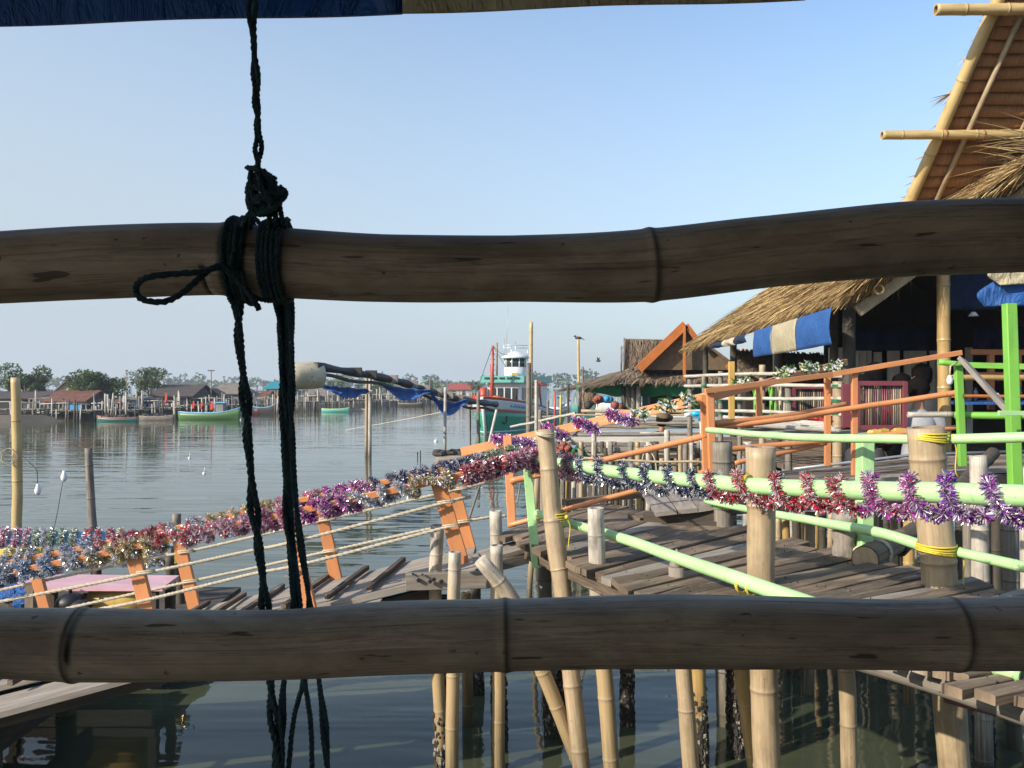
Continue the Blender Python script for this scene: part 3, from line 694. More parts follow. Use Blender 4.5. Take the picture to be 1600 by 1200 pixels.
longboat(280, 376, 57.5, .42, 'boat_green', 'skyblue', 'long green fishing boat with pale blue bow moored at the far bank', 1, 1.1, 'darkwood', cabin)
longboat(152, 216, 54.5, .2, 'boat_teal', 'hull_red', 'flat dark teal boat with red stern below the bushy tree', -1, .8, 'darkwood', clutter)
longboat(218, 272, 56, .22, 'grey_roof', 'pale', 'grey flat boat beside a yellowish net heap at the far bank', 1, .6, 'darkwood', clutter)
longboat(394, 432, 68, .5, 'wall_dark', 'skyblue', 'dark blue boat partly behind the hanging rope', 1, .8)
longboat(503, 546, 72.5, .22, 'teal_paint', 'mint', 'small mint green boat at the long stilt pier', 1, .8)
longboat(548, 578, 76, .15, 'whitewood', 'pale', 'tiny pale boat left of the paired mooring poles', 1, .5)
longboat(622, 660, 90, .3, 'wall_dark', 'pale', 'dark low boat at the far pier', 1, .5)
longboat(388, 402, 66.5, .3, 'hull_red', 'skyblue', 'small boat with red netting right of the green boat', 1, .5)

# the trawler, bow towards the camera
def trawler():
    D = 41.; bx = at(759, 600, D).x; t = empty('fishing_trawler', (bx+1.4, D+4.5, 0), 'green and white wooden trawler with red trim and a round white wheelhouse', 'boat')
    t.scale = (1.1, 1.1, 1.1); T0 = WORLD[t]; bx += .14
    ax = Vector((.27, 1, 0)).normalized(); sd = Vector((ax.y, -ax.x, 0)); bow = Vector((bx, D, 0)); L = 11.
    def P(u, s, z): return bow+ax*(u*L)+sd*s+Vector((0, 0, z))
    def half(u): return 1.62*(1-math.exp(-u*7.5))*(1-.25*max(0, u-.6))
    def top(u): return 1.66-.82*min(1, u*1.6)+.5*max(0, u-.7)
    us = [0, .01, .03, .06, .1, .15, .22, .3, .4, .5, .65, .8, 1.]
    bands = [('hull_green', -.2, .6), ('hull_red', .6, .67), ('hull_white', .67, .93), ('hull_red', .93, 1.0)]
    hull = None
    for bi, (mt, a, b_) in enumerate(bands):
        m_ = MB()
        for sgn in (-1, 1):
            rows = []
            for u in us:
                r = []
                for k in range(7):
                    f_ = lerp(a, b_, k/6); z = f_*top(u) if f_ > 0 else f_
                    wdt = half(u)*(.74+.26*max(0, f_)**.8)+.03; rk = -.5*max(0, f_)*(1-u)**6
                    r.append(P(u, sgn*wdt, z)+ax*rk)
                rows.append(r)
            m_.sheet(rows, .05*sgn, True, (.5, .2))
        o = m_.build('hull' if bi == 0 else 'hull_stripe', mt, t if bi == 0 else hull)
        if bi == 0: hull = o
    m_ = MB()
    for sgn in (-1, 1):
        m_.tube([P(u, sgn*(half(u)*.74+.05), .09)-Vector((0, 0, 0)) for u in us], .035, 6)
    m_.build('waterline', 'hull_white', hull)
    m_ = MB(); m_.tube([P(0, 0, -.3)+ax*.05, P(0, 0, .8)-ax*.3, P(0, 0, 1.62)-ax*.56], .07, 8); m_.build('stem', 'hull_white', hull)
    m_ = MB(); m_.sheet([[P(u, -half(u)*.98, top(u)-.28), P(u, half(u)*.98, top(u)-.28)] for u in us], .05); m_.build('deck', 'deckwood', t)
    # anchor-like painted marks and name strokes on the starboard bow
    def side_pt(u, f_, off=.03):
        return P(u, half(u)*(.74+.26*f_**.8)+.03+off, f_*top(u))+ax*(-.5*f_*(1-u)**6)
    m_ = MB()
    for k in range(7):
        u = .1+.016*k; f_ = .8
        for (du, df) in ((0, .035), (.005, -.03)):
            m_.tube([side_pt(u+du, f_-df), side_pt(u+.004, f_+df*.4), side_pt(u+.008, f_+df)], .018, 5)
    m_.build('name_lettering', 'wall_blue', hull)
    m_ = MB(); m_.tube([side_pt(.085, .5), side_pt(.085, .33), side_pt(.075, .27), side_pt(.065, .33)], .03, 6); m_.build('anchor_mark', 'black', hull)
    m_ = MB(); m_.tube([P(.02, -half(.02)*.9-.09, .7), P(.022, -half(.022)*.85-.09, .4), P(.03, -half(.03)*.85-.09, .3)], .03, 6); m_.build('anchor_mark', 'black', hull)
    # lower cabin
    z0 = .75
    def bxs(mb, u0, u1, s0, s1, a, b_):
        q = [P(u0, s0, a), P(u0, s1, a), P(u1, s1, a), P(u1, s0, a)]; i = [mb.vert(p) for p in q]+[mb.vert(p+Vector((0, 0, b_-a))) for p in q]
        for f_ in ((3, 2, 1, 0), (4, 5, 6, 7), (0, 1, 5, 4), (1, 2, 6, 5), (2, 3, 7, 6), (3, 0, 4, 7)): mb.face([i[k] for k in f_])
    m_ = MB(); bxs(m_, .25, .75, -.75, .85, z0, 2.25); cab = m_.build('cabin', 'hull_white', t)
    for s0 in (-.6, -.25, .1, .45):
        m_ = MB(); bxs(m_, .246, .2498, s0, s0+.25, 1.45, 2.0); m_.build('window', 'glass_dark', cab)
    for u0 in (.28, .37, .46, .55):
        m_ = MB(); bxs(m_, u0, u0+.06, .852, .88, 1.45, 2.0); m_.build('window', 'glass_dark', cab)
    m_ = MB(); bxs(m_, .22, .8, -1.0, 1.08, 2.25, 2.33); rf = m_.build('cabin_roof', 'teal_paint', t)
    m_ = MB(); bxs(m_, .222, .226, -1.0, 1.08, 2.33, 2.56); bxs(m_, .226, .76, 1.05, 1.08, 2.33, 2.56); bxs(m_, .226, .76, -1.0, -.97, 2.33, 2.56); m_.build('roof_coaming', 'teal_paint', rf)
    for k in range(5):
        m_ = MB(); s0 = -.8+k*.36; bxs(m_, .2185, .2215, s0, s0+.24, 2.41, 2.49); m_.build('coaming_slot', 'black', rf)
    # round wheelhouse
    c = P(.42, .1, 0); m_ = MB(); m_.tube([c+Vector((0, 0, z)) for z in (2.33, 2.6, 3.0)], [.55]*3, 20); wh = m_.build('wheelhouse', 'hull_white', t)
    m_ = MB(); m_.tube([c+Vector((0, 0, z)) for z in (2.99, 3.42)], .5, 20); m_.build('window_band', 'glass_dark', wh)
    for k in range(9):
        m_ = MB(); a = k*6.2832/9+.2; p = c+Vector((math.cos(a)*.52, math.sin(a)*.52, 0)); m_.tube([p+Vector((0, 0, 2.98)), p+Vector((0, 0, 3.44))], .035, 6)
        m_.build('window_post', 'hull_white', wh)
    m_ = MB(); m_.tube([c+Vector((0, 0, z)) for z in (3.42, 3.5, 3.6, 3.72, 3.78)], [.68, .67, .5, .25, .05], 20); m_.build('dome_roof', 'hull_white', wh)
    m_ = MB(); m_.box(tuple(c+Vector((-.18, -.6, 2.55))), tuple(c+Vector((.12, -.53, 2.72)))); m_.build('name_board', 'ochre_paint', wh)
    m_ = MB()
    for dx, hh in ((-.55, 1.25), (0, 1.1), (.6, .7), (-.2, .8)): m_.tube([c+Vector((dx, .2, 3.3)), c+Vector((dx, .2, 3.5+hh*.7))], .018, 5)
    for zz in (3.95, 4.08): m_.tube([c+Vector((-.6, .2, zz)), c+Vector((.6, .2, zz-.02))], .014, 5)
    m_.tube([c+Vector((-.45, .2, 3.7)), c+Vector((-.35, .2, 6.0))], .008, 4); m_.build('antenna', 'steel', wh)
    m_ = MB(); b0 = P(.16, -.25, 1.1); b1 = T0+(at(770, 540, D+1.2)-T0)/1.1
    m_.tube([b0, b0.lerp(b1, .5), b1], [.09, .075, .055], 8); ms = m_.build('mast', 'hull_red', t)
    m_ = MB()
    for k in range(10): p = b0.lerp(b1, .1+.085*k); m_.tube([p+Vector((-.12, -.02, 0)), p+Vector((.12, -.02, 0))], .016, 5)
    m_.build('mast_step', 'hull_red', ms)
    m_ = MB(); m_.tube(curve([b1, b1.lerp(c+Vector((-.3, 0, 3.6)), .5)-Vector((0, 0, .15)), c+Vector((-.3, 0, 3.6))], 8), .014, 4)
    m_.tube([b1, P(.05, -.8, 1.3)], .012, 4); m_.tube([b1, P(.3, .4, 2.3)], .012, 4); m_.build('stay', 'black', ms)
    m_ = MB(); m_.tube([P(.24, -.55, 1.0), P(.24, -.55, 3.1)], .05, 7); m_.tube([P(.235, -.9, 1.0), P(.235, -.9, 2.0)], .16, 10); m_.build('exhaust', 'hull_red', t)
    m_ = MB(); m_.tube([P(.25, -.3, 2.3), P(.25, -.3, 4.1)], .05, 7); m_.build('post', 'greywood', t)
    m_ = MB()
    for k in range(16):
        u = rng.uniform(.05, .22); m_.blob(P(u, rng.uniform(-.85, .8)*half(u), top(u)-.1+rng.uniform(0, .12)), rng.uniform(.16, .3), 9, 6, .12, (1.3, 1, .6))
    m_.build('net_heap', 'orange_tarp', t)
    m_ = MB()
    for k in range(7): m_.blob(P(rng.uniform(.01, .06), rng.uniform(-.9, -.2), 1.5+rng.uniform(0, .1)), .14, 8, 6, .1)
    m_.build('float_bundle', 'red_cloth', t)
    m_ = MB(); q = T0+(at(843, 605, D+3)-T0)/1.1; m_.box(tuple(q-Vector((.05, .05, .35))), tuple(q+Vector((.05, .05, .35)))); m_.beam(q-Vector((.35, 0, -.1)), q+Vector((.35, 0, .1)), .09, .09); m_.tube([P(.5, 1.2, .9), q], .04, 6); m_.build('davit', 'hull_red', t)
trawler()

# far boats and posts beyond the huts (right of the trawler)
for k, (px, d, c1, c2, lb) in enumerate([(862, 60, 'hull_white', 'skyblue', 'white boat with blue rail far behind the tall mooring pole'), (900, 66, 'teal_paint', 'whitewood', 'pale green far boat seen left of the hut with green tarp')]):
    longboat(px-26, px+30, d, .8, c1, c2, lb, 1, .7, 'darkwood', cabin)
longboat(930, 1005, 75, .7, 'hull_white', 'skyblue', 'white far boat seen through the open hut', -1, .6, 'darkwood', cabin)
pole(867, 612, 668, 30, .04, 'hull_red', 'thin red pole standing in the water right of the trawler', None, 'mooring_pole')
pole(876, 617, 664, 30.5, .04, 'yellow_paint', 'thin yellow pole right of the red pole', None, 'mooring_pole')

# ------------------------------------------------------------------ boom, mooring poles, raft
def wpole(px, y0, yw, w, mat, label, lean=0, group=None, d=None, deep=.8, spacing=.45):
    """pole standing in the water: waterline at yw"""
    d = dz(yw, 0) if d is None else d
    a = at(px, 600, d); a.z = -deep; b_ = at(px+lean, y0, d); m_ = MB(); r = w/F*d/2
    m_.bamboo([a, a.lerp(b_, .5), b_], [r, r*.95, r*.85], spacing, 10, True, .06, 0, None, .2)
    return m_.build('mooring_pole', mat, label=label, cat='pole', group=group)
wpole(572, 588, 712, 5, 'tan', 'left pole of the tied pair standing in midstream', 1)
wpole(577.5, 583, 713, 6, 'pale', 'right and taller pole of the tied pair standing in midstream', 1)
t_ = MB(); tie(t_, at(575, 613, 28), (0, 0, 1), .13, 3, .018, .1); t_.build('lashing', 'rope_cream', label='cord lashing the paired midstream poles together', cat='rope')
wpole(694.5, 605, 708, 5.5, 'pale', 'single pole through the end of the raft, left of the trawler', 1.5)
wpole(748, 612, 700, 6, 'grey', 'pole in front of the green hull of the trawler', -1)
wpole(735, 636, 702, 2.5, 'darkb', 'thin dark pole at the left side of the trawler hull', 0)
wpole(828, 503, 706, 7, 'yellow', 'tallest pole, pale yellow top above the trawler wheelhouse', 2)
wpole(826, 567, 706, 9, 'grey', 'grey thick pole lashed to the tallest pole beside the trawler', 0, None, 29.6)
wpole(838, 594, 740, 6.5, 'pale', 'white bamboo pole right of the tallest pole', 0, None, 16.5)
wpole(905.5, 530, 690, 5, 'yellow', 'slim yellow pole with a tern on its tip, left of the hut roof', -2, None, 34)
wpole(910.5, 573, 690, 3.5, 'grey', 'short grey pole lashed beside the slim yellow pole', 0, None, 33.8)
m_ = MB(); p = at(903.5, 530, 34); m_.blob(p+Vector((0, 0, .05)), .08, 8, 6, 0, (1.8, .8, .8)); m_.blob(p+Vector((-.12, 0, .12)), .045, 7, 5); m_.tube([p+Vector((.1, 0, .04)), p+Vector((.26, 0, -.02))], [.03, .008], 5); m_.tube([p+Vector((-.16, 0, .12)), p+Vector((-.22, 0, .11))], [.015, .003], 5); m_.tube([p+Vector((0, 0, 0)), p+Vector((0, 0, -.05))], .008, 4)
m_.build('bird', 'darkb', label='small dark bird perched on the slim yellow pole', cat='bird')
m_ = MB(); p = at(935, 564, 40)
m_.blob(p, .07, 8, 6, 0, (1.8, .7, .7)); m_.blade(p, Vector((-.06, 0, .2)), .1, (1, 0, 0), (1, 1, 1)); m_.blade(p, Vector((.05, 0, .17)), .09, (1, 0, 0), (1, 1, 1))
m_.build('bird', 'darkb', label='tiny bird in flight left of the thatch panel', cat='bird')
pole(760, 640, 712, 24, .045, 'whitewood', 'pale stick leaning between the raft and the trawler', None, 'leaning_stick', None, 16)
for px in (652.5, 657):
    wpole(px, 704 if px > 655 else 706, 715, 1.8, 'darkb', 'short dark stake barely above the open water', 0, 'pair of short stakes in open water')
for px, py in ((681, 690), (376, 656), (319, 740), (296, 716)):
    p = onz(px, py, 0); m_ = MB(); m_.blob(p, .09 if px > 600 else .05, 9, 6, 0, (1, 1, 1)); m_.tube([p+Vector((0, 0, .05)), p+Vector((.02, 0, .16))], .012, 5)
    m_.build('net_float', 'pvc_white', label={681: 'white float left of the raft pole', 376: 'white float off the bow of the long green boat', 319: 'tiny white float on open water, left of the braided rope', 296: 'small white float with stick, farther out on open water'}[px], cat='float')

def boom():
    a = at(492, 572, 25.5); b_ = at(775, 632, 36); t = empty('net_boom', a, 'long black boom sloping down to the trawler with lamps along it', 'boom')
    m_ = MB(); c = curve([a, a.lerp(b_, .35)+Vector((0, 0, .08)), a.lerp(b_, .7)-Vector((0, 0, .1)), b_], 30)
    m_.tube(c, [.125+.025*math.sin(i*1.7) for i in range(31)], 9); m_.build('spar', 'black', t)
    m_ = MB(); m_.tube([p+Vector((0, -.05, -.24+.04*math.sin(i))) for i, p in enumerate(c)], .06, 6); m_.build('lower_spar', 'darkwood', t)
    for k in (5, 7, 10, 13, 15, 17, 19, 21):
        m_ = MB(); p = c[k]+Vector((0, -.12, .05)); m_.box(tuple(p-Vector((.18, .12, .13))), tuple(p+Vector((.18, .12, .13)))); m_.build('float_box', 'mussel' if k < 9 else 'greywood', t)
    t2 = empty('fibre_drum', at(468, 585, 25.5), 'large cream fibre float roped at the end of the black boom', 'float')
    m_ = MB(); q = at(449, 588, 25.2); e = at(502, 586, 25.9)
    m_.tube([q.lerp(e, u) for u in (-.03, 0, .08, .25, .5, .8, .97, 1.0)], [.2, .3, .38, .41, .42, .41, .39, .2], 18); m_.build('body', 'fibre', t2)
    m_ = MB(); tie(m_, q.lerp(e, .5), (e-q), .385, 1, .02, .15); tie(m_, q.lerp(e, .55), (e-q)+Vector((.0, .1, .4)), .39, 1, .018, .1); m_.build('rope', 'darkwood', t2)
    # blue nets hanging from the boom
    nets = [([(500, 600), (530, 604), (575, 608)], [(500, 604), (542, 622), (574, 614)], 26.5, 'left blue net hanging like a hammock under the boom'),
            ([(590, 600), (630, 606), (672, 609)], [(592, 599), (632, 626), (673, 613)], 28.5, 'middle blue net sagging below the boom'),
            ([(674, 610), (692, 630), (728, 624)], [(673, 618), (697, 650), (732, 629)], 31, 'lowest blue net looped between the boom and the trawler')]
    for top, bot, d, lb in nets:
        n = 16; T = curve([at(x, y, d) for x, y in top], n); Bm = curve([at(x, y, d) for x, y in bot], n); rows = []
        for i in range(n+1):
            rows.append([T[i].lerp(Bm[i], v)+Vector((0, .2*math.sin(v*3.14)+.05*math.sin(i*1.9+v*4), .015*math.sin(i*1.3+v*3))) for v in (0, .25, .5, .75, 1)])
        m_ = MB(); m_.sheet(rows, .02); m_.build('hanging_net', 'blue_tarp', label=lb, cat='net')
boom()
def raft():
    z = .16; a = onz(682, 714, z); b_ = onz(812, 705, z); t = empty('floating_raft', a, 'low plank raft with debris under the sloping orange board', 'raft')
    for k in range(6):
        m_ = MB(); o_ = Vector((0, .45*k, 0)); m_.slab([a+o_, b_+o_+Vector((.3, 0, 0)), b_+o_+Vector((.3, .4, 0)), a+o_+Vector((rng.uniform(-.1, .2), .4, 0))], .1); m_.build('plank', 'deckwood', t)
    m_ = MB(); m_.tube([a+Vector((0, -.05, -.1)), b_+Vector((0, -.05, -.1))], .1, 8); m_.build('log', 'greywood', t)
    m_ = MB()
    for k in range(26): m_.blob(a.lerp(b_, rng.random()**1.5*.8)+Vector((0, rng.uniform(.1, 1.6), .05)), rng.uniform(.05, .16), 6, 4, .3, (1.4, 1, .6))
    m_.build('debris', 'mussel', t, kind='stuff')
raft()
m_ = MB(); rope(m_, [onz(540, 672, .01), at(640, 654, 40.5), at(735, 634, 36.6)], .02, 30); m_.build('mooring_line', 'rope_cream', label='long pale mooring line running over the water to the trawler bow', cat='rope')

# ------------------------------------------------------------------ tinsel
def tinsel(path, r, per_m, colf, label, group=None, ln=None, name='tinsel_garland'):
    c = curve(path, 120) if len(path) < 40 else [Vector(p) for p in path]
    L = arclen(c); n = int(L*per_m*1.9); m_ = MB(); m_.tube(c, r*.08, 4, True, None, False, (.25, .25, .25))
    for k in range(n):
        q = k/n*(len(c)-1); i = min(int(q), len(c)-2); p = c[i].lerp(c[i+1], q-i); t = (c[i+1]-c[i]).normalized()
        d = Vector((rng.gauss(0, 1), rng.gauss(0, 1), rng.gauss(0, 1))); d = (d-t*d.dot(t)*.6).normalized()
        l = r*rng.uniform(.45, 1.1); col = colf(k/n); v = rng.uniform(.5, 1.3)
        if rng.random() < .5: col = (.92, .88, .9)
        col = tuple(min(.95, x*v) for x in col); sd = d.cross(Vector((rng.gauss(0, 1), rng.gauss(0, 1), rng.gauss(0, 1)))).normalized()
        wv = r*.05
        a = m_.vert(p-sd*wv, 0, col); b_ = m_.vert(p+sd*wv, 0, col); e = m_.vert(p+d*l+sd*wv*.9+Vector((0, 0, -l*.12)), 0, col); f_ = m_.vert(p+d*l-sd*wv*.9+t*l*.15, 0, col)
        m_.face((a, b_, e, f_))
    return m_.build(name, 'tinsel', label=label, cat='tinsel garland', group=group)
RED = (.62, .03, .06); PINK = (.8, .25, .42); MAG = (.6, .08, .5); PUR = (.34, .07, .5); NAVY = (.03, .06, .2); SILV = (.6, .62, .66); GOLD = (.6, .45, .12); LBLUE = (.25, .4, .62); ROSE = (.7, .3, .4); LGREEN = (.3, .42, .2)
def segs(lst):      # [(t, colour)...]
    def f(t):
        prev = lst[0][1]
        for tt, c in lst:
            if t < tt: return c if rng.random() < .9 else prev
            prev = c
        return lst[-1][1]
    return f
def wind(line, R_, turns, sag=.0, ph=0., front=1):
    """path wound round a rail; the turns hang below between the passes"""
    c = curve(line, turns*16); n = len(c)-1; out = []
    for i, p in enumerate(c):
        t = (c[min(i+1, n)]-c[max(i-1, 0)]).normalized(); a = t.cross(Vector((0, 0, 1))).normalized(); b_ = a.cross(t).normalized()
        u = (i/16+ph/6.2832) % 1.
        th = math.pi*(.5-u/.5) if u < .5 else (-math.pi*.5-.25*math.sin((u-.5)/.38*3.14) if u < .88 else -math.pi*(.5+(u-.88)/.12))
        s_ = sag*max(0, -math.sin(th)); nz = mnoise.noise(Vector((i*.11, ph*9, R_*99))); n2 = mnoise.noise(Vector((i*.23, ph*9+5, R_*99)))
        k_ = R_*(1+.25*n2); out.append(p+a*math.cos(th)*k_+b_*(math.sin(th)*k_-s_)+t*nz*(.09 if front else .04))
    return out

# ------------------------------------------------------------------ bamboo stilts
def stilt(pts, d, w, mat, label, group='bamboo stilts of the landing', hollow=True, crust=None, spacing=.3, lean_y=0., name='bamboo_post', to_water=False):
    """pts = picture path from the top down; the last point is carried down into the water"""
    n = len(pts); ww = w if hasattr(w, '__len__') else [w]*n
    P_ = [at(x, y, d+lean_y*(y-pts[0][1])/600) for x, y in pts]; r = [q/F*d/2 for q in ww]
    t_ = (P_[-1]-P_[-2]).normalized() if n > 1 else Vector((0, 0, -1))
    if P_[-1].z > -.4: k = (P_[-1].z+.6)/max(.3, -t_.z); P_.append(P_[-1]+t_*k); r.append(r[-1])
    m_ = MB(); m_.bamboo(P_, r, spacing, 16, hollow, .055, .006, None, .06)
    if crust is None: return m_.build(name, mat, label=label, cat='bamboo post', group=group)
    b_ = P_[-1]; t = empty(name, b_, label, 'bamboo post', group); m_.build('culm', mat, t)
    c_ = MB(); m2 = MB(); top = crust; a = P_[-2]; axis = (P_[-1]-P_[-2]); rr = r[-1]
    for k in range(int(420*(top+.15))+150):
        z = rng.triangular(-.1, top, .0); u = (z-P_[-2].z)/axis.z; c = P_[-2]+axis*u; an = rng.uniform(0, 6.28)
        g = m2 if rng.random() < .14 else c_
        g.blob(c+Vector((math.cos(an), math.sin(an), 0))*rr*1.02, rng.uniform(.007, .015), 5, 3, .3, (1, 1, 1.5))
    c_.build('mussel_crust', 'mussel', t, kind='stuff'); m2.build('barnacles', 'shell', t, kind='stuff')
    return t
stilt([(1188, 698), (1190, 900), (1198, 1200)], 4.24, [46, 42, 42], 'tan', 'thick pale bamboo post in front of the deck, crossed by the red tinsel', spacing=.42)
stilt([(1446, 668), (1468, 912), (1492, 1200)], 4.26, [54, 52, 46], 'tan', 'thickest split bamboo post, tied with yellow cord to the green rails', spacing=.5)
stilt([(851, 672), (870, 860), (880, 935), (908, 1200)], 5.05, [27, 30, 27, 26], 'tan', 'leaning bamboo post right of the mint green timber, above the deck tip', crust=.12, lean_y=-.3)
stilt([(931, 793), (935, 935), (955, 1200)], 4.75, [26, 27, 25], 'pale_top', 'white topped bamboo post with frayed head near the left part of the deck')
stilt([(1066, 950), (1068, 1045), (1080, 1200)], 4.2, [24, 25, 27], 'tan', 'greyish bamboo post under the lower foreground rail, left of an ochre one')
stilt([(683, 820), (680, 935), (690, 1192)], 5.08, [21, 20, 19], 'pale_top', 'white topped bamboo post behind the drilled crossbeam, leftmost of the stubs', crust=.45)
stilt([(711, 862), (708, 1000), (706, 1200)], 4.86, [20, 20, 21], 'pale_top', 'white topped bamboo post in front of the drilled crossbeam', crust=.1)
stilt([(774, 798), (776, 900), (781, 1166)], 5.64, [19, 20, 22], 'pale_top', 'stub bamboo post at the head of the gangway with mussels at the waterline', crust=.55)
stilt([(776, 852), (777, 930), (779, 1150)], 5.0, [20, 20, 20], 'pale_top', 'shorter white bamboo stub in front of the mussel covered stub')
stilt([(750, 874), (797, 935), (846, 1045), (893, 1165)], 4.8, [22, 27, 24, 23], 'pale_top', 'slanting broken bamboo brace with a splintered top', None, False, lean_y=.2, name='bamboo_brace')
stilt([(852, 868), (852, 935), (862, 1150)], 5.8, [21, 21, 20], 'grey', 'dark post in the shade under the tip of the deck', crust=.5)
stilt([(985, 885), (980, 1045), (980, 1130)], 6.0, [19, 19, 19], 'darkb', 'mussel black post standing alone under the middle of the deck', crust=.95)
stilt([(1090, 930), (1091, 1045), (1096, 1190)], 5.35, [23, 23, 20], 'ochre', 'ochre bamboo post right behind the greyish one', crust=.5)
stilt([(1150, 930), (1158, 1045), (1180, 1200)], 4.45, [24, 24, 24], 'ochre', 'slightly leaning ochre bamboo post just left of the thick pale post', crust=.25)
stilt([(1134, 930), (1136, 1045), (1138, 1110)], 6.3, [16, 16, 18], 'darkb', 'dark mussel covered post between the ochre posts', crust=.8)
stilt([(1146, 930), (1148, 1045), (1150, 1180)], 5.5, [22, 22, 24], 'darkb', 'black post with mussels close to the thick pale post', crust=.7)
stilt([(1321, 1000), (1322, 1045), (1327, 1200)], 4.25, [26, 26, 25], 'tan', 'reddish bamboo post standing alone at the lower right')
stilt([(1534, 1000), (1534, 1090), (1540, 1175)], 5.5, [24, 24, 26], 'darkb', 'mussel covered black post below the plank ends at lower right', crust=1.2)
stilt([(742, 900), (743, 1000), (746, 1080)], 6.6, [17, 17, 18], 'darkb', 'short black mussel post behind the gangway head', crust=.5)
stilt([(728, 925), (729, 960), (730, 1040)], 6.0, [17, 17, 17], 'ochre', 'ochre post behind the drilled crossbeam')
stilt([(694, 930), (695, 1045), (699, 1150)], 5.75, [15, 15, 16], 'darkb', 'dark post directly behind the first white topped post', crust=.7)
stilt([(868, 1000), (872, 1045), (880, 1090)], 6.4, [15, 15, 15], 'grey', 'grey post seen behind the slanting brace', crust=.4)
stilt([(1128, 690), (1130, 825), (1132, 1000)], 6.0, [31, 29, 28], 'grey', 'thick grey post with a green painted band at the far edge of the deck')
stilt([(1528, 712), (1532, 905), (1536, 1090)], 5.4, [25, 26, 26], 'pale', 'whitewashed bamboo post right of the thickest split post')
stilt([(1576, 800), (1580, 920), (1584, 1090)], 5.6, [25, 25, 25], 'grey', 'dark grey bamboo post below the strong green upright')
stilt([(1602, 730), (1606, 935), (1608, 1090)], 5.2, [20, 20, 20], 'pale', 'pale bamboo post cut by the right edge of the picture')
m_ = MB(); c = at(1131, 782, 6.0); m_.tube([c+Vector((0, 0, -.055)), c+Vector((0, 0, .06))], .078, 16, True); m_.build('green_band', 'mint', label='mint green painted sleeve round the thick grey post at the far edge of the deck', cat='post sleeve')
# pointed stub
m_ = MB(); p = at(1058, 1000, 4.4); m_.tube([p, at(1058, 925, 4.4), at(1057, 885, 4.4)], [.042, .042, .042], 12, True); q = at(1057, 885, 4.4); m_.tube([q, q+Vector((.005, 0, .05)), q+Vector((.0, 0, .09))], [.042, .025, .004], 12)
m_.build('pointed_stake', 'greywood', label='grey stake with a pointed top poking through the near planks of the deck', cat='stake')
# rough broken stump and log
t = empty('tree_stump', at(1320, 888, 4.95), 'rough split tree stump standing on the deck beside the round log', 'stump')
m_ = MB(); c0 = at(1320, 890, 4.95); c1 = at(1319, 800, 4.95); pts = [c0.lerp(c1, u) for u in [i/10 for i in range(11)]]
m_.tube(pts, [.062+.008*math.sin(i*2.3) for i in range(11)], 14)
for i, v in enumerate(m_.v):
    nz = mnoise.noise(Vector(v)*14)*.018; m_.v[i] = (v[0]+nz, v[1]+nz*.7, v[2]+nz*1.2)
m_.build('trunk', 'greywood', t)
t = empty('round_log', at(1352, 885, 4.7), 'dark round log lying on the deck with its sawn end towards the viewer', 'log')
a = at(1352, 874, 4.72); b_ = at(1440, 825, 5.8); m_ = MB(); m_.tube([a.lerp(b_, k/8) for k in range(9)], [.075-.002*k+.004*math.sin(k*2) for k in range(9)], 16, False); m_.build('bark', 'deckwood', t)
m_ = MB(); ax = (b_-a).normalized(); m_.tube([a-ax*.006, a+ax*.01], .07, 16); m_.build('sawn_end', 'tan', t)
m_ = MB(); tie(m_, a.lerp(b_, .16), ax, .078, 2, .008, .03); k_ = a.lerp(b_, .16)+Vector((0, -.01, .085)); m_.blob(k_, .02, 8, 6); m_.tube(curve([k_, k_+Vector((-.06, -.01, -.008)), at(1330, 862, 4.9)], 10), .008, 6); m_.build('mooring_line', 'rope_cream', label='cream cord knotted round the sawn log', cat='cord')
m_ = MB(); m_.bamboo([at(1405, 858, 5.2), at(1470, 790, 5.7), at(1552, 708, 6.2)], [.05, .052, .045], .16, 14, True, .09); m_.build('bamboo_pole', 'darkb', label='dark thick bamboo culm slanting up behind the thickest split post', cat='bamboo pole')

# ------------------------------------------------------------------ main deck
DZ = 1.4
pairs = [((785, 833), (925, 788)), ((850, 857), (1050, 800)), ((925, 890), (1165, 830)), ((1000, 925), (1300, 858)), ((1110, 955), (1440, 888)), ((1230, 985), (1560, 918)), ((1360, 1018), (1680, 950)), ((1480, 1052), (1800, 985)), ((1640, 1105), (1950, 1030)), ((1850, 1190), (2200, 1100))]
NE = [onz(a[0], a[1], DZ) for a, b_ in pairs]; FE = [onz(b_[0], b_[1], DZ) for a, b_ in pairs]
t = empty('plank_deck', NE[4].lerp(FE[4], .5), 'weathered brown plank deck on stilts in the middle of the picture', 'deck')
nb = 40; nc = curve(NE, nb*4); fc = curve(FE, nb*4)
for k in range(nb):
    a0, a1 = nc[k*4], nc[k*4+4]; b0, b1 = fc[k*4], fc[k*4+4]; d_ = (b0-a0).normalized(); g = .012
    e0 = rng.uniform(-.06, .06) if k % 4 else rng.uniform(.03, .12); e1 = rng.uniform(-.1, .22); z = Vector((0, 0, rng.uniform(-.006, .008)))
    s_ = (a1-a0).normalized()*g; a0 = a0-d_*e0+z; a1 = a1-d_*e0-s_+z; b0 = b0+d_*e1+z; b1 = b1+d_*e1-s_+z
    m_ = MB(); m_.slab([a0, a1, b1, b0], .035, .016); pk = m_.build('deck_plank', ('deckwood', 'deckwood', 'deckwood_dark', 'deckwood', 'greywood')[rng.randrange(5)], t)
    m_ = MB()
    for f_ in (.12, .5, .85):
        for g_ in (.3, .7): q = a0.lerp(b0, f_).lerp(a1.lerp(b1, f_), g_)+Vector((rng.uniform(-.02, .02), rng.uniform(-.02, .02), .006)); m_.tube([q-Vector((0, 0, .01)), q], .0026, 6)
    m_.build('nail_heads', 'black', pk)
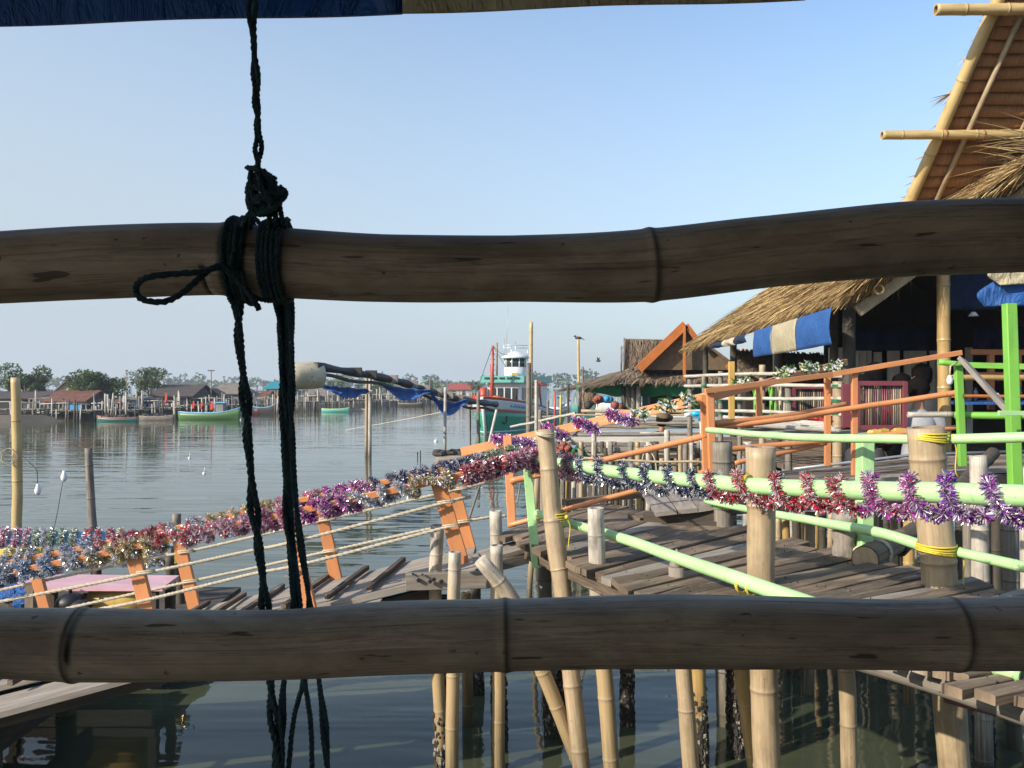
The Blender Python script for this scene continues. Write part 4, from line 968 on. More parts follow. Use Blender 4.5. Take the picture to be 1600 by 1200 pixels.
for f_ in (.12, .5, .85):
    m_ = MB(); c = [nc[i].lerp(fc[i], f_)-Vector((0, 0, .095)) for i in range(2, nb*4, 8)]
    m_.tube(c, .05, 8); m_.build('joist', 'grey', t)
m_ = MB(); m_.beam(nc[4]-Vector((0, 0, .08))+Vector((.06, 0, 0)), nc[60]-Vector((0, 0, .08))+Vector((.05, 0, 0)), .05, .09); m_.build('edge_beam', 'deckwood_dark', t)
# plank ends poking out at lower right
t = empty('side_platform', at(1560, 1070, 3.1), 'small lower platform of thick sawn planks at the lower right corner', 'platform')
for k in range(6):
    a = at(1468+k*26, 1052+k*5, 3.25-.03*k); b_ = a+Vector((.5, .42, 0)); m_ = MB(); m_.beam(a+Vector((rng.uniform(-.05, .03), 0, rng.uniform(-.01, .01))), b_, .06, .04 if k < 4 else .06, jit=.02); m_.build('plank', 'deckwood_dark' if k % 2 else 'deckwood', t)
m_ = MB(); m_.beam(at(1478, 1078, 3.35), at(1640, 1120, 3.1), .05, .09); m_.build('beam', 'redwood', t)
# raised boards
t = empty('low_ramp', onz(1060, 815, DZ), 'three wide smooth boards forming a low ramp on the far side of the deck', 'ramp')
for (q,) in [([(1003, 769), (1034, 765), (1057, 797), (1024, 801)],), ([(1036, 765), (1065, 762), (1090, 794), (1059, 797)],), ([(1068, 762), (1100, 766), (1117, 790), (1092, 794)],)]:
    P_ = []
    for j, (x, y) in enumerate(q): P_.append(at(x, y, 6.9 if j < 2 else 6.0))
    m_ = MB(); m_.slab(P_, .03); m_.build('board', 'greywood', t)
m_ = MB(); m_.beam(at(1006, 812, 6.15), at(1122, 806, 6.05), .07, .1); m_.beam(at(1006, 824, 6.1), at(1122, 818, 6.0), .07, .04); m_.build('bearer', 'darkwood', t)
m_ = MB(); m_.beam(at(985, 806, 6.3), at(1003, 812, 6.2), .05, .03, jit=.01); m_.build('timber_offcut', 'deckwood', label='small brown offcut lying left of the low board ramp', cat='timber')
m_ = MB(); m_.beam(at(880, 785, 6.8), at(1010, 772, 7.2), .06, .05, jit=.01); m_.build('timber_offcut', 'deckwood', label='long brown timber along the far edge of the deck, left of the low ramp', cat='timber')

# walkway of the upper level (upper right)
UZ = 1.7
t = empty('upper_walkway', onz(1400, 735, UZ), 'raised plank walkway with a steel pipe along its edge, behind the thickest split post', 'walkway')
A = [onz(1135, 757, UZ), onz(1265, 752, UZ), onz(1400, 745, UZ), onz(1530, 733, UZ), onz(1760, 726, UZ)]
B = [onz(1210, 736, UZ), onz(1300, 730, UZ), onz(1430, 714, UZ), onz(1560, 710, UZ), onz(1760, 706, UZ)]
ca = curve(A, 60); cb = curve(B, 60)
for k in range(7):
    f0, f1 = k/7, (k+1)/7-.012; m_ = MB()
    for i in range(0, 60, 4): m_.slab([ca[i].lerp(cb[i], f0), ca[i+4].lerp(cb[i+4], f0), ca[i+4].lerp(cb[i+4], f1), ca[i].lerp(cb[i], f1)], .04)
    m_.build('walkway_plank', 'deckwood' if k % 3 else 'greywood', t)
for f_ in (.03, .9):
    m_ = MB()
    for i in range(0, 60, 6): m_.beam(ca[i].lerp(cb[i], f_)-Vector((0, 0, .13)), ca[i+6].lerp(cb[i+6], f_)-Vector((0, 0, .13)), .07, .16)
    m_.build('side_beam', 'darkwood', t)
m_ = MB(); m_.tube([at(1240, 733, 7.9), at(1425, 711, 8.3), at(1620, 704, 8.6)], .015, 8); m_.build('steel_pipe', 'steel', t)
g0 = 'stilts under the upper walkway'
for k, (px, y0, w_, d, mt) in enumerate([(1168, 690, 14, 7.3, 'pale'), (1186, 700, 17, 7.0, 'pale'), (1206, 730, 12, 8.2, 'darkb'), (1227, 806, 13, 7.1, 'ochre'), (1244, 806, 13, 7.0, 'darkb'), (1266, 800, 16, 6.6, 'tan'), (1285, 800, 12, 7.6, 'darkb'), (1298, 800, 9, 8.2, 'tan'), (1347, 790, 10, 8, 'grey'), (1365, 790, 14, 6.9, 'tan'), (1385, 790, 10, 8.1, 'darkb'), (1396, 790, 12, 7.6, 'tan'), (1408, 790, 9, 8.3, 'darkb'), (1420, 770, 17, 6.4, 'ochre'), (1500, 770, 13, 6.8, 'darkb'), (1513, 770, 15, 6.6, 'grey'), (1556, 770, 16, 7.0, 'darkb'), (1590, 770, 14, 7.4, 'tan'), (1330, 800, 9, 8.6, 'darkb'), (1255, 800, 8, 9, 'grey'), (1375, 700, 9, 9.2, 'darkb'), (1450, 770, 11, 8.2, 'darkb'), (1480, 770, 12, 7.6, 'grey'), (1216, 806, 9, 8.4, 'tan'), (1236, 806, 8, 8.8, 'pale'), (1254, 806, 10, 7.7, 'ochre'), (1275, 800, 9, 8.8, 'ochre'), (1308, 800, 11, 7.0, 'tan'), (1338, 790, 9, 7.4, 'pale'), (1356, 790, 8, 8.8, 'tan'), (1430, 780, 9, 8.0, 'tan'), (1548, 775, 10, 8.2, 'ochre'), (1568, 775, 9, 8.6, 'grey'), (1600, 775, 14, 6.6, 'pale')]):
    stilt([(px, y0), (px+rng.uniform(-3, 3), 1000)], d, w_, mt, 'bamboo stilt in the crowd of stilts under the raised walkway', g0)

# ------------------------------------------------------------------ green rails
def rail(name, pts, mat, label, cat='handrail', spacing=.45, group=None, hollow=True, wob=.004, seg=18):
    P_ = [at(x, y, d) for x, y, d, w_ in pts]; r = [w_/F*d/2 for x, y, d, w_ in pts]
    m_ = MB(); m_.bamboo(P_, r, spacing, seg, hollow, .045, wob); return m_.build(name, mat, label=label, cat=cat, group=group)
GR = [(822, 714, 5.4, 15), (900, 728, 5.1, 18), (1000, 742, 4.75, 20), (1100, 752, 4.4, 23), (1200, 760, 4.05, 26), (1300, 765, 3.75, 29), (1400, 768, 3.45, 31), (1500, 771, 3.22, 34), (1640, 776, 2.95, 36)]
rail('bamboo_handrail', GR, 'mint', 'thick mint green bamboo handrail wound with tinsel, crossing the right half', spacing=.62)
rail('bamboo_handrail', [(834, 800, 5.35, 12), (1000, 851, 4.65, 17), (1200, 921, 3.8, 25), (1600, 1056, 2.9, 30)], 'mint', 'mint green bamboo rail sloping down across the deck to the lower rail', spacing=.55)
rail('bamboo_handrail', [(1105, 672, 6.0, 9), (1250, 683, 5.1, 12), (1440, 686, 4.35, 15), (1640, 682, 3.9, 17)], 'mint', 'thin mint green bamboo rail highest of the three, tied to the split post', spacing=.5)
rail('bamboo_handrail', [(1103, 782, 6.0, 9), (1170, 796, 5.6, 11), (1350, 828, 4.7, 16), (1443, 853, 4.4, 18)], 'mint', 'mint green bamboo mid rail ending at the thickest split post', spacing=.5)
rail('bamboo_handrail', [(1486, 860, 4.25, 15), (1640, 895, 3.8, 19)], 'mint', 'mint green bamboo mid rail right of the thickest split post', spacing=.5)
def timber(name, p0, p1, w, mat, label, cat='post', dep=None, group=None, up=(0, 1, 0)):
    d = (p0[2]+p1[2])/2; m_ = MB(); m_.beam(at(*p0), at(*p1), w/F*d, dep if dep else w/F*d*.8, up=up, jit=.004); return m_.build(name, mat, label=label, cat=cat, group=group)
timber('timber_upright', (822, 708, 5.38), (838, 886, 5.3), 14, 'mint', 'mint green timber hanging at the left end of the garlanded rail')
timber('timber_upright', (1352, 684, 4.9), (1350, 880, 4.9), 20, 'mint', 'short mint green timber upright between garlanded rail and top rail', dep=.1)
timber('timber_upright', (1497, 566, 6.2), (1504, 728, 6.2), 11, 'lime', 'slim bright green upright with a hanging bulb beside it', dep=.04)
timber('timber_upright', (1577, 474, 4.85), (1587, 780, 4.85), 17, 'lime', 'strong bright green upright near the right edge, reaching up to the blue tarp', dep=.055)
timber('timber_rail', (1497, 570, 6.25), (1640, 574, 6.1), 9, 'lime', 'dark green timber rail between the two bright green uprights', 'rail', group=None)
rail('bamboo_crosspiece', [(1466, 566, 6.18, 9), (1505, 570, 6.14, 9)], 'lime', 'short green bamboo stub tied crosswise at the slim green upright', 'bamboo pole')
rail('bamboo_rail', [(1418, 648, 6.35, 9), (1490, 648, 6.3, 9)], 'pale', 'unpainted whitish part of the middle rail left of the slim green upright', 'rail')
rail('bamboo_rail', [(1491, 649, 6.3, 11), (1600, 650, 6.1, 12), (1650, 650, 6., 12)], 'lime', 'bright green bamboo rail through both green uprights', 'rail')
timber('timber_rail', (1560, 645, 4.7), (1650, 646, 4.7), 7, 'mint', 'pale green rail stub right of the strong green upright', 'rail')
rail('bamboo_rail', [(1488, 590, 7.4, 9), (1650, 590, 7.4, 9)], 'ochre', 'yellowish bamboo rail behind the green uprights', 'rail')
rail('bamboo_rail', [(1488, 619, 7.3, 5), (1650, 620, 7.3, 6)], 'orange_deep', 'thin orange bamboo rail behind the green uprights', 'rail')
timber('plank_brace', (1503, 562, 6.0), (1584, 652, 5.0), 15, 'greywood', 'grey weathered plank leaning between the two green uprights', 'plank', dep=.03)
for (x, y, d, r_, lb) in [(1451, 682, 4.26, .088, 'yellow cord round the top of the thickest split post'), (1463, 856, 4.26, .088, 'yellow cord binding the mid rail to the thickest split post'), (868, 806, 5.0, .06, 'yellow cord round the leaning post beside the mint green timber')]:
    m_ = MB(); tie(m_, at(x, y, d), (.08, 0, 1), r_, 4, .005, .05); e = at(x, y, d)+Vector((r_*1.05, -.05, 0)); m_.blob(e, .014, 7, 5)
    m_.tube(curve([e, e+Vector((.02, 0, -.06)), e+Vector((.01, -.01, -.16)), e+Vector((.03, 0, -.2))], 12), .0035, 5)
    m_.build('yellow_string', 'rope_yellow', label=lb, cat='string')
for (x, y, d, r_) in [(1168, 757, 4.15, .045), (1160, 912, 3.95, .04), (1176, 916, 3.9, .04)]:
    m_ = MB(); tie(m_, at(x, y, d), (.5, -.8, -.1), r_, 2, .0035, .012); m_.build('yellow_string', 'rope_yellow', label='yellow cord ring round a mint green rail near the thick pale post', cat='string', group='cord rings on the mint green rails')
# garland on the green rail
line = [at(x, y, d) for x, y, d, w_ in GR]
def sub(line, t0, t1, n=14):
    c = curve(line, 200); return [c[int(lerp(t0, t1, k/n)*200)] for k in range(n+1)]
tinsel(wind(sub(line, .0, .14), .045, 5, .01), .042, 2300, segs([(.5, PINK), (1, ROSE)]), 'pink and magenta tinsel packed round the left end of the mint green handrail')
tinsel(wind(sub(line, .13, .40), .048, 6, .018, 0., 0), .034, 1500, segs([(1, NAVY)]), 'navy and silver tinsel wound in six turns round the mint green handrail')
tinsel(wind(sub(line, .39, .645), .055, 4, .02, .4, 0), .036, 1500, segs([(1, RED)]), 'red tinsel wound in loops round the mint green handrail near the thick pale post')
tinsel(wind(sub(line, .64, 1.), .058, 5, .022, .4, 0), .038, 1600, segs([(.1, RED), (.45, MAG), (1, PUR)]), 'purple and magenta tinsel wound round the mint green handrail at right')

# ------------------------------------------------------------------ orange ramp railing behind the deck
timber('timber_upright', (793, 682, 6.6), (800, 822, 6.4), 13, 'orange', 'orange timber post standing free over the water left of the deck corner', dep=.05)
timber('timber_upright', (1099, 617, 6.3), (1103, 742, 6.3), 10, 'orange', 'back board of the orange double post behind the deck', dep=.04)
timber('timber_upright', (1109, 608, 6.2), (1113, 745, 6.2), 11, 'orange', 'front board of the orange double post behind the deck', dep=.05)
timber('sloping_board', (725, 705, 7.6), (1105, 622, 6.35), 15, 'orange', 'sloping orange handrail board left of the orange double post, carrying purple tinsel and white flowers', 'handrail', dep=.03, up=(0, 0, 1)) if False else None
def board(p0, p1, hpx, mat, label, th=.028, cat='handrail'):
    a = at(*p0); b_ = at(*p1); m_ = MB(); m_.beam(a, b_, th, hpx/F*(p0[2]+p1[2])/2, jit=.003); return m_.build('handrail_board', mat, label=label, cat=cat)
board((722, 706, 7.6), (1106, 621, 6.3), 15, 'orange', 'sloping orange handrail board left of the orange double post, carrying purple tinsel and white flowers')
board((1106, 622, 6.35), (1322, 566, 7.4), 11, 'orange', 'orange board rising to the right behind the front orange rail, hung with white flowers')
board((1102, 611, 6.15), (1300, 585, 6.5), 8, 'orange', 'front orange rail board, left length from the double post'); board((1300, 585, 6.5), (1502, 551, 6.6), 8, 'orange', 'front orange rail board, right length rising to the slim green upright')
rail('orange_bamboo_rail', [(797, 752, 6.45, 10), (930, 722, 6.4, 9), (1106, 680, 6.3, 10)], 'orange', 'orange bamboo rail from the free standing post to the double post, below the sloping board', 'rail', .4)
rail('orange_bamboo_rail', [(795, 821, 6.35, 8), (885, 796, 6.2, 8), (1106, 736, 6.2, 8)], 'orange', 'lowest orange bamboo rail, sloping over the left part of the deck', 'rail', .4)
rail('orange_bamboo_rail', [(1112, 662, 6.25, 9), (1240, 648, 6.5, 9), (1323, 631, 6.8, 8)], 'orange', 'orange bamboo rail right of the double post, upper of the pair', 'rail', .4)
rail('orange_bamboo_rail', [(1118, 668, 6.3, 8), (1240, 654, 6.4, 9), (1300, 643, 6.5, 9), (1493, 614, 6.4, 9)], 'orange', 'long orange bamboo rail running to the slim green upright', 'rail', .4)
rail('orange_bamboo_rail', [(1117, 704, 6.25, 9), (1250, 692, 6.4, 9), (1495, 668, 6.4, 8)], 'orange', 'orange bamboo rail passing just behind the top mint rail', 'rail', .4)
rail('orange_bamboo_rail', [(1147, 724, 6.3, 8), (1290, 692, 6.5, 8)], 'orange', 'short orange bamboo rail under the top mint rail', 'rail', .4)
for k, (x, y0, y1, d, lb) in enumerate([(1186, 596, 664, 6.7, 'thin orange timber upright at the left bamboo fence'), (1293, 585, 728, 6.9, 'orange brown timber upright right of the blue and cream tarp'), (1335, 578, 745, 6.55, 'orange timber upright in front of the maroon slatted gate'), (1143, 565, 655, 7.6, 'yellow ochre timber upright at the corner of the bamboo fence')]):
    timber('timber_upright', (x, y0, d), (x, y1, d), 9, 'ochre_paint' if k == 3 else 'orange', lb, dep=.035)
def flowers(px, py, d, n, s_, label):
    t = empty('flower_bunch', at(px, py, d), label, 'flowers'); m_ = MB(); l_ = MB()
    for k in range(n):
        p = at(px+rng.gauss(0, s_*.45), py+rng.gauss(0, s_*.28), d-rng.uniform(0, .06)); c = rng.choice([(.8, .8, .7), (.75, .75, .78), (.7, .68, .4)])
        for j in range(5):
            a = j*1.2566+rng.random(); dv = Vector((math.cos(a), -.4, math.sin(a)))*.022; m_.blade(p, dv, .02, Vector((-math.sin(a), 0, math.cos(a))), c)
        for j in range(3):
            dv = Vector((rng.gauss(0, 1), rng.gauss(0, 1), rng.gauss(0, 1))).normalized()*.05; l_.blade(p, dv, .016, dv.cross(Vector((0, 1, .3))).normalized(), (.05, .12, .03))
    m_.build('petals', 'petal', t); l_.build('foliage', 'petal', t)
for px, py, lb in [(1000, 646, 'white artificial flowers on the sloping orange board, lowest of the row'), (1042, 632, 'large bunch of white flowers midway up the sloping orange board'), (1078, 621, 'white flowers beside the top of the orange double post'), (1157, 600, 'white flowers on the orange board just right of the double post'), (1226, 582, 'small white flowers below the left end of the striped tarp'), (1265, 576, 'white flowers on the orange board under the striped tarp'), (1306, 572, 'white flowers with green leaves at the upper end of the orange board')]:
    flowers(px, py, 6.28 if px < 1100 else 6.75, 20, 13, lb)
pl = [at(722, 706, 7.6), at(1106, 621, 6.3)]
for (a, b_, lb) in [(.15, .33, 'purple tinsel drooping over the top of the free standing orange post'), (.37, .47, 'purple and white tinsel tuft on the sloping board left of the leaning post'), (.5, .6, 'purple and white tinsel tuft on the sloping board, second from the top'), (.63, .74, 'purple and white tinsel tuft on the sloping board nearest the white flowers')]:
    ln = [pl[0].lerp(pl[1], lerp(a, b_, k/8))+Vector((0, -.035, .05*math.cos(k/8*3.1416))) for k in range(9)]
    tinsel(ln, .055, 1500, segs([(.5, MAG), (1, PUR)]), lb)

# ------------------------------------------------------------------ gangway on the left
t = empty('gangway', at(560, 960, 5.1), 'grey sloping plank gangway with dark cleats on the left', 'gangway')
def gw(px, f_):      # px across the picture, f_ 0 = far edge, 1 = near edge
    X = lerp(-3.6, -.1, (px+20)/800.); z = 1.357+X*.22; return Vector((X, lerp(5.75, lerp(4.1, 4.75, min(1, max(0, (X+2.8)/1.4))), f_), z))
for k in range(3):
    f0, f1 = (.0, .28, .52)[k], (.27, .51, .70)[k]
    for (a, b_) in ((-40, 400), (402, 760)):
        m_ = MB(); e = rng.uniform(-15, 15); m_.slab([gw(a, f0), gw(b_+e, f0), gw(b_+e, f1), gw(a, f1)], .035, .02); m_.build('gangway_plank', 'greywood', t)
m_ = MB(); m_.slab([gw(-40, .74)-Vector((0, 0, .05)), gw(628, .74)-Vector((0, 0, .05)), gw(628, 1.02)-Vector((0, 0, .05)), gw(-40, 1.02)-Vector((0, 0, .05))], .03); m_.build('gangway_plank', 'greywood', t)
for f_ in (.08, .62, .95):
    m_ = MB(); m_.beam(gw(-40, f_)-Vector((0, 0, .11)), gw(700 if f_ < .7 else 615, f_)-Vector((0, 0, .11)), .05, .08); m_.build('stringer', 'darkwood', t)
for k, px in enumerate((-10, 60, 130, 195, 262, 322, 378, 436, 506, 566, 622)):
    m_ = MB(); u = Vector((0, 0, .025)); m_.beam(gw(px+14, .02)+u, gw(px-12, .72)+u, .032, .03, jit=.006); m_.build('cleat', 'deckwood_dark', t)
timber('crossbeam', (634, 909, 5.0), (758, 905, 5.1), 26, 'greywood', 'grey drilled crossbeam tying the post heads at the end of the gangway', 'beam', dep=.05, up=(0, 0, 1)) if False else None
m_ = MB(); a = at(634, 909, 4.97); b_ = at(772, 905, 5.05); m_.beam(a, b_, .05, 26/F*5.0); t2 = empty('crossbeam', a, 'grey drilled crossbeam tying the post heads at the end of the gangway', 'beam'); m_.build('timber', 'greywood', t2)
m_ = MB()
for px, py in ((654, 907), (672, 909), (678, 906), (690, 909), (645, 897), (660, 898)): q = at(px, py, 4.94); m_.tube([q+Vector((0, .012, 0)), q-Vector((0, .002, 0))], .006 if py < 900 else .012, 8)
m_.build('bolt_hole', 'black', t2)
m_ = MB(); m_.beam(at(757, 870, 5.5), at(820, 852, 5.6), .25, .03, jit=.01); m_.beam(at(770, 885, 5.4), at(822, 872, 5.5), .04, .07, jit=.01); m_.build('broken_planks', 'greywood', label='broken plank ends where the gangway meets the deck', cat='planks')
m_ = MB()
for k in range(16):
    p = at(748+rng.uniform(-4, 4), 876+rng.uniform(-3, 5), 5.05); m_.blade(p, Vector((rng.uniform(-.06, .0), -.01, rng.uniform(-.02, .05))), .004, (0, 0, 1), (.5, .45, .35))
m_.build('splinters', 'straw', label='splintered bamboo fibres at the head of the slanting brace', cat='splinters')
# posts
go = 'orange posts along the gangway'
def gpost(p0, p1, w, label):
    m_ = MB(); m_.beam(at(*p0), at(*p1), w/F*p0[2], .035, up=(0, 1, 0), jit=.003); return m_.build('gangway_post', 'orange', label=label, cat='post', group=go)
gpost((207, 858, 4.85), (250, 1035, 4.8), 22, 'near side orange post in front of the pink table'); gpost((450, 806, 4.9), (492, 985, 4.85), 21, 'near side orange post behind the hanging ropes')
gpost((684, 752, 4.95), (722, 880, 4.95), 23, 'widest orange post at the upper end of the gangway, near side'); gpost((55, 890, 5.65), (84, 1000, 5.65), 17, 'leftmost orange post, far side of the gangway')
gpost((280, 845, 5.7), (306, 958, 5.7), 19, 'far side orange post beside the right end of the pink table'); gpost((499, 785, 5.72), (526, 906, 5.72), 18, 'far side orange post right of the hanging ropes'); gpost((704, 742, 5.75), (736, 862, 5.75), 18, 'far side orange post at the upper end of the gangway')
NR = [(-20, 903, 4.8), (20, 894, 4.8), (200, 857, 4.82), (392, 815, 4.85), (700, 747, 4.92), (826, 714, 5.3)]
FR = [(-20, 886, 5.6), (125, 857, 5.62), (250, 831, 5.65), (392, 799, 5.68), (530, 768, 5.7), (710, 730, 5.72), (815, 705, 5.75)]
for ln, lb in ((NR, 'orange wooden handrail of the gangway, near side'), (FR, 'orange wooden handrail of the gangway, far side')):
    c = curve([at(*p) for p in ln], 12); m_ = MB()
    for a, b_ in zip(c, c[1:]): m_.beam(a, b_+(b_-a)*.02, .042, .036, u0=1)
    m_.build('handrail', 'orange', label=lb, cat='handrail')
for pts, lb in [([(-10, 924, 5.72), (205, 878, 5.72), (292, 862, 5.69), (390, 840, 5.7), (510, 812, 5.7), (718, 764, 5.74), (780, 748, 5.8)], 'topmost pale rope strung along the far side of the gangway'),
                ([(-10, 942, 4.85), (220, 897, 4.78), (390, 861, 4.85), (465, 845, 4.83), (697, 785, 4.9), (735, 776, 5.0)], 'second pale rope strung along the near side of the gangway'),
                ([(70, 958, 5.7), (300, 908, 5.68), (390, 889, 5.7), (515, 861, 5.7), (725, 815, 5.72), (790, 806, 5.8)], 'pale rope tied low along the far side of the gangway'),
                ([(150, 953, 4.8), (235, 936, 4.78), (390, 898, 4.82), (480, 880, 4.82), (705, 822, 4.9)], 'lowest pale rope along the near side of the gangway')]:
    m_ = MB(); P_ = [at(*p) for p in pts]; rope(m_, P_, .011, 70); m_.build('side_rope', 'rope_cream', label=lb, cat='rope')
for (x, y, d) in [(230, 894, 4.8), (463, 843, 4.84), (697, 785, 4.92), (705, 822, 4.92), (512, 812, 5.7), (517, 861, 5.7), (292, 862, 5.7), (300, 908, 5.7), (718, 764, 5.74), (725, 815, 5.74)]:
    m_ = MB()
    for s_ in (-1, .6):
        c = at(x, y+s_*1.8, d); hw = .048; hd = .03; q = [c+Vector((-hw, -hd, 0)), c+Vector((hw, -hd, .012)), c+Vector((hw, hd, 0)), c+Vector((-hw, hd, -.01)), c+Vector((-hw, -hd, 0))]
        m_.tube(q, .0045, 5)
    m_.build('rope_lashing', 'rope_cream', label='cord lashing holding a side rope to an orange gangway post', cat='lashing', group='cord lashings on the gangway posts')
def rails(ln, off=Vector((0, 0, 0))): return [at(*p)+off for p in ln]
nr = rails(NR); frl = rails(FR)
def gar(line, t0, t1, turns, r, per, cols, lb, R_=.036, sag=.0): tinsel(wind(sub(line, t0, t1), R_, int(turns*2), sag*.5, rng.random()*6), r*.72, per*1.2, cols, lb)
gar(nr, 0., .20, 5, .05, 2100, segs([(.5, LBLUE), (1, SILV)]), 'blue and silver tinsel, near rail, lower left corner of the gangway')
gar(nr, .20, .40, 5, .045, 1700, segs([(.4, LBLUE), (.7, SILV), (1, GOLD)]), 'silver and pale gold tinsel, near rail, above the pink table')
gar(nr, .40, .60, 6, .045, 1700, segs([(.3, GOLD), (.5, RED), (1, ROSE)]), 'rose and red tinsel, near rail, left of the hanging ropes')
gar(nr, .60, .70, 5, .05, 2300, segs([(.5, PINK), (1, MAG)]), 'dense magenta tinsel, near rail, right of the hanging ropes', sag=.02)
gar(nr, .70, .80, 3, .042, 1700, segs([(.5, SILV), (1, GOLD)]), 'pale gold and white tinsel, near rail, before the widest orange post', sag=.02)
gar(nr, .81, 1., 6, .05, 2100, segs([(.6, RED), (1, PINK)]), 'red tinsel, near rail, meeting the mint green handrail')
gar(frl, 0., .30, 7, .045, 1600, segs([(.4, SILV), (.7, LBLUE), (1, RED)]), 'silver, blue and red tinsel, far rail, left part')
gar(frl, .30, .50, 6, .042, 1600, segs([(.3, RED), (.6, SILV), (1, GOLD)]), 'red, white and gold tinsel, far rail, above the third orange post')
gar(frl, .50, .72, 7, .043, 1900, segs([(.2, GOLD), (.6, PINK), (1, MAG)]), 'pink and magenta tinsel, far rail, behind and right of the hanging ropes')
gar(frl, .72, .90, 7, .045, 1800, segs([(1, NAVY)]), 'navy and silver tinsel, far rail, behind the widest orange post')
gar(frl, .90, 1., 4, .05, 1900, segs([(1, LGREEN)]), 'greenish white tinsel, far rail, upper end')

# pontoon with the pink table
t = empty('pontoon', (-4.2, 7, 0), 'dark low pontoon carrying the pink table', 'pontoon')
for k in range(7):
    m_ = MB(); y = 6.55+k*.3; m_.slab([(-7, y, .34), (-2.75, y, .34), (-2.75, y+.285, .34), (-7, y+.285, .34)], .05); m_.build('plank', 'darkwood', t)
m_ = MB(); m_.beam((-7, 6.6, .2), (-2.78, 6.6, .2), .06, .18); m_.beam((-7, 8.55, .2), (-2.78, 8.55, .2), .06, .18); m_.build('beam', 'darkwood', t)
for x in (-6.4, -5.6, -4.7, -3.8, -2.85):
    m_ = MB(); m_.tube([(x, 6.75, -.6), (x, 6.75, .3)], .07, 10); m_.build('stilt', 'darkb', t)
t = empty('landing_stage', (-3.6, 5.2, 0), 'grey landing boards at the foot of the gangway in the lower left corner', 'landing')
for k in range(8):
    m_ = MB(); y = 4.3+k*.24; m_.slab([(-6, y, .38), (-3.1, y, .38), (-3.1, y+.225, .38), (-6, y+.225, .38)], .04); m_.build('plank', 'greywood', t)
m_ = MB(); m_.beam((-3.13, 4.25, .25), (-3.13, 6.3, .25), .05, .18); m_.build('side_beam', 'darkwood', t)
for y in (4.4, 5.3, 6.2):
    m_ = MB(); m_.tube([(-3.25, y, -.6), (-3.25, y, .33)], .07, 10); m_.build('stilt', 'darkb', t)
t = empty('pink_table', at(150, 910, 7), 'low table with a faded pink board top on the pontoon', 'table')
m_ = MB(); m_.slab([at(5, 917, 6.75), at(254, 918, 6.75), at(280, 899, 7.2), at(60, 897, 7.25)], .03); m_.build('table_top', 'pink_paint', t)
for px, d in ((22, 6.8), (82, 7.15), (240, 6.8), (266, 7.1), (150, 6.9)):
    m_ = MB(); a = at(px, 921, d); m_.beam(a, (a.x, a.y, .33), .07, .06, up=(0, 1, 0)); m_.build('leg', 'darkwood', t)
t = empty('yellow_barrel', at(190, 935, 6.9), 'yellow plastic barrel lying on its side under the pink table', 'barrel')
m_ = MB(); c = at(188, 937, 6.95); m_.tube([c+Vector((x, 0, 0)) for x in (-.23, -.22, -.1, 0, .1, .21, .23)], [.09, .12, .135, .14, .135, .12, .09], 18); m_.build('drum', 'yellow_plastic', t)
m_ = MB(); m_.tube([c+Vector((-.23, 0, 0)), c+Vector((-.3, 0, 0))], .055, 12); m_.build('cap', 'grey', t)
t = empty('black_pot', at(112, 940, 6.7), 'round black pot with a knobbed lid under the pink table', 'pot')
m_ = MB(); c = at(110, 942, 6.7); m_.blob(c, .11, 16, 8, 0, (1, 1, .75)); m_.build('bowl', 'black', t); m_ = MB(); m_.tube([c+Vector((0, 0, .07)), c+Vector((0, 0, .13))], .014, 8); m_.build('knob', 'black', t)
m_ = MB(); m_.blob(at(128, 946, 6.6), .07, 12, 6, .1, (1.3, 1, .6)); m_.build('tar_bundle', 'black', label='small black bundle right of the round black pot', cat='bundle')
m_ = MB(); c = at(30, 940, 6.6)
for k in range(9): m_.blob(c+Vector((rng.uniform(-.1, .1), rng.uniform(-.05, .05), rng.uniform(-.02, .08))), rng.uniform(.04, .08), 8, 5, .25)
m_.build('blue_bag', 'blue_tarp', label='crumpled blue bag on the pontoon at the left edge', cat='bag')
m_ = MB(); m_.beam(at(48, 912, 6.55), at(48, 955, 6.5), .07, .05, up=(0, 1, 0)); m_.build('timber_stub', 'deckwood', label='brown timber stub left of the near orange post', cat='timber')
board((-15, 839, 8.1), (302, 843, 8.1), 20, 'skyblue', 'sky blue board wound with little tinsel rings at the far side of the pontoon', .03, 'board')
board((-15, 866, 7.9), (66, 863, 7.9), 15, 'yellow_paint', 'short yellow board at the left edge below the blue board', .03, 'board')
board((148, 872, 7.9), (296, 873, 7.9), 14, 'yellow_paint', 'long yellow board below the sky blue board', .03, 'board')
cl = [ROSE, ROSE, PINK, ROSE, LGREEN, SILV, LGREEN, LGREEN, LGREEN, RED, RED, RED, GOLD]
for k, px in enumerate((4, 8, 26, 42, 57, 70, 81, 97, 115, 136, 153, 173, 188)):
    c = at(px, 840, 8.08); m_ = [c+Vector((math.sin(a)*.02+.02*a/6.3, -math.cos(a)*.03, math.sin(a)*.07)) for a in [i*.5 for i in range(14)]]
    tinsel([c+Vector((.01*math.sin(a), -.03*math.cos(a), .075*math.sin(a))) for a in [i*.42 for i in range(16)]], .04, 900, segs([(1, cl[k])]), 'small tinsel ring hung on the sky blue board', 'tinsel rings on the sky blue board')
for k, px in enumerate((12, 30, 48, 160, 180, 196, 232, 240, 255, 285)):
    c = at(px, 866 if px < 60 else 873, 7.86)
    tinsel([c+Vector((.01*math.sin(a), -.03*math.cos(a), .06*math.sin(a))) for a in [i*.42 for i in range(16)]], .035, 800, segs([(1, (GOLD, SILV, NAVY)[k % 3])]), 'small tinsel ring hung on a yellow board', 'tinsel rings on the yellow boards')
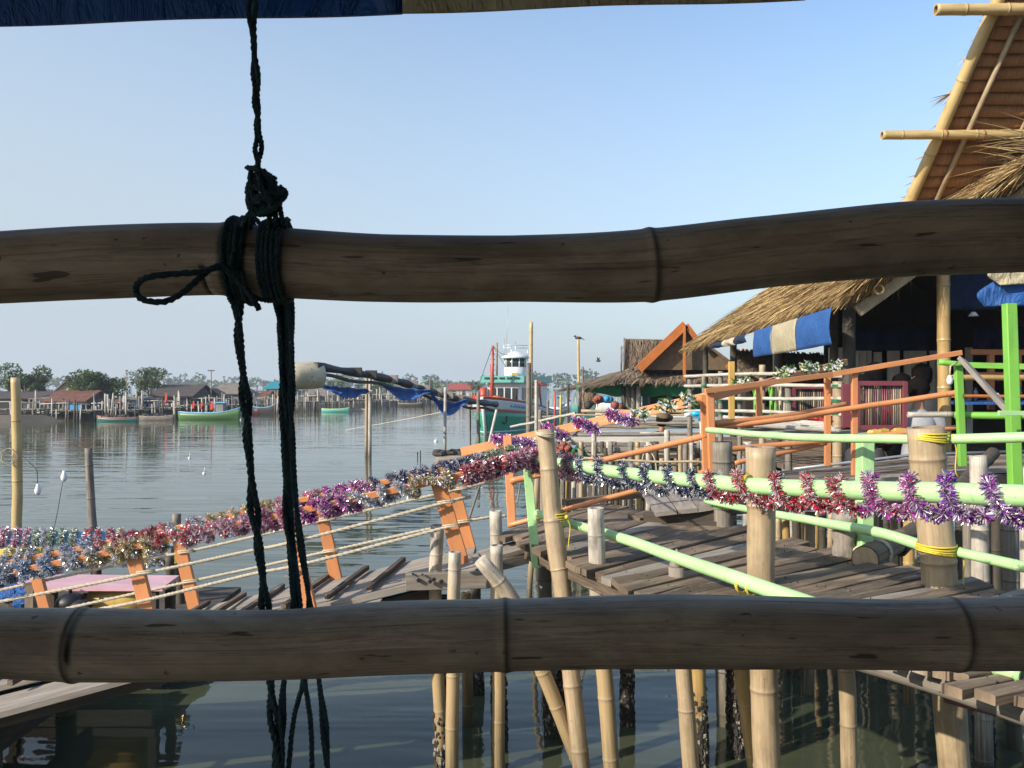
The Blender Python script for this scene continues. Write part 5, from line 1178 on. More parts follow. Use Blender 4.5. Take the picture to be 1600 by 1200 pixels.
stilt([(24, 590), (27, 720), (26, 850), (26, 960)], 8.6, [13, 15, 15, 15], 'yellow', 'tall yellow bamboo pole with a wire tangle at the left edge', None, False, spacing=.55, name='bamboo_pole')
stilt([(138, 700), (145, 830), (152, 950)], 8.4, [11, 13, 13], 'grey', 'grey bamboo pole leaning behind the blue board', None, True, name='bamboo_pole')
stilt([(276, 802), (272, 900), (270, 960)], 8.3, [13, 13, 13], 'grey', 'short grey post at the right end of the blue board', None, False, name='bamboo_pole')
for px, d in ((20, 7.9), (152, 7.95), (80, 8.15), (265, 7.5), (282, 8.0)):
    stilt([(px, 868), (px, 950)], d, 13, 'darkb', 'short dark stilt under the boards of the pontoon', 'dark stilts behind the pink table', name='short_stilt')
m_ = MB(); c = at(14, 713, 8.5)
for k in range(9):
    a0 = rng.random()*6; m_.tube([c+Vector((math.cos(a)*rng.uniform(.05, .09), rng.uniform(-.02, .02), math.sin(a)*.08)) for a in [a0+i*.5 for i in range(14)]], .002, 4)
m_.build('wire_tangle', 'rope_cream', label='coiled tangle of wire on the tall yellow bamboo pole', cat='wire')
for (px, py, up_, lb, pts) in [(59, 765, 1, 'white bulb hanging on a thin wire right of the yellow pole', [(59, 755), (58, 735), (52, 728), (35, 712)]), (100, 744, 0, 'white lamp socket on a bent wire left of the grey pole', [(99, 748), (95, 770), (90, 800), (84, 828), (80, 880)])]:
    t = empty('light_bulb', at(px, py, 7.6), lb, 'light bulb'); m_ = MB(); m_.tube([at(x, y, 7.6) for x, y in pts], .003, 5); m_.build('wire', 'black', t)
    m_ = MB(); c = at(px, py, 7.6); m_.tube([c+Vector((0, 0, z)) for z in (-.05, -.03, .0, .02, .05)], [.01, .025, .028, .018, .012], 10); m_.build('bulb', 'pvc_white', t)

# ------------------------------------------------------------------ big pavilion at right (roof with straw)
E0 = 3.1; EZ = 3.5; RW = 2.25; RH = 1.6
ED = Vector((.08, 1, 0)).normalized(); EL = Vector((ED.y, -ED.x, 0))
def ev(d, w, z): return Vector((E0+.08*d, d, 0))+EL*w+Vector((0, 0, z))
t = empty('thatched_pavilion', ev(18, 2, 1.3), 'large open pavilion under a shaggy golden straw roof at right', 'pavilion')
D0, D1 = 9.3, 24.
m_ = MB(); m_.slab([ev(D0, -.05, EZ), ev(D1, -.05, EZ), ev(D1, RW, EZ+RH), ev(D0, RW, EZ+RH)], .12)
m_.slab([ev(D0, RW, EZ+RH+.004), ev(D1, RW, EZ+RH+.004), ev(D1, RW*2+2, EZ-1.2), ev(D0, RW*2+2, EZ-1.2)], .12)
m_.build('roof', 'thatch_base', t)
st = MB(); dn = (EL*-RW+Vector((0, 0, -RH))).normalized(); nrm_ = (EL*-RH+Vector((0, 0, RW))).normalized()
SC = [(.58, .41, .17), (.5, .34, .14), (.7, .53, .26), (.34, .22, .1), (.36, .24, .1), (.2, .12, .06), (.12, .07, .035)]
for k in range(26000):
    d = D0-.1+(D1-D0)*rng.random()**1.7; w_ = rng.uniform(.02, RW+.05) if rng.random() < .8 else rng.uniform(.0, .2)
    p = ev(d, w_, EZ+RH*w_/RW)+nrm_*rng.uniform(.0, .07)
    v = (dn+ED*rng.gauss(-.12, .32)+nrm_*rng.gauss(-.0, .13)).normalized()*(rng.uniform(.3, .65) if w_ > .5 else rng.uniform(.25, .48)); c = rng.choice(SC); q = rng.uniform(.45, 1.3)
    st.blade(p, v, rng.uniform(.008, .027)*(1+max(0, d-14)*.05), ED*.8+nrm_*rng.uniform(-.5, .5), tuple(x*q for x in c), Vector((0, 0, -rng.uniform(0, .08))))
for k in range(1800):      # straw of the gable end
    u = rng.random(); p = ev(D0-.05, RW*u, EZ+RH*u)+nrm_*rng.uniform(-.08, .08)
    v = (dn*.7-ED*rng.uniform(.1, .9)+EL*rng.gauss(0, .35)+Vector((0, 0, -rng.uniform(0, .5)))).normalized()*rng.uniform(.12, .4); c = rng.choice(SC)
    st.blade(p, v, rng.uniform(.006, .016), EL*.6+ED, c, Vector((0, 0, -rng.uniform(0, .1))))
for k in range(60):        # long loose straws at the ridge
    p = ev(D0-.1, RW*rng.uniform(.72, 1.05), EZ+RH*rng.uniform(.78, 1.0)); v = Vector((-1, -rng.uniform(.0, .6), rng.uniform(-.12, .22))).normalized()*rng.uniform(.4, 1.0); st.blade(p, v, .01, (0, 0, 1), rng.choice(SC), Vector((0, 0, -rng.uniform(0, .12))))
st.build('straw', 'straw', t, kind='stuff')
m_ = MB(); m_.bamboo([ev(D0-.12, .12, EZ-.08), ev(14, .12, EZ-.08), ev(D1, .12, EZ-.08)], .055, .5, 16, True); m_.build('eave_pole', 'yellow', t)
m_ = MB(); m_.beam(ev(D0+.05, -.05, EZ-.3), ev(D0+.05, RW, EZ+RH-.2), .06, .13); m_.build('rafter', 'tan', t)
for d in (12, 15, 18, 22):
    m_ = MB(); m_.beam(ev(d, 0, EZ-.16), ev(d, RW, EZ+RH-.16), .06, .1); m_.beam(ev(d, RW+.05, EZ+RH-.2), ev(d, RW*2+1.8, EZ-1.2), .06, .1); m_.build('rafter', 'darkb', t)
for (d, w_, r_, mt) in [(9.6, .62, .068, 'ochre'), (10.2, .12, .075, 'darkb'), (12.8, .7, .06, 'darkb'), (14, .14, .07, 'darkb'), (18, .14, .07, 'darkb'), (22, .14, .07, 'darkb')]:
    a = ev(d, w_, .0) ; m_ = MB()
    if mt == 'ochre': a = at(1476, 600, 9.5); m_.bamboo([Vector((a.x+.02, a.y, -.4)), Vector((a.x-.02, a.y, 4.0))], r_, .55, 16)
    else: m_.bamboo([Vector((a.x, a.y, -.4)), Vector((a.x, a.y, EZ+.1))], r_, .5, 14)
    m_.build('post', mt, t)
m_ = MB(); m_.slab([ev(D0, .05, EZ-.14), ev(D1, .05, EZ-.14), ev(D1, RW, EZ+RH-.14), ev(D0, RW, EZ+RH-.14)], .01); m_.slab([ev(D0, RW, EZ+RH-.15), ev(D1, RW, EZ+RH-.15), ev(D1, RW*2+1.9, EZ-1.25), ev(D0, RW*2+1.9, EZ-1.25)], .01); m_.build('shade_lining', 'shade_wall', t)  # near-black sheets added under the roof to darken the interior
m_ = MB(); m_.box((3.6, 9.3, 1.2), (12, 9.38, 1.33))
for k in range(26): m_.box((3.6, 9.4+k*.3, 1.27), (12, 9.4+k*.3+.28, 1.33))
m_.build('floor', 'deckwood', t)
for x in (4.2, 5.5, 6.8, 8.1):
    for y in (9.5, 12.5):
        m_ = MB(); m_.tube([(x, y, -.6), (x, y, 1.25)], .06, 9); m_.build('stilt', 'darkb', t)
# back wall of the restaurant
t = empty('back_wall', at(1420, 640, 17), 'white panelled wall with dark openings at the back of the pavilion', 'wall')
for x0, x1, y0 in ((1296, 1326, 543), (1334, 1362, 543), (1366, 1378, 550), (1388, 1406, 548), (1414, 1448, 548), (1454, 1478, 548), (1510, 1520, 543)):
    m_ = MB(); a = at(x0, 640, 16); b_ = at(x1, y0, 16); m_.box((a.x, 16, 1.3), (b_.x, 16.06, b_.z)); p_ = m_.build('panel', 'white_paint', t)
    m_ = MB()
    if x1-x0 > 20:
        for fr_ in (.3, .7): xx = lerp(a.x, b_.x, fr_); m_.box((xx-.012, 15.985, 1.6), (xx+.012, 15.998, b_.z-.1))
        m_.build('batten', 'whitewood', p_)
m_ = MB(); a = at(1290, 640, 16.2); b_ = at(1900, 440, 16.2); m_.box((a.x, 16.2, 1.3), (b_.x, 16.3, 5.6)); m_.build('shade_backing', 'shade_wall', t)  # near-black sheet stands for the darkness behind the panels
for k, (x0, x1, y0, y1, d, lb) in enumerate([(1336, 1462, 508, 548, 15, 'long blue valance coloured dark for the shade deep inside the pavilion'), (1522, 1600, 510, 545, 13, 'blue valance coloured dark for shade behind the strong green upright')]):
    rows = [[at(lerp(x0, x1, u/12), lerp(y0, y1, v/3), d+.06*math.sin(u*1.7)) for u in range(13)] for v in range(4)]; m_ = MB(); m_.sheet(rows, .008); m_.build('valance', 'shade_blue_cloth', label=lb, cat='valance')
def tarp(quads, mats, name, lb, bulge=.12, n=14, wr=.03):
    t = empty(name, quads[0][3], lb, 'tarpaulin')
    for q, mt in zip(quads, mats):
        rows = []
        for i in range(n+1):
            r = []
            for j in range(11):
                u, v = i/n, j/10; p = q[0].lerp(q[1], u).lerp(q[3].lerp(q[2], u), v)
                w_ = wr*(mnoise.noise(Vector((p.x*5+u*4, p.y*2, p.z*5)))+.6*math.sin(u*9+v*7+p.z*6)*v)
                r.append(p+Vector((-w_-bulge*math.sin(v*3.14), -w_*.5, 0)))
            rows.append(r)
        m_ = MB(); m_.sheet(rows, .006); m_.build('panel', mt, t)
    return t
def evp(px, z):     # point under the eave seen at picture column px
    k = (px-800)/F; d = (E0-.3)/(k-.08); return ev(d, -.3, z)
tq = []
for x0, x1, zt0, zt1, zb0, zb1 in ((1300, 1246, 3.25, 3.25, 2.84, 2.83), (1246, 1207, 3.25, 3.25, 2.83, 2.83), (1207, 1179, 3.25, 3.25, 2.83, 2.83)):
    tq.append([evp(x0, zt0), evp(x1, zt1), evp(x1, zb1), evp(x0, zb0)])
tarp(tq, ['blue_tarp', 'cream_tarp', 'blue_tarp'], 'striped_tarpaulin', 'blue, cream and blue striped tarpaulin hanging under the straw eave', .03, wr=.015)
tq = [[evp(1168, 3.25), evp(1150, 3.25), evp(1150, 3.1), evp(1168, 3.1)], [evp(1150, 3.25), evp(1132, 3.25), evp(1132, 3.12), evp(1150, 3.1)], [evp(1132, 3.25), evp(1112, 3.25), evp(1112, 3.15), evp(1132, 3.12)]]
tarp(tq, ['shade_blue_cloth', 'fibre', 'shade_blue_cloth'], 'striped_tarpaulin', 'farther rolled up blue and cream tarpaulin under the straw eave', .05)
tarp([[at(1478, 425, 10.3), at(1556, 425, 10.2), at(1556, 484, 10.2), at(1478, 484, 10.3)]], ['shade_blue_cloth'], 'blue_tarpaulin', 'blue tarpaulin coloured dark for the shade right of the ochre bamboo post', .03)
tarp([[at(1552, 440, 4.9), at(1680, 436, 4.9), at(1680, 478, 4.9), at(1538, 479, 4.9)], [at(1552, 418, 4.86), at(1680, 418, 4.86), at(1680, 440, 4.86), at(1562, 446, 4.86)]], ['blue_tarp', 'cream_tarp'], 'blue_tarpaulin', 'rolled blue tarpaulin with a cream fold on top of the strong green upright', .05)
# upper thatch roof seen from below
t = empty('upper_roof', (6, 9, 4.3), 'high thatched roof seen from below at the top right, edged with bamboo', 'roof')
def r1(x, d): return Vector((x+.277*(11.5-d), d, 4.86+1.48*(11.5-d)))
nv = Vector((0, -1.48, -1)).normalized()   # downward normal of the underside
d = 11.9
while d > 9.65:
    m_ = MB(); rows = []
    for i in range(21):
        x = 5.42+i*.3; j_ = .01*math.sin(i*1.7+d*9); rows.append([r1(x, d)+nv*(.028+j_), r1(x, d-.04)+nv*.005, r1(x, d-.112)+nv*(-.035)])
    m_.sheet(rows, .006, True, (.26, .05)); m_.build('thatch_course', 'thatch_under', t); d -= .087
m_ = MB(); m_.slab([r1(5.37, 11.95)-nv*.07, r1(11.5, 11.95)-nv*.07, r1(11.5, 9.6)-nv*.07, r1(5.37, 9.6)-nv*.07], .03)
m_.slab([r1(5.6, 9.6)-nv*.08, r1(11.5, 9.6)-nv*.08, Vector((12.2, 7.8, 5.2)), Vector((7.2, 7.8, 5.2))], .06); m_.build('roof_back', 'thatch_base', t)
s2 = MB()
for k in range(120):
    p = r1(5.37, rng.uniform(9.6, 11.9))-nv*.09; s2.blade(p, Vector((-rng.uniform(.02, .14), rng.uniform(-.1, .1), -rng.uniform(.02, .14))), .01, (0, 0, 1), rng.choice(SC))
for k in range(9):
    p = r1(5.3, 10.7)-nv*.02; s2.blade(p, Vector((-rng.uniform(.15, .3), rng.uniform(-.1, .1), -rng.uniform(.06, .2))), .012, (0, 0, 1), rng.choice(SC))
s2.build('loose_straw', 'straw', t, kind='stuff')
m_ = MB(); m_.bamboo([r1(5.34, 11.95)+nv*.05, r1(5.34, 9.6)+nv*.05], .074, .95, 16); m_.build('verge_pole', 'yellow', t)
for x in (5.68, 6.35, 7.3):
    m_ = MB(); m_.tube([r1(x, 11.95)+nv*.08, r1(x, 9.6)+nv*.08], .034 if x < 5.8 else .022, 8); m_.build('rafter', 'tan', t)
for (px, py, d, r_) in ((1378, 211, 10.99, .061), (1462, 15, 10.14, .071)):
    a = at(px, py, d-.15); m_ = MB(); m_.bamboo([a, a+Vector((2.5, 0, .01)), a+Vector((6.5, .02, 0))], [r_*.93, r_, r_], .55, 18); m_.build('purlin', 'yellow', t)
    m_ = MB()
    for dx in ((.8, 1.28) if py > 100 else (1.1,)): tie(m_, a+Vector((dx, 0, 0)), (1, 0, 0), r_*1.03, 2, .004, .012)
    m_.build('binding', 'net_red', t)
for x, y in ((7.4, 11.7), (11.5, 11.7), (11.8, 8.2)):
    m_ = MB(); m_.tube([(x, y, 1.0), (x, y, 4.9 if y > 9 else 5.3)], .06, 10); m_.build('post', 'darkb', t)

# ------------------------------------------------------------------ bamboo fence in front of the pavilion
t = empty('bamboo_fence', at(1190, 660, 10.6), 'bamboo fence with white cross poles and green ties below the straw eave', 'fence')
for (px, y0, w_, d) in ((1078, 590, 8, 11.6), (1100, 588, 7, 11.2), (1126, 580, 8, 11), (1156, 582, 7, 10.8), (1191, 570, 10, 10.4), (1232, 573, 11, 10.0), (1309, 596, 16, 9.4)):
    m_ = MB(); a = at(px, y0, d); m_.bamboo([a, Vector((a.x, a.y, 1.1))], w_/F*d/2, .28, 12); p_ = m_.build('post', 'tan' if px % 2 else 'grey', t)
    m_ = MB()
    for yy in (603, 626, 645): tie(m_, at(px, yy, d), (0, 0, 1), w_/F*d/2*1.05, 3, .006, .05)
    m_.build('green_tie', 'rope_greenc', p_)
for y in ((588, 584, 588), (603, 602, 603), (622, 623, 623), (642, 643, 648)):
    m_ = MB(); m_.bamboo([at(1070, y[0], 11.6), at(1190, y[1], 10.3), at(1318, y[2], 9.3)], .022, .5, 10, True, .06, .01); m_.build('cross_pole', 'pale', t)
def slat_panel(x0, x1, y0, y1, d, lb, n, frame='maroon'):
    t = empty('slatted_gate', at((x0+x1)/2, y1, d), lb, 'gate')
    for yy in (y0, y1):
        m_ = MB(); m_.beam(at(x0, yy, d), at(x1, yy, d), .03, .05); m_.build('frame_bar', frame, t)
    for xx in (x0, x1):
        m_ = MB(); m_.beam(at(xx, y0-3, d-.003), at(xx, y1+3, d-.003), .05, .03, up=(0, 1, 0)); m_.build('frame_bar', frame, t)
    for k in range(n):
        m_ = MB(); x = lerp(x0+2, x1-2, (k+.5)/n); m_.tube([at(x, y0+1, d+.03), at(x+rng.uniform(-.6, .6), y1-1, d+.03)], (x1-x0)/n*.34/F*d, 7); m_.build('slat', rng.choice(['grey', 'tan', 'grey', 'darkb', 'maroon']), t)
slat_panel(1340, 1414, 599, 668, 8.9, 'maroon framed gate with bamboo slats in front of the seated people', 20)
slat_panel(1240, 1300, 605, 668, 10.6, 'shaded slatted panel behind the bamboo fence', 16)
m_ = MB(); m_.box(tuple(at(1317, 668, 8.95)), tuple(at(1331, 600, 9.0))); m_.build('maroon_board', 'maroon', label='maroon board standing left of the slatted gate', cat='board')
t = empty('rear_hut', at(1220, 640, 19), 'dark low hut with a brown thatch skirt behind the bamboo fence', 'hut')
m_ = MB(); a = at(1165, 690, 19); b_ = at(1325, 598, 19); m_.box((a.x, 19, 1.2), (b_.x, 20.5, b_.z)); m_.build('wall', 'shade_wall', t)  # near-black box stands for the shaded inside of the hut
m_ = MB(); q = [at(1150, 600, 18.5), at(1330, 602, 18.5), at(1330, 556, 19.8), at(1150, 548, 19.8)]; m_.slab(q, .08); m_.build('roof', 'thatch_base', t)
m_ = MB()
for k in range(2200):
    u, v = rng.random(), rng.random(); p = q[0].lerp(q[1], u).lerp(q[3].lerp(q[2], u), v)+Vector((0, -.03, .05)); c = rng.choice([(.2, .15, .1), (.27, .21, .15), (.14, .1, .07), (.33, .26, .18)])
    m_.blade(p, Vector((rng.gauss(0, .06), -.25, -.22)), .03, (1, 0, 0), c)
m_.build('thatch', 'straw', t, kind='stuff')
for px, lb, mt in ((1182, 'left lime green cloth hanging behind the bamboo fence', 'lime'), (1207, 'right lime green cloth hanging behind the bamboo fence', 'lime'), (1221, 'khaki cloth hanging behind the bamboo fence', 'fibre')):
    rows = [[at(px-5+u*2.2, lerp(604, 662, v/4), 11.8+.05*math.sin(u*2+v)) for u in range(5)] for v in range(5)]; m_ = MB(); m_.sheet(rows, .02); m_.build('hanging_cloth', mt, label=lb, cat='cloth')
# odds and ends on the walkway edge
m_ = MB()
for k in range(5): a = at(1130+k*12, 652+k*3, 8.9-.2*k); m_.bamboo([a, at(1290+k*6, 662+k*3, 8.4-.1*k)], .022, .4, 10)
m_.build('bamboo_bundle', 'pale', label='bundle of pale bamboo lying behind the orange rails', cat='bamboo')
m_ = MB()
for k in range(22): m_.blob(at(rng.uniform(1225, 1290), rng.uniform(652, 664), 8.6), rng.uniform(.03, .07), 6, 4, .3, (1.5, 1, .5))
m_.build('cloth_heap', 'red_cloth', label='reddish cloth heap behind the orange rails', cat='cloth')
m_ = MB()
for k in range(14): m_.blob(at(rng.uniform(1360, 1410), rng.uniform(672, 680), 8.2), rng.uniform(.03, .06), 6, 4, .3, (1.5, 1, .5))
m_.build('cloth_heap', 'yellow_plastic', label='ochre cloth heap below the maroon gate', cat='cloth')
for k in range(4):
    m_ = MB(); m_.beam(at(1120+k*40, 676+k*4, 8.0), at(1240+k*45, 668+k*3, 8.6), .08, .03, jit=.01); m_.build('loose_plank', ('greywood', 'whitewood')[k % 2], label='loose plank lying on the walkway behind the orange rails', cat='plank', group='loose planks behind the orange rails')
# hanging bulb, lamps
t = empty('light_bulb', at(1484, 590, 6.0), 'white bulb in its socket hanging at the slim green upright', 'light bulb'); c = at(1484, 594, 6.05)
m_ = MB(); m_.tube([c+Vector((0, 0, .03)), c+Vector((.005, 0, .1)), at(1496, 566, 6.1)], .006, 6); m_.build('cable', 'rope_cream', t); m_ = MB(); m_.tube([c+Vector((0, 0, z)) for z in (-.035, -.02, 0, .02, .035)], [.008, .02, .022, .016, .01], 12); m_.build('bulb', 'pvc_white', t)
for px, py, d in ((1365, 470, 10.5), (1521, 490, 10)):
    t = empty('ceiling_bulb', at(px, py, d), 'unlit bulb with a shade hanging inside the pavilion' if px < 1400 else 'unlit bulb hanging right of the ochre bamboo post', 'light bulb'); c = at(px, py, d)
    m_ = MB(); m_.tube([c, c+Vector((0, 0, .35))], .004, 5); m_.build('cord', 'black', t); m_ = MB(); m_.tube([c+Vector((0, 0, .02)), c-Vector((0, 0, .03))], [.02, .06], 12); m_.build('shade', 'pvc_white', t)
# orange stage frame, far right
t = empty('orange_trestle', at(1560, 590, 10.5), 'orange timber frame behind the green uprights', 'frame')
for p0, p1 in (((1515, 550), (1660, 551)), ((1548, 552), (1548, 640)), ((1520, 586), (1660, 586)), ((1590, 552), (1590, 640))):
    m_ = MB(); m_.beam(at(*p0, 10.5), at(*p1, 10.5), .07, .06, up=(0, 1, .01)); m_.build('bar', 'orange_deep', t)
t = empty('dining_table', at(1530, 640, 9.9), 'table with blue cloth behind the green uprights', 'table')
m_ = MB(); a = at(1500, 628, 9.6); m_.box((a.x, 9.6, a.z-.03), (a.x+1.4, 10.4, a.z)); m_.build('table_top', 'blue_tarp', t)
for dx in (.1, 1.3):
    for yy in (9.7, 10.3): m_ = MB(); m_.tube([(a.x+dx, yy, 1.33), (a.x+dx, yy, a.z-.03)], .025, 8); m_.build('leg', 'darkwood', t)
for k, (dx, hh) in enumerate(((.25, .16), (.5, .1), (.75, .2), (1.0, .12))):
    m_ = MB(); c = Vector((a.x+dx, 9.75, a.z)); m_.tube([c, c+Vector((0, 0, hh*.7)), c+Vector((0, 0, hh))], [.035, .035, .015], 12); m_.build('bottle' if hh > .14 else 'cup', 'pvc_white' if k % 2 else 'glass_dark', label=['dark bottle at the left end of the blue table', 'white cup on the blue table', 'tall dark bottle in the middle of the blue table', 'white cup at the right end of the blue table'][k], cat='tableware')

# ------------------------------------------------------------------ people
def person(px, py_head, d, face, shirt, label, lean=0., hold=True, sit=True, cap=None):
    """seated figure; py_head is the picture height of the head centre, face the heading (0 = away)"""
    hc = at(px, py_head, d); base = Vector((hc.x, hc.y, hc.z-(.76 if sit else 1.55)))
    M_ = Matrix.Translation(base) @ Matrix.Rotation(R(face), 4, 'Z')
    t = empty('person', base, label, 'person')
    J = {'pelvis': (0, 0, 0), 'waist': (0, .02+lean*.1, .16), 'chest': (0, .03+lean*.25, .36), 'neck': (0, .03+lean*.38, .54), 'neck2': (0, .045+lean*.42, .62), 'head': (0, .06+lean*.45, .72), 'crown': (0, .055+lean*.45, .86)}
    R_ = {'pelvis': (.14, .11), 'waist': (.125, .095), 'chest': (.155, .105), 'neck': (.07, .065), 'neck2': (.055, .055), 'head': (.082, .098), 'crown': (.062, .075)}
    E = [('pelvis', 'waist'), ('waist', 'chest'), ('chest', 'neck'), ('neck', 'neck2'), ('neck2', 'head'), ('head', 'crown')]
    for s_, n_ in ((-1, 'L'), (1, 'R')):
        J['sh'+n_] = (s_*.18, .03+lean*.3, .47); J['el'+n_] = (s_*.23, .12+lean*.2, .22); J['wr'+n_] = (s_*.14, .34, .2); J['pa'+n_] = (s_*.12, .41, .2)
        R_['sh'+n_] = (.06, .06); R_['el'+n_] = (.042, .042); R_['wr'+n_] = (.028, .026); R_['pa'+n_] = (.04, .02)
        if sit: J['hip'+n_] = (s_*.09, .05, -.02); J['kn'+n_] = (s_*.12, .45, .02); J['an'+n_] = (s_*.12, .43, -.38); J['to'+n_] = (s_*.13, .58, -.43)
        else: J['hip'+n_] = (s_*.09, .0, -.06); J['kn'+n_] = (s_*.1, .03, -.42); J['an'+n_] = (s_*.1, 0, -.78); J['to'+n_] = (s_*.11, .15, -.83)
        R_['hip'+n_] = (.095, .09); R_['kn'+n_] = (.06, .06); R_['an'+n_] = (.038, .038); R_['to'+n_] = (.035, .025)
        E += [('chest', 'sh'+n_), ('sh'+n_, 'el'+n_), ('el'+n_, 'wr'+n_), ('wr'+n_, 'pa'+n_), ('pelvis', 'hip'+n_), ('hip'+n_, 'kn'+n_), ('kn'+n_, 'an'+n_), ('an'+n_, 'to'+n_)]
        px_, py_, pz_ = J['pa'+n_]
        for k, (dx, ln) in enumerate(((-.027, .062), (-.009, .075), (.009, .07), (.026, .056))):
            a, b_ = 'f%d%s' % (k, n_), 'g%d%s' % (k, n_); J[a] = (px_+dx, py_+.035, pz_-.004); J[b_] = (px_+dx*1.15, py_+.03+ln*.75, pz_-.028); R_[a] = (.0095, .009); R_[b_] = (.0075, .007); E += [('pa'+n_, a), (a, b_)]
        a = 'th'+n_; J[a] = (px_-s_*.045, py_+.02, pz_-.005); R_[a] = (.01, .01); E += [('wr'+n_, a)]
    keys = list(J); me = bpy.data.meshes.new('person_body'); loc = [M_ @ Vector(J[k])-base for k in keys]
    me.from_pydata(loc, [(keys.index(a), keys.index(b_)) for a, b_ in E], []); o = bpy.data.objects.new('body', me); COL.objects.link(o); o.parent = t; me.materials.append(MATS['skin'])
    sk = o.modifiers.new('skin', 'SKIN'); sk.branch_smoothing = .3; sk.use_smooth_shade = True
    for i, k in enumerate(keys): me.skin_vertices[0].data[i].radius = R_[k]; me.skin_vertices[0].data[i].use_root = (k == 'pelvis')
    ss = o.modifiers.new('sub', 'SUBSURF'); ss.levels = 1; ss.render_levels = 1
    def tr(p): return M_ @ Vector(p)
    hd = Vector(J['head'])+Vector((0, 0, .02))
    m_ = MB(); m_.blob(tr(hd+Vector((0, -.02, .035))), .118, 16, 10, .03, (.95, 1.05, 1.0), cut=1.9); m_.blob(tr(hd+Vector((0, -.035, .0))), .108, 14, 9, .03, (.95, .95, 1.15)); m_.build('hair', 'hair', t)
    m_ = MB()
    for s_ in (-1, 1): m_.blob(tr(hd+Vector((s_*.034, .093, .0))), .012, 8, 6)
    m_.build('eyes', 'black', t)
    m_ = MB(); m_.tube([tr(hd+Vector((0, .1, .01))), tr(hd+Vector((0, .125, -.03)))], [.008, .016], 8)
    for s_ in (-1, 1): m_.blob(tr(hd+Vector((s_*.088, .0, -.01))), .026, 8, 6, 0, (.5, .8, 1.1))
    m_.tube([tr(hd+Vector((-.028, .098, -.058))), tr(hd+Vector((0, .105, -.06))), tr(hd+Vector((.028, .098, -.058)))], .006, 6); m_.build('face_features', 'skin', t)
    m_ = MB(); m_.tube([tr(p) for p in ((0, 0, -.05), (0, .01, .06), (0, .02+lean*.1, .16), (0, .03+lean*.22, .34), (0, .03+lean*.32, .46), (0, .03+lean*.38, .54))], [.17, .165, .155, .19, .17, .07], 16, False)
    for s_ in (-1, 1): m_.tube([tr((s_*.13, .03+lean*.3, .47)), tr((s_*.19, .04+lean*.29, .43)), tr((s_*.225, .09+lean*.22, .29))], [.075, .075, .062], 10, False)
    m_.build('shirt', shirt, t)
    m_ = MB()
    for s_ in (-1, 1):
        m_.tube([tr(Vector(J['hip'+('L' if s_ < 0 else 'R')])), tr(Vector(J['kn'+('L' if s_ < 0 else 'R')])), tr(Vector(J['an'+('L' if s_ < 0 else 'R')]))], [.12, .085, .06], 10)
    m_.build('trousers', 'shirt_dark', t)
    if cap: m_ = MB(); m_.blob(tr(hd+Vector((0, -.0, .05))), .132, 14, 8, 0, (1, 1.05, .95), cut=1.6); m_.tube([tr(hd+Vector((0, .1, .06))), tr(hd+Vector((0, .2, .045)))], [.09, .05], 10); m_.build('cap', cap, t)
    return t
person(1349, 603, 9.6, 160, 'shirt_dark', 'seated person, only the dark haired head showing above the left of the maroon gate')
person(1380, 583, 9.7, 20, 'shirt_red', 'seated person in a dark red shirt behind the maroon gate', .2)
person(1407, 600, 10.2, 180, 'shirt_dark', 'small seated person behind the right edge of the maroon gate')
person(1434, 608, 9.0, 330, 'shirt_grey', 'person in a grey shirt seen from behind, right of the maroon gate', .1)
person(1457, 585, 9.8, 20, 'shirt_dark', 'taller person with dark hair and dark shirt leaning beside the ochre bamboo post', .25)
person(1023, 656, 15.6, 300, 'shirt_dark', 'person in a brown cap crouching behind the old jetty rail', .3, cap='thatch_base')

# ------------------------------------------------------------------ gabled hut with orange bargeboards, middle distance
t = empty('gabled_hut', at(1020, 640, 29.5), 'thatched hut with orange bargeboards and green netting under its eaves', 'hut')
H0 = 28.5
def thatch_strip(m_, quad, n, ln, cols, seedw=.03):
    a, b_, c, d = [Vector(q) for q in quad]; nrm = (b_-a).cross(d-a).normalized()
    if nrm.z < 0: nrm = -nrm
    dn = (a-d).normalized()
    for k in range(n):
        u, v = rng.random(), rng.random(); p = a.lerp(b_, u).lerp(d.lerp(c, u), v)+nrm*rng.uniform(0, .05); w = (b_-a).normalized()
        col = rng.choice(cols); q = rng.uniform(.6, 1.25)
        m_.blade(p, (dn+w*rng.gauss(0, .2)+nrm*rng.gauss(-.02, .08)).normalized()*rng.uniform(.5, 1.2)*ln, seedw*rng.uniform(.6, 1.4), w, tuple(x*q for x in col), Vector((0, 0, -.04)))
DC = [(.2, .15, .1), (.27, .21, .15), (.14, .1, .07), (.33, .26, .18), (.22, .14, .09)]
rf = MB(); sw = MB()
def slope(q, n, ln=.55, w=.05):
    rf.slab(q, .08); thatch_strip(sw, q, n, ln, DC, w)
# front skirt
slope([at(958, 594, H0), at(1100, 597, H0-.6), at(1100, 572, H0+1.6), at(985, 573, H0+1.6)], 900)
slope([at(1100, 597, H0-.6), at(1240, 602, H0-1.4), at(1240, 572, H0+1.0), at(1100, 572, H0+1.6)], 900)
# long low left lean-to roof
slope([at(872, 609, 33), at(965, 597, H0-.3), at(1000, 574, H0+1.9), at(960, 583, 36)], 1500, .6)
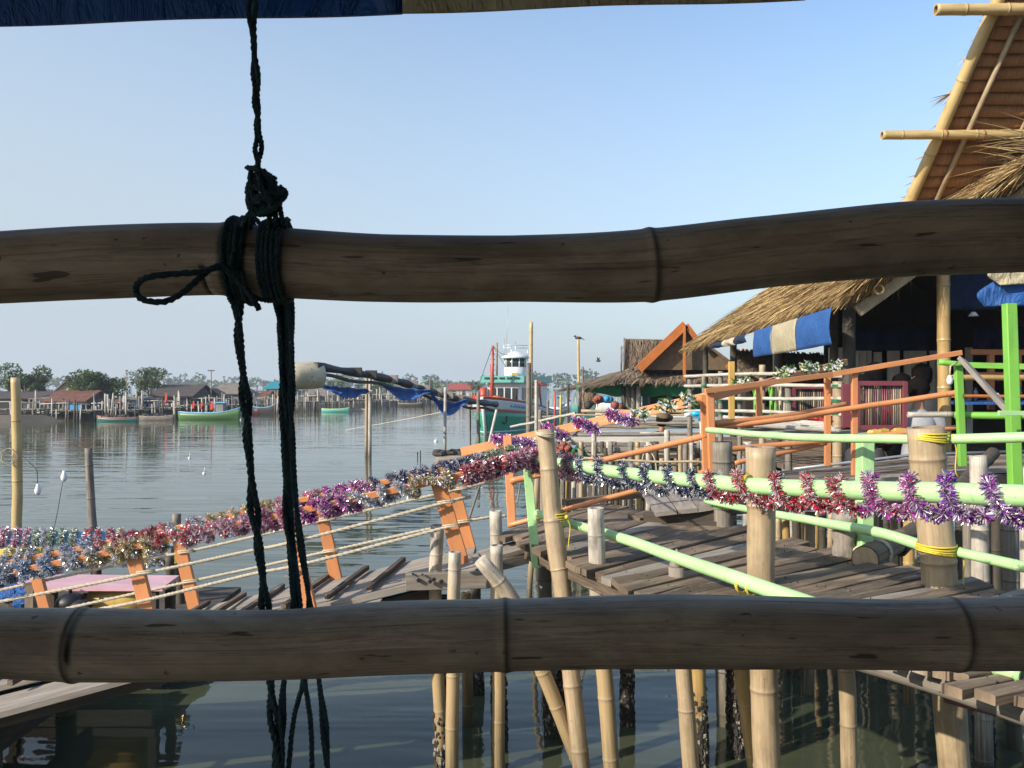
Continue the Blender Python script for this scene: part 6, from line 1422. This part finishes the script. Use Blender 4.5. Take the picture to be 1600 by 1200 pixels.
# raised thatch panel behind
m2 = MB(); q = [at(976, 580, H0+3), at(1050, 580, H0+3), at(1050, 531, H0+3), at(975, 529, H0+3)]; m2.sheet([[q[0], q[3]], [q[1], q[2]]], .08); pn = m2.build('thatch_panel', 'thatch_base', t)
m2 = MB(); thatch_strip(m2, q, 1400, .35, DC, .03)
for k in range(500):
    u, v = rng.random(), rng.random(); p = q[0].lerp(q[1], u).lerp(q[3].lerp(q[2], u), v)-Vector((0, .1, 0)); m2.blade(p, Vector((rng.gauss(0, .06), -.03, -.3)), .03, (1, 0, 0), rng.choice(DC))
m2.build('leaves', 'straw', pn, kind='stuff')
m2 = MB()
for x in (971, 975.5): m2.tube([at(x, 528 if x > 973 else 541, H0+2.8), at(x-.5, 585, H0+2.8)], .035, 7)
m2.build('pole', 'grey', t)
# main gable roof slopes behind the bargeboards
slope([at(1000, 577, H0-.2), at(1002, 574, H0+5), at(1071, 512, H0+5), at(1070, 511, H0-.2)], 300)
slope([at(1160, 577, H0-.2), at(1160, 577, H0+5), at(1071, 512, H0+5), at(1070, 511, H0-.2)], 300)
g_ = MB(); A3 = [g_.vert(p) for p in (at(1003, 578, H0), at(1160, 578, H0), at(1070, 514, H0))]; g_.face(A3); B3 = [g_.vert(p) for p in (at(1003, 578, H0+.06), at(1160, 578, H0+.06), at(1070, 514, H0+.06))]; g_.face(B3[::-1])
g_.build('gable_wall', 'thatch_base', t); rf.build('roof', 'thatch_base', t); sw.build('thatch', 'straw', t, kind='stuff')
for p0, p1, w_ in (((998, 577), (1071, 507), 13), ((1069, 510), (1069.5, 597), 11), ((1137, 577), (1165, 548), 11), ((1096, 540), (1072, 508), 8)):
    m_ = MB(); m_.beam(at(*p0, H0-.35), at(*p1, H0-.35), .06, w_/F*H0, up=(0, 1, .0) if abs(p0[0]-p1[0]) < 3 else (0, 0, 1)); m_.build('bargeboard', 'orange_deep', t)
rows = [[at(lerp(900, 1078, u/20), lerp(lerp(602, 596, u/20), lerp(611, 619, min(1, u/7)), v/3)+1.2*math.sin(u*1.1)*v/3, lerp(31, H0-.2, u/20)+.12*math.sin(u*2.1)) for u in range(21)] for v in range(4)]
m_ = MB(); m_.sheet(rows, .02); m_.build('green_netting', 'green_net', t)
for x, d, mt in ((906, 31, 'grey'), (913, 30.6, 'grey'), (975, 29.3, 'darkb'), (982, 29.2, 'grey'), (990, 29.1, 'grey'), (998, 28.9, 'pale'), (1046, 29, 'darkb'), (1056, 29.2, 'darkb'), (1068, 28.8, 'tan'), (1120, 28.6, 'grey')):
    m_ = MB(); a = at(x, 604, d); m_.tube([(a.x, a.y, 1.3), (a.x, a.y, a.z)], .09, 8); m_.build('post', mt, t)
m_ = MB(); a = at(1004, 640, 32.5); b_ = at(1150, 600, 32.5); m_.box((a.x, 32.5, 1.2), (b_.x, 32.6, b_.z)); m_.build('back_wall', 'wall_teal', t)
m_ = MB(); a = at(1016, 640, 31); m_.box((a.x, 31, 1.4), (a.x+1.2, 31.6, 2.05)); m_.build('cabinet', 'black', t)
for px, py, mt, lb in ((935, 624, 'net_red', 'reddish sack at the open side of the gabled hut'), (950, 624, 'wall_blue', 'blue tub at the open side of the gabled hut'), (922, 632, 'mussel', 'dark net heap at the left post of the gabled hut'), (965, 634, 'net_red', 'low red bundle on the bench of the gabled hut')):
    m_ = MB(); c = at(px, py, 29)
    for k in range(6): m_.blob(c+Vector((rng.uniform(-.1, .1), rng.uniform(-.1, .1), rng.uniform(-.03, .04))), rng.uniform(.09, .15), 8, 5, .1)
    m_.build('bundle', mt, label=lb, cat='bundle')
# net curtain heap beside post
m_ = MB()
for k in range(160):
    p = at(rng.uniform(910, 932), rng.uniform(612, 624), 30); m_.blade(p, Vector((rng.gauss(0, .05), rng.gauss(0, .05), -rng.uniform(.2, .4))), .04, (1, 0, 0), rng.choice(DC))
m_.build('hanging_net', 'straw', label='ragged brown net hanging at the left posts of the gabled hut', cat='net')

# ------------------------------------------------------------------ old jetty
JZ = 1.3
t = empty('old_jetty', at(1000, 700, 15), 'old grey jetty of planks and poles between the deck and the gabled hut', 'jetty')
def jb(x0, y0, x1, y1, d0, d1, h, mat, nm='beam'):
    m_ = MB(); m_.beam(at(x0, y0, d0), at(x1, y1, d1), .12, h/F*(d0+d1)/2, jit=.01); m_.build(nm, mat, t)
def jl(x0, y0, x1, y1, d0, d1, w, mat): 
    m_ = MB(); m_.bamboo([at(x0, y0, d0), at((x0+x1)/2, (y0+y1)/2+.5, (d0+d1)/2), at(x1, y1, d1)], w/F*(d0+d1)/4, .5, 9, True, .06, .02, None, .2); m_.build('pole', mat, t)
jb(872, 689, 1100, 687, 15.2, 15.0, 11, 'whitewood'); jb(900, 703, 1110, 700, 14.4, 14.2, 7, 'greywood'); jb(860, 672, 1010, 668, 17, 16.5, 5, 'greywood')
jl(908, 642, 1082, 643, 18, 17.5, 5, 'tan'); jl(905, 666, 1100, 668, 16, 15.5, 5, 'grey'); jl(984, 660, 1100, 662, 15.8, 15.3, 4, 'grey'); jl(1000, 650, 1095, 652, 16.4, 16, 4, 'pale'); jl(930, 655, 1085, 657, 17, 16.5, 3, 'grey')
jl(798, 667, 900, 645, 22, 20, 4, 'pale'); jl(905, 717, 1108, 722, 11.5, 11, 4, 'tan'); jl(870, 700, 905, 672, 14, 16, 4, 'grey'); jl(830, 652, 905, 648, 24, 20, 4, 'grey'); jl(1000, 676, 1100, 676, 15.4, 15, 3, 'pale')
for y_, d_, w_, mt_ in ((648, 17.5, 3, 'tan'), (661, 16.8, 4, 'tan'), (679, 15.6, 4, 'grey'), (710, 13.2, 4, 'grey'), (728, 12.4, 4, 'darkb'), (698, 14.6, 5, 'darkb')): jl(905+rng.uniform(-20, 20), y_, 1104, y_+rng.uniform(-2, 3), d_, d_-.6, w_, mt_)
jb(868, 712, 1104, 709, 14.9, 14.7, 14, 'darkwood')
for k in range(11):
    x0 = 868+k*22; a = at(x0, 693, 15); m_ = MB(); m_.slab([a+Vector((0, 0, .02)), a+Vector((.24, 0, .02)), a+Vector((.3, 3.2, .02)), a+Vector((.05, 3.2, .02))], .05); m_.build('plank', 'greywood', t)
g1 = 'piles under the old jetty'; gu = ['darkb', 'grey', 'tan', 'darkb', 'grey', 'darkb', 'pale', 'grey', 'ochre']
xs = [843, 852, 860, 871, 880, 889, 897, 906, 913, 921, 930, 938, 946, 955, 965, 974, 986, 996, 1010, 1022, 1034, 1042, 1056, 1068, 1080, 1092, 1090, 872, 902, 926, 951]
xs += [848+k_*9.3 for k_ in range(27)]
for k, x in enumerate(xs):
    d = rng.uniform(11.6, 15.5) if x < 1000 else rng.uniform(11, 14); y0 = rng.choice([690, 700, 716, 724]) if x > 860 else 735
    stilt([(x, y0), (x+rng.uniform(-4, 4), 830)], d, rng.uniform(6, 9), gu[k % 9], 'slim pile in the cluster under the old jetty', g1, spacing=.5)
for (x, y0, y1, d, w_, mt, lb) in [(908, 690, 760, 11.2, 7, 'tan', 'ochre stake in front of the old jetty, left one with a forked foot'), (928, 655, 745, 12.5, 8, 'pale', 'pale jetty post right of the net bundle'), (1013, 690, 740, 12, 8, 'pale', 'short pale jetty post with cord wound on its head'), (1042, 672, 745, 12, 9, 'pale', 'pale jetty post left of the white water pipe'), (1078, 640, 680, 12.4, 7, 'grey', 'grey jetty post at the water tap'), (844, 640, 720, 22, 6, 'grey', 'grey jetty post right beside the white bamboo pole'), (856, 625, 690, 24, 4, 'grey', 'thin grey post right of the trawler stern'), (888, 600, 690, 25, 4, 'darkb', 'dark thin post under the hut roof tip'), (1063, 690, 760, 11.6, 7, 'tan', 'tan jetty post behind the orange bamboo rail')]:
    stilt([(x, y0), (x, y1)], d, w_, mt, lb, None, spacing=.4, name='jetty_post')
for (px, py, mt, lb, sx) in ((884, 697, 'net_red', 'reddish brown bundled fishing net behind the leaning post', 1.1), (903, 702, 'net_green', 'dark green fishing net beside the reddish net bundle', .8)):
    m_ = MB(); c = at(px, py, 11.8)
    for k in range(40): a_ = rng.uniform(0, 3.14); m_.blob(c+Vector((math.cos(a_)*rng.uniform(.0, .16)*sx, rng.uniform(-.1, .1), math.sin(a_)*rng.uniform(0, .16)-.1)), rng.uniform(.02, .045), 6, 4, .3)
    m_.build('net_bundle', mt, label=lb, cat='fishing net')
t = empty('water_pipe', at(1096, 735, 7.2), 'white standpipe with a bright blue elbow left of the orange double post', 'pipe')
m_ = MB(); m_.tube([at(1099, 740, 7.0), at(1096, 655, 7.0), at(1094, 650, 7.0)], .018, 12); m_.build('pipe', 'pvc_white', t)
m_ = MB(); m_.tube([at(1095, 657, 7.0), at(1094, 648, 7.), at(1091, 646, 7.), at(1080, 647, 7.)], .024, 12); m_.build('elbow', 'pvc_blue', t)
m_ = MB(); m_.tube([at(1080, 647, 7.0), at(1070, 649, 7.)], .018, 10); m_.build('outlet', 'pvc_white', t)
m_ = MB(); c = at(1013, 700, 11.9); tie(m_, c, (0, 0, 1), .045, 5, .008, .1); m_.tube(curve([c, c+Vector((.08, -.05, -.15)), c+Vector((.1, -.05, -.35)), c+Vector((.0, -.05, -.4))], 14), .01, 5); m_.tube(curve([c, c+Vector((-.08, -.05, -.1)), c+Vector((-.1, -.05, -.3))], 12), .008, 5)
m_.build('rope_coil', 'rope_cream', label='cream cord wound on the short pale jetty post', cat='cord')
m_ = MB(); rope(m_, [at(842, 655, 16.4), at(850, 668, 10), at(853, 675, 5.1)], .008, 20); m_.build('thin_line', 'rope_cream', label='thin cream line from the white bamboo pole to the leaning post head', cat='cord')
m_ = MB(); tie(m_, at(853, 678, 5.0), (.1, 0, 1), .056, 3, .005, .03); m_.build('head_cord', 'rope_cream', label='cream cord round the head of the leaning post', cat='cord')
m_ = MB(); m_.tube([at(752, 752, 9), at(733, 810, 8.4)], .012, 7); m_.build('thin_stick', 'grey', label='thin stick leaning in the water left of the free orange post', cat='stick')
m_ = MB(); m_.tube([at(815, 745, 8.5), at(808, 786, 8.0)], .008, 7); m_.build('thin_stick', 'grey', label='thinner stick in the water right of the free orange post', cat='stick')
for px, lb in ((860, 'tall grey post among the jetty piles, right of the leaning post'), (842, 'grey bamboo stake left of the leaning post')):
    stilt([(px, 715), (px-6, 800)], 9.5, 9, 'tan', lb, None)

# ------------------------------------------------------------------ the shelter the viewer stands in
t = empty('viewer_shelter', (-.5, -1.5, 1.3), 'shelter roof over the two foreground bamboo rails', 'shelter')
m_ = MB(); m_.slab([(-5, .98, 2.93), (4.2, .98, 2.90), (4.2, -4, 3.5), (-5, -4, 3.5)], .05); m_.build('roof', 'wall_dark', t)
m_ = MB()
for k in range(18): m_.box((-5, .75-k*.25, 1.24), (4.2, .98-k*.25, 1.3))
m_.build('floor', 'deckwood', t)
for x, y in ((-2.4, .9), (1.9, .92), (-5, -4), (4.2, -4)): m_ = MB(); m_.tube([(x, y, -.5), (x, y, 3.0)], .05, 10); m_.build('post', 'grey', t)
m_ = MB(); m_.box((1.95, -4, 1.3), (2.0, .9, 3.2)); m_.build('side_shade_screen', 'wall_dark', t)  # unseen screen added to darken the right end of the foreground rails
m_ = MB(); m_.box((.4, -4.0, 1.3), (4.2, -3.9, 3.5)); m_.build('back_shade_screen', 'wall_dark', t)  # unseen screen added to cut the light reaching the foreground rails
def valance(p0, p1, mat, lb):
    rows = []
    for i in range(21):
        u = i/20; b_ = p0.lerp(p1, u); rows.append([Vector((b_.x, b_.y+.003*math.sin(u*9+v*2)*(1-v), lerp(b_.z, 2.9, v))) for v in (0, .04, .3, .6, 1)])
    m_ = MB(); m_.sheet(rows, .004); m_.build('tarp_valance', mat, label=lb, cat='tarpaulin')
valance(at(-60, 40, .93), at(628, 20, .93), 'blue_tarp', 'dark blue tarpaulin edge along the top left of the view')
valance(at(629, 19, .93), at(1260, -2, .93), 'cream_tarp', 'cream tarpaulin edge along the top, right of the rope')
# the two rails
def fg_rail(pts, nodes, lb, d=.9):
    P_ = [at(x, y, d) for x, y, w_ in pts]; r = [w_/F*d/2 for x, y, w_ in pts]
    nd = [0]; 
    for a, b_ in zip(P_, P_[1:]): nd.append(nd[-1]+(b_-a).length)
    xs_ = [p[0] for p in pts]; pos = []
    for x in nodes:
        for i in range(len(xs_)-1):
            if xs_[i] <= x <= xs_[i+1]: pos.append(lerp(nd[i], nd[i+1], (x-xs_[i])/(xs_[i+1]-xs_[i])))
    m_ = MB(); m_.bamboo(P_, r, .3, 48, False, .045, .002, pos, .008); return m_.build('bamboo_rail', 'rail_bamboo', label=lb, cat='bamboo rail')
fg_rail([(-80, 421, 112), (0, 418.5, 113), (150, 411, 113), (340, 405, 113), (450, 411, 110), (600, 419, 104), (800, 420.5, 104), (1000, 416, 112), (1200, 394, 112), (1400, 376, 116), (1600, 367, 115), (1700, 365, 115)], [356, 1016], 'upper thick foreground bamboo rail with the rope tied round it')
fg_rail([(-80, 1004, 106), (0, 1003.5, 107), (120, 1006, 111), (300, 1007, 108), (450, 1006, 107), (600, 998, 110), (785, 993, 110), (1000, 986, 112), (1200, 988, 111), (1400, 991, 107), (1600, 989, 112), (1700, 989, 112)], [122, 790, 1482], 'lower thick foreground bamboo rail across the whole view')
# the dark rope
t = empty('green_rope', at(410, 420, .85), 'dark green twisted rope knotted round the upper foreground rail and hanging down', 'rope')
m_ = MB(); RR = .0029
twisted_pair(m_, [at(393, -60, .84), at(394, 10, .84), at(399, 120, .84), (at(403, 200, .84)), at(403, 268, .84)], RR, .0032, .11); m_.build('hanging_line', 'rope_dark', t)
# knot
m_ = MB(); kc = at(412, 303, .845)
def kp(x, y, dd=0.): return at(x, y, .845+dd)
for pts in [[(398, 262, 0), (392, 268, -.01), (393, 300, -.015), (410, 320, -.012), (430, 300, -.012), (425, 278, 0), (405, 268, .01)],
            [(390, 285, 0), (388, 300, -.01), (395, 325, -.012), (420, 330, -.01), (440, 310, -.01), (432, 298, .0), (412, 290, .01)],
            [(389, 305, 0), (388, 318, -.01), (400, 335, -.012), (425, 325, -.014), (446, 306, -.008), (443, 296, .0), (428, 296, .008)],
            [(402, 268, -.012), (415, 275, -.016), (430, 292, -.014), (428, 315, -.012), (412, 332, -.005), (398, 330, .005)],
            [(396, 275, .01), (412, 280, .012), (430, 300, .012), (436, 320, .01), (420, 335, .008), (400, 322, .012), (392, 300, .012)],
            [(386, 262, -.004), (398, 264, -.012), (418, 272, -.012), (424, 300, -.016), (405, 315, -.017), (392, 312, -.01)],
            [(403, 270, -.018), (408, 290, -.02), (415, 310, -.018), (432, 318, -.012), (442, 302, -.006)],
            [(390, 322, -.006), (400, 310, -.016), (418, 300, -.02), (436, 302, -.014), (444, 300, -.002)],
            [(395, 290, -.016), (410, 298, -.02), (422, 312, -.018), (420, 330, -.008)]]:
    rope(m_, [kp(*p) for p in pts], RR*1.08, 40)
kr = random.Random(5)
for k in range(9):
    q0 = kr.uniform(0, 6.28); cx, cy = 412+kr.uniform(-7, 9), 300+kr.uniform(-14, 14); rx, ry = kr.uniform(10, 20), kr.uniform(12, 24)
    rope(m_, [kp(cx+rx*math.cos(q0+a*.9), cy+ry*math.sin(q0+a*.9), -.012*math.sin(a*1.3+k)) for a in range(7)], RR*1.05, 30)
m_.build('knot', 'rope_dark', t)
# turns round the rail
m_ = MB()
rcen = lambda x: at(x, 408, .9)
def turn(xa, xb, k=0., r_=.0415):
    pts = []
    for i in range(25):
        a = math.pi*(.5)+2*math.pi*i/24; x = lerp(xa, xb, i/24)+k*math.sin(i*.5); c = rcen(x); pts.append(c+Vector((0, math.cos(a)*-r_, math.sin(a)*r_)))
    rope(m_, pts, RR, 48)
for xa, xb in ((368, 373), (374, 380), (381, 384), (387, 391), (392, 396), (418, 421), (424, 428), (431, 436), (438, 443), (446, 451)): turn(xa, xb, rng.uniform(-1.5, 1.5), .0415+rng.uniform(0, .002))
turn(360, 372, 2, .045); turn(398, 386, 2, .045)
for a, b_ in (((392, 330), (378, 356)), ((397, 330), (390, 356)), ((402, 332), (386, 352)), ((425, 325), (420, 356)), ((432, 322), (432, 356)), ((437, 318), (446, 356)), ((428, 326), (438, 354))):
    rope(m_, [at(a[0], a[1], .85), at((a[0]+b_[0])/2-2, (a[1]+b_[1])/2, .85), at(b_[0], b_[1], .87)], RR, 20)
rope(m_, [at(372, 440, .852), at(385, 452, .848), at(396, 468, .85), at(405, 484, .852)], RR*1.15, 30); rope(m_, [at(378, 425, .852), at(384, 452, .846), at(400, 470, .85)], RR, 30)
rope(m_, [at(365, 395, .852), at(361, 420, .848), at(372, 440, .846), at(392, 462, .85), at(410, 468, .856), at(424, 470, .862)], RR, 40)
m_.build('lashing', 'rope_dark', t)
m_ = MB(); rope(m_, [at(366, 440, .85), at(356, 422, .845), at(342, 415, .84), (at(322, 424, .83)), at(290, 427, .82), at(240, 431, .81), at(216, 442, .81), at(213, 458, .81), at(228, 470, .81), at(258, 471, .815), at(285, 458, .82), at(310, 436, .83), at(328, 421, .838), at(345, 418, .845), at(362, 430, .85)], RR*1.2, 110); m_.build('loop', 'rope_dark', t)
# hanging strands behind the lower rail
def hang(nm, pts, d, pair=None, pitch=.07, r_=RR, n=2):
    m_ = MB(); P_ = [at(x, y, d) for x, y in pts]
    if pair: twisted_pair(m_, P_, r_, pair, pitch, n)
    else: rope(m_, P_, r_, 90)
    m_.build(nm, 'rope_dark', t)
hang('strand', [(370, 452), (375, 540), (384, 620), (389, 700), (398, 800), (408, 880), (416, 960), (422, 1060), (430, 1140), (438, 1260)], .965, .0036, .125, RR*1.45)
hang('strand', [(431, 452), (438, 520), (441, 600), (446, 720), (448, 800), (456, 900), (458, 960), (444, 1060), (441, 1150), (438, 1260)], .965, .0026, .16, RR*1.05)
hang('strand', [(441, 455), (442, 560), (443, 700), (452, 800), (464, 900), (474, 1000), (474, 1062), (458, 1130), (446, 1260)], .97, None, .1, RR*1.15)
hang('strand', [(452, 456), (456, 540), (455, 620), (457, 700), (464, 800), (478, 900), (486, 960), (498, 1060), (508, 1150), (516, 1260)], .962, .0022, .2, RR*1.05)
hang('strand', [(446, 456), (449, 560), (450, 700), (455, 800), (462, 900), (470, 1000), (476, 1062), (486, 1140), (488, 1260)], .968, None, .1, RR*1.15)

# ------------------------------------------------------------------ haze over the river
m_ = MB(); m_.box((-480, -40, -1.3), (480, 620, 16)); hz = m_.build('haze', 'water', origin=(0, 0, 0), kind='stuff', label='thin pale haze over the river', cat='haze')
hm = bpy.data.materials.new('haze'); hm.use_nodes = True; nt = hm.node_tree; nt.nodes.remove(nt.nodes['Principled BSDF'])
pv = nt.nodes.new('ShaderNodeVolumePrincipled'); pv.inputs['Color'].default_value = (.8, .87, .95, 1); pv.inputs['Density'].default_value = .0008; pv.inputs['Anisotropy'].default_value = .2
nt.links.new(pv.outputs[0], nt.nodes['Material Output'].inputs['Volume']); hz.data.materials.clear(); hz.data.materials.append(hm)
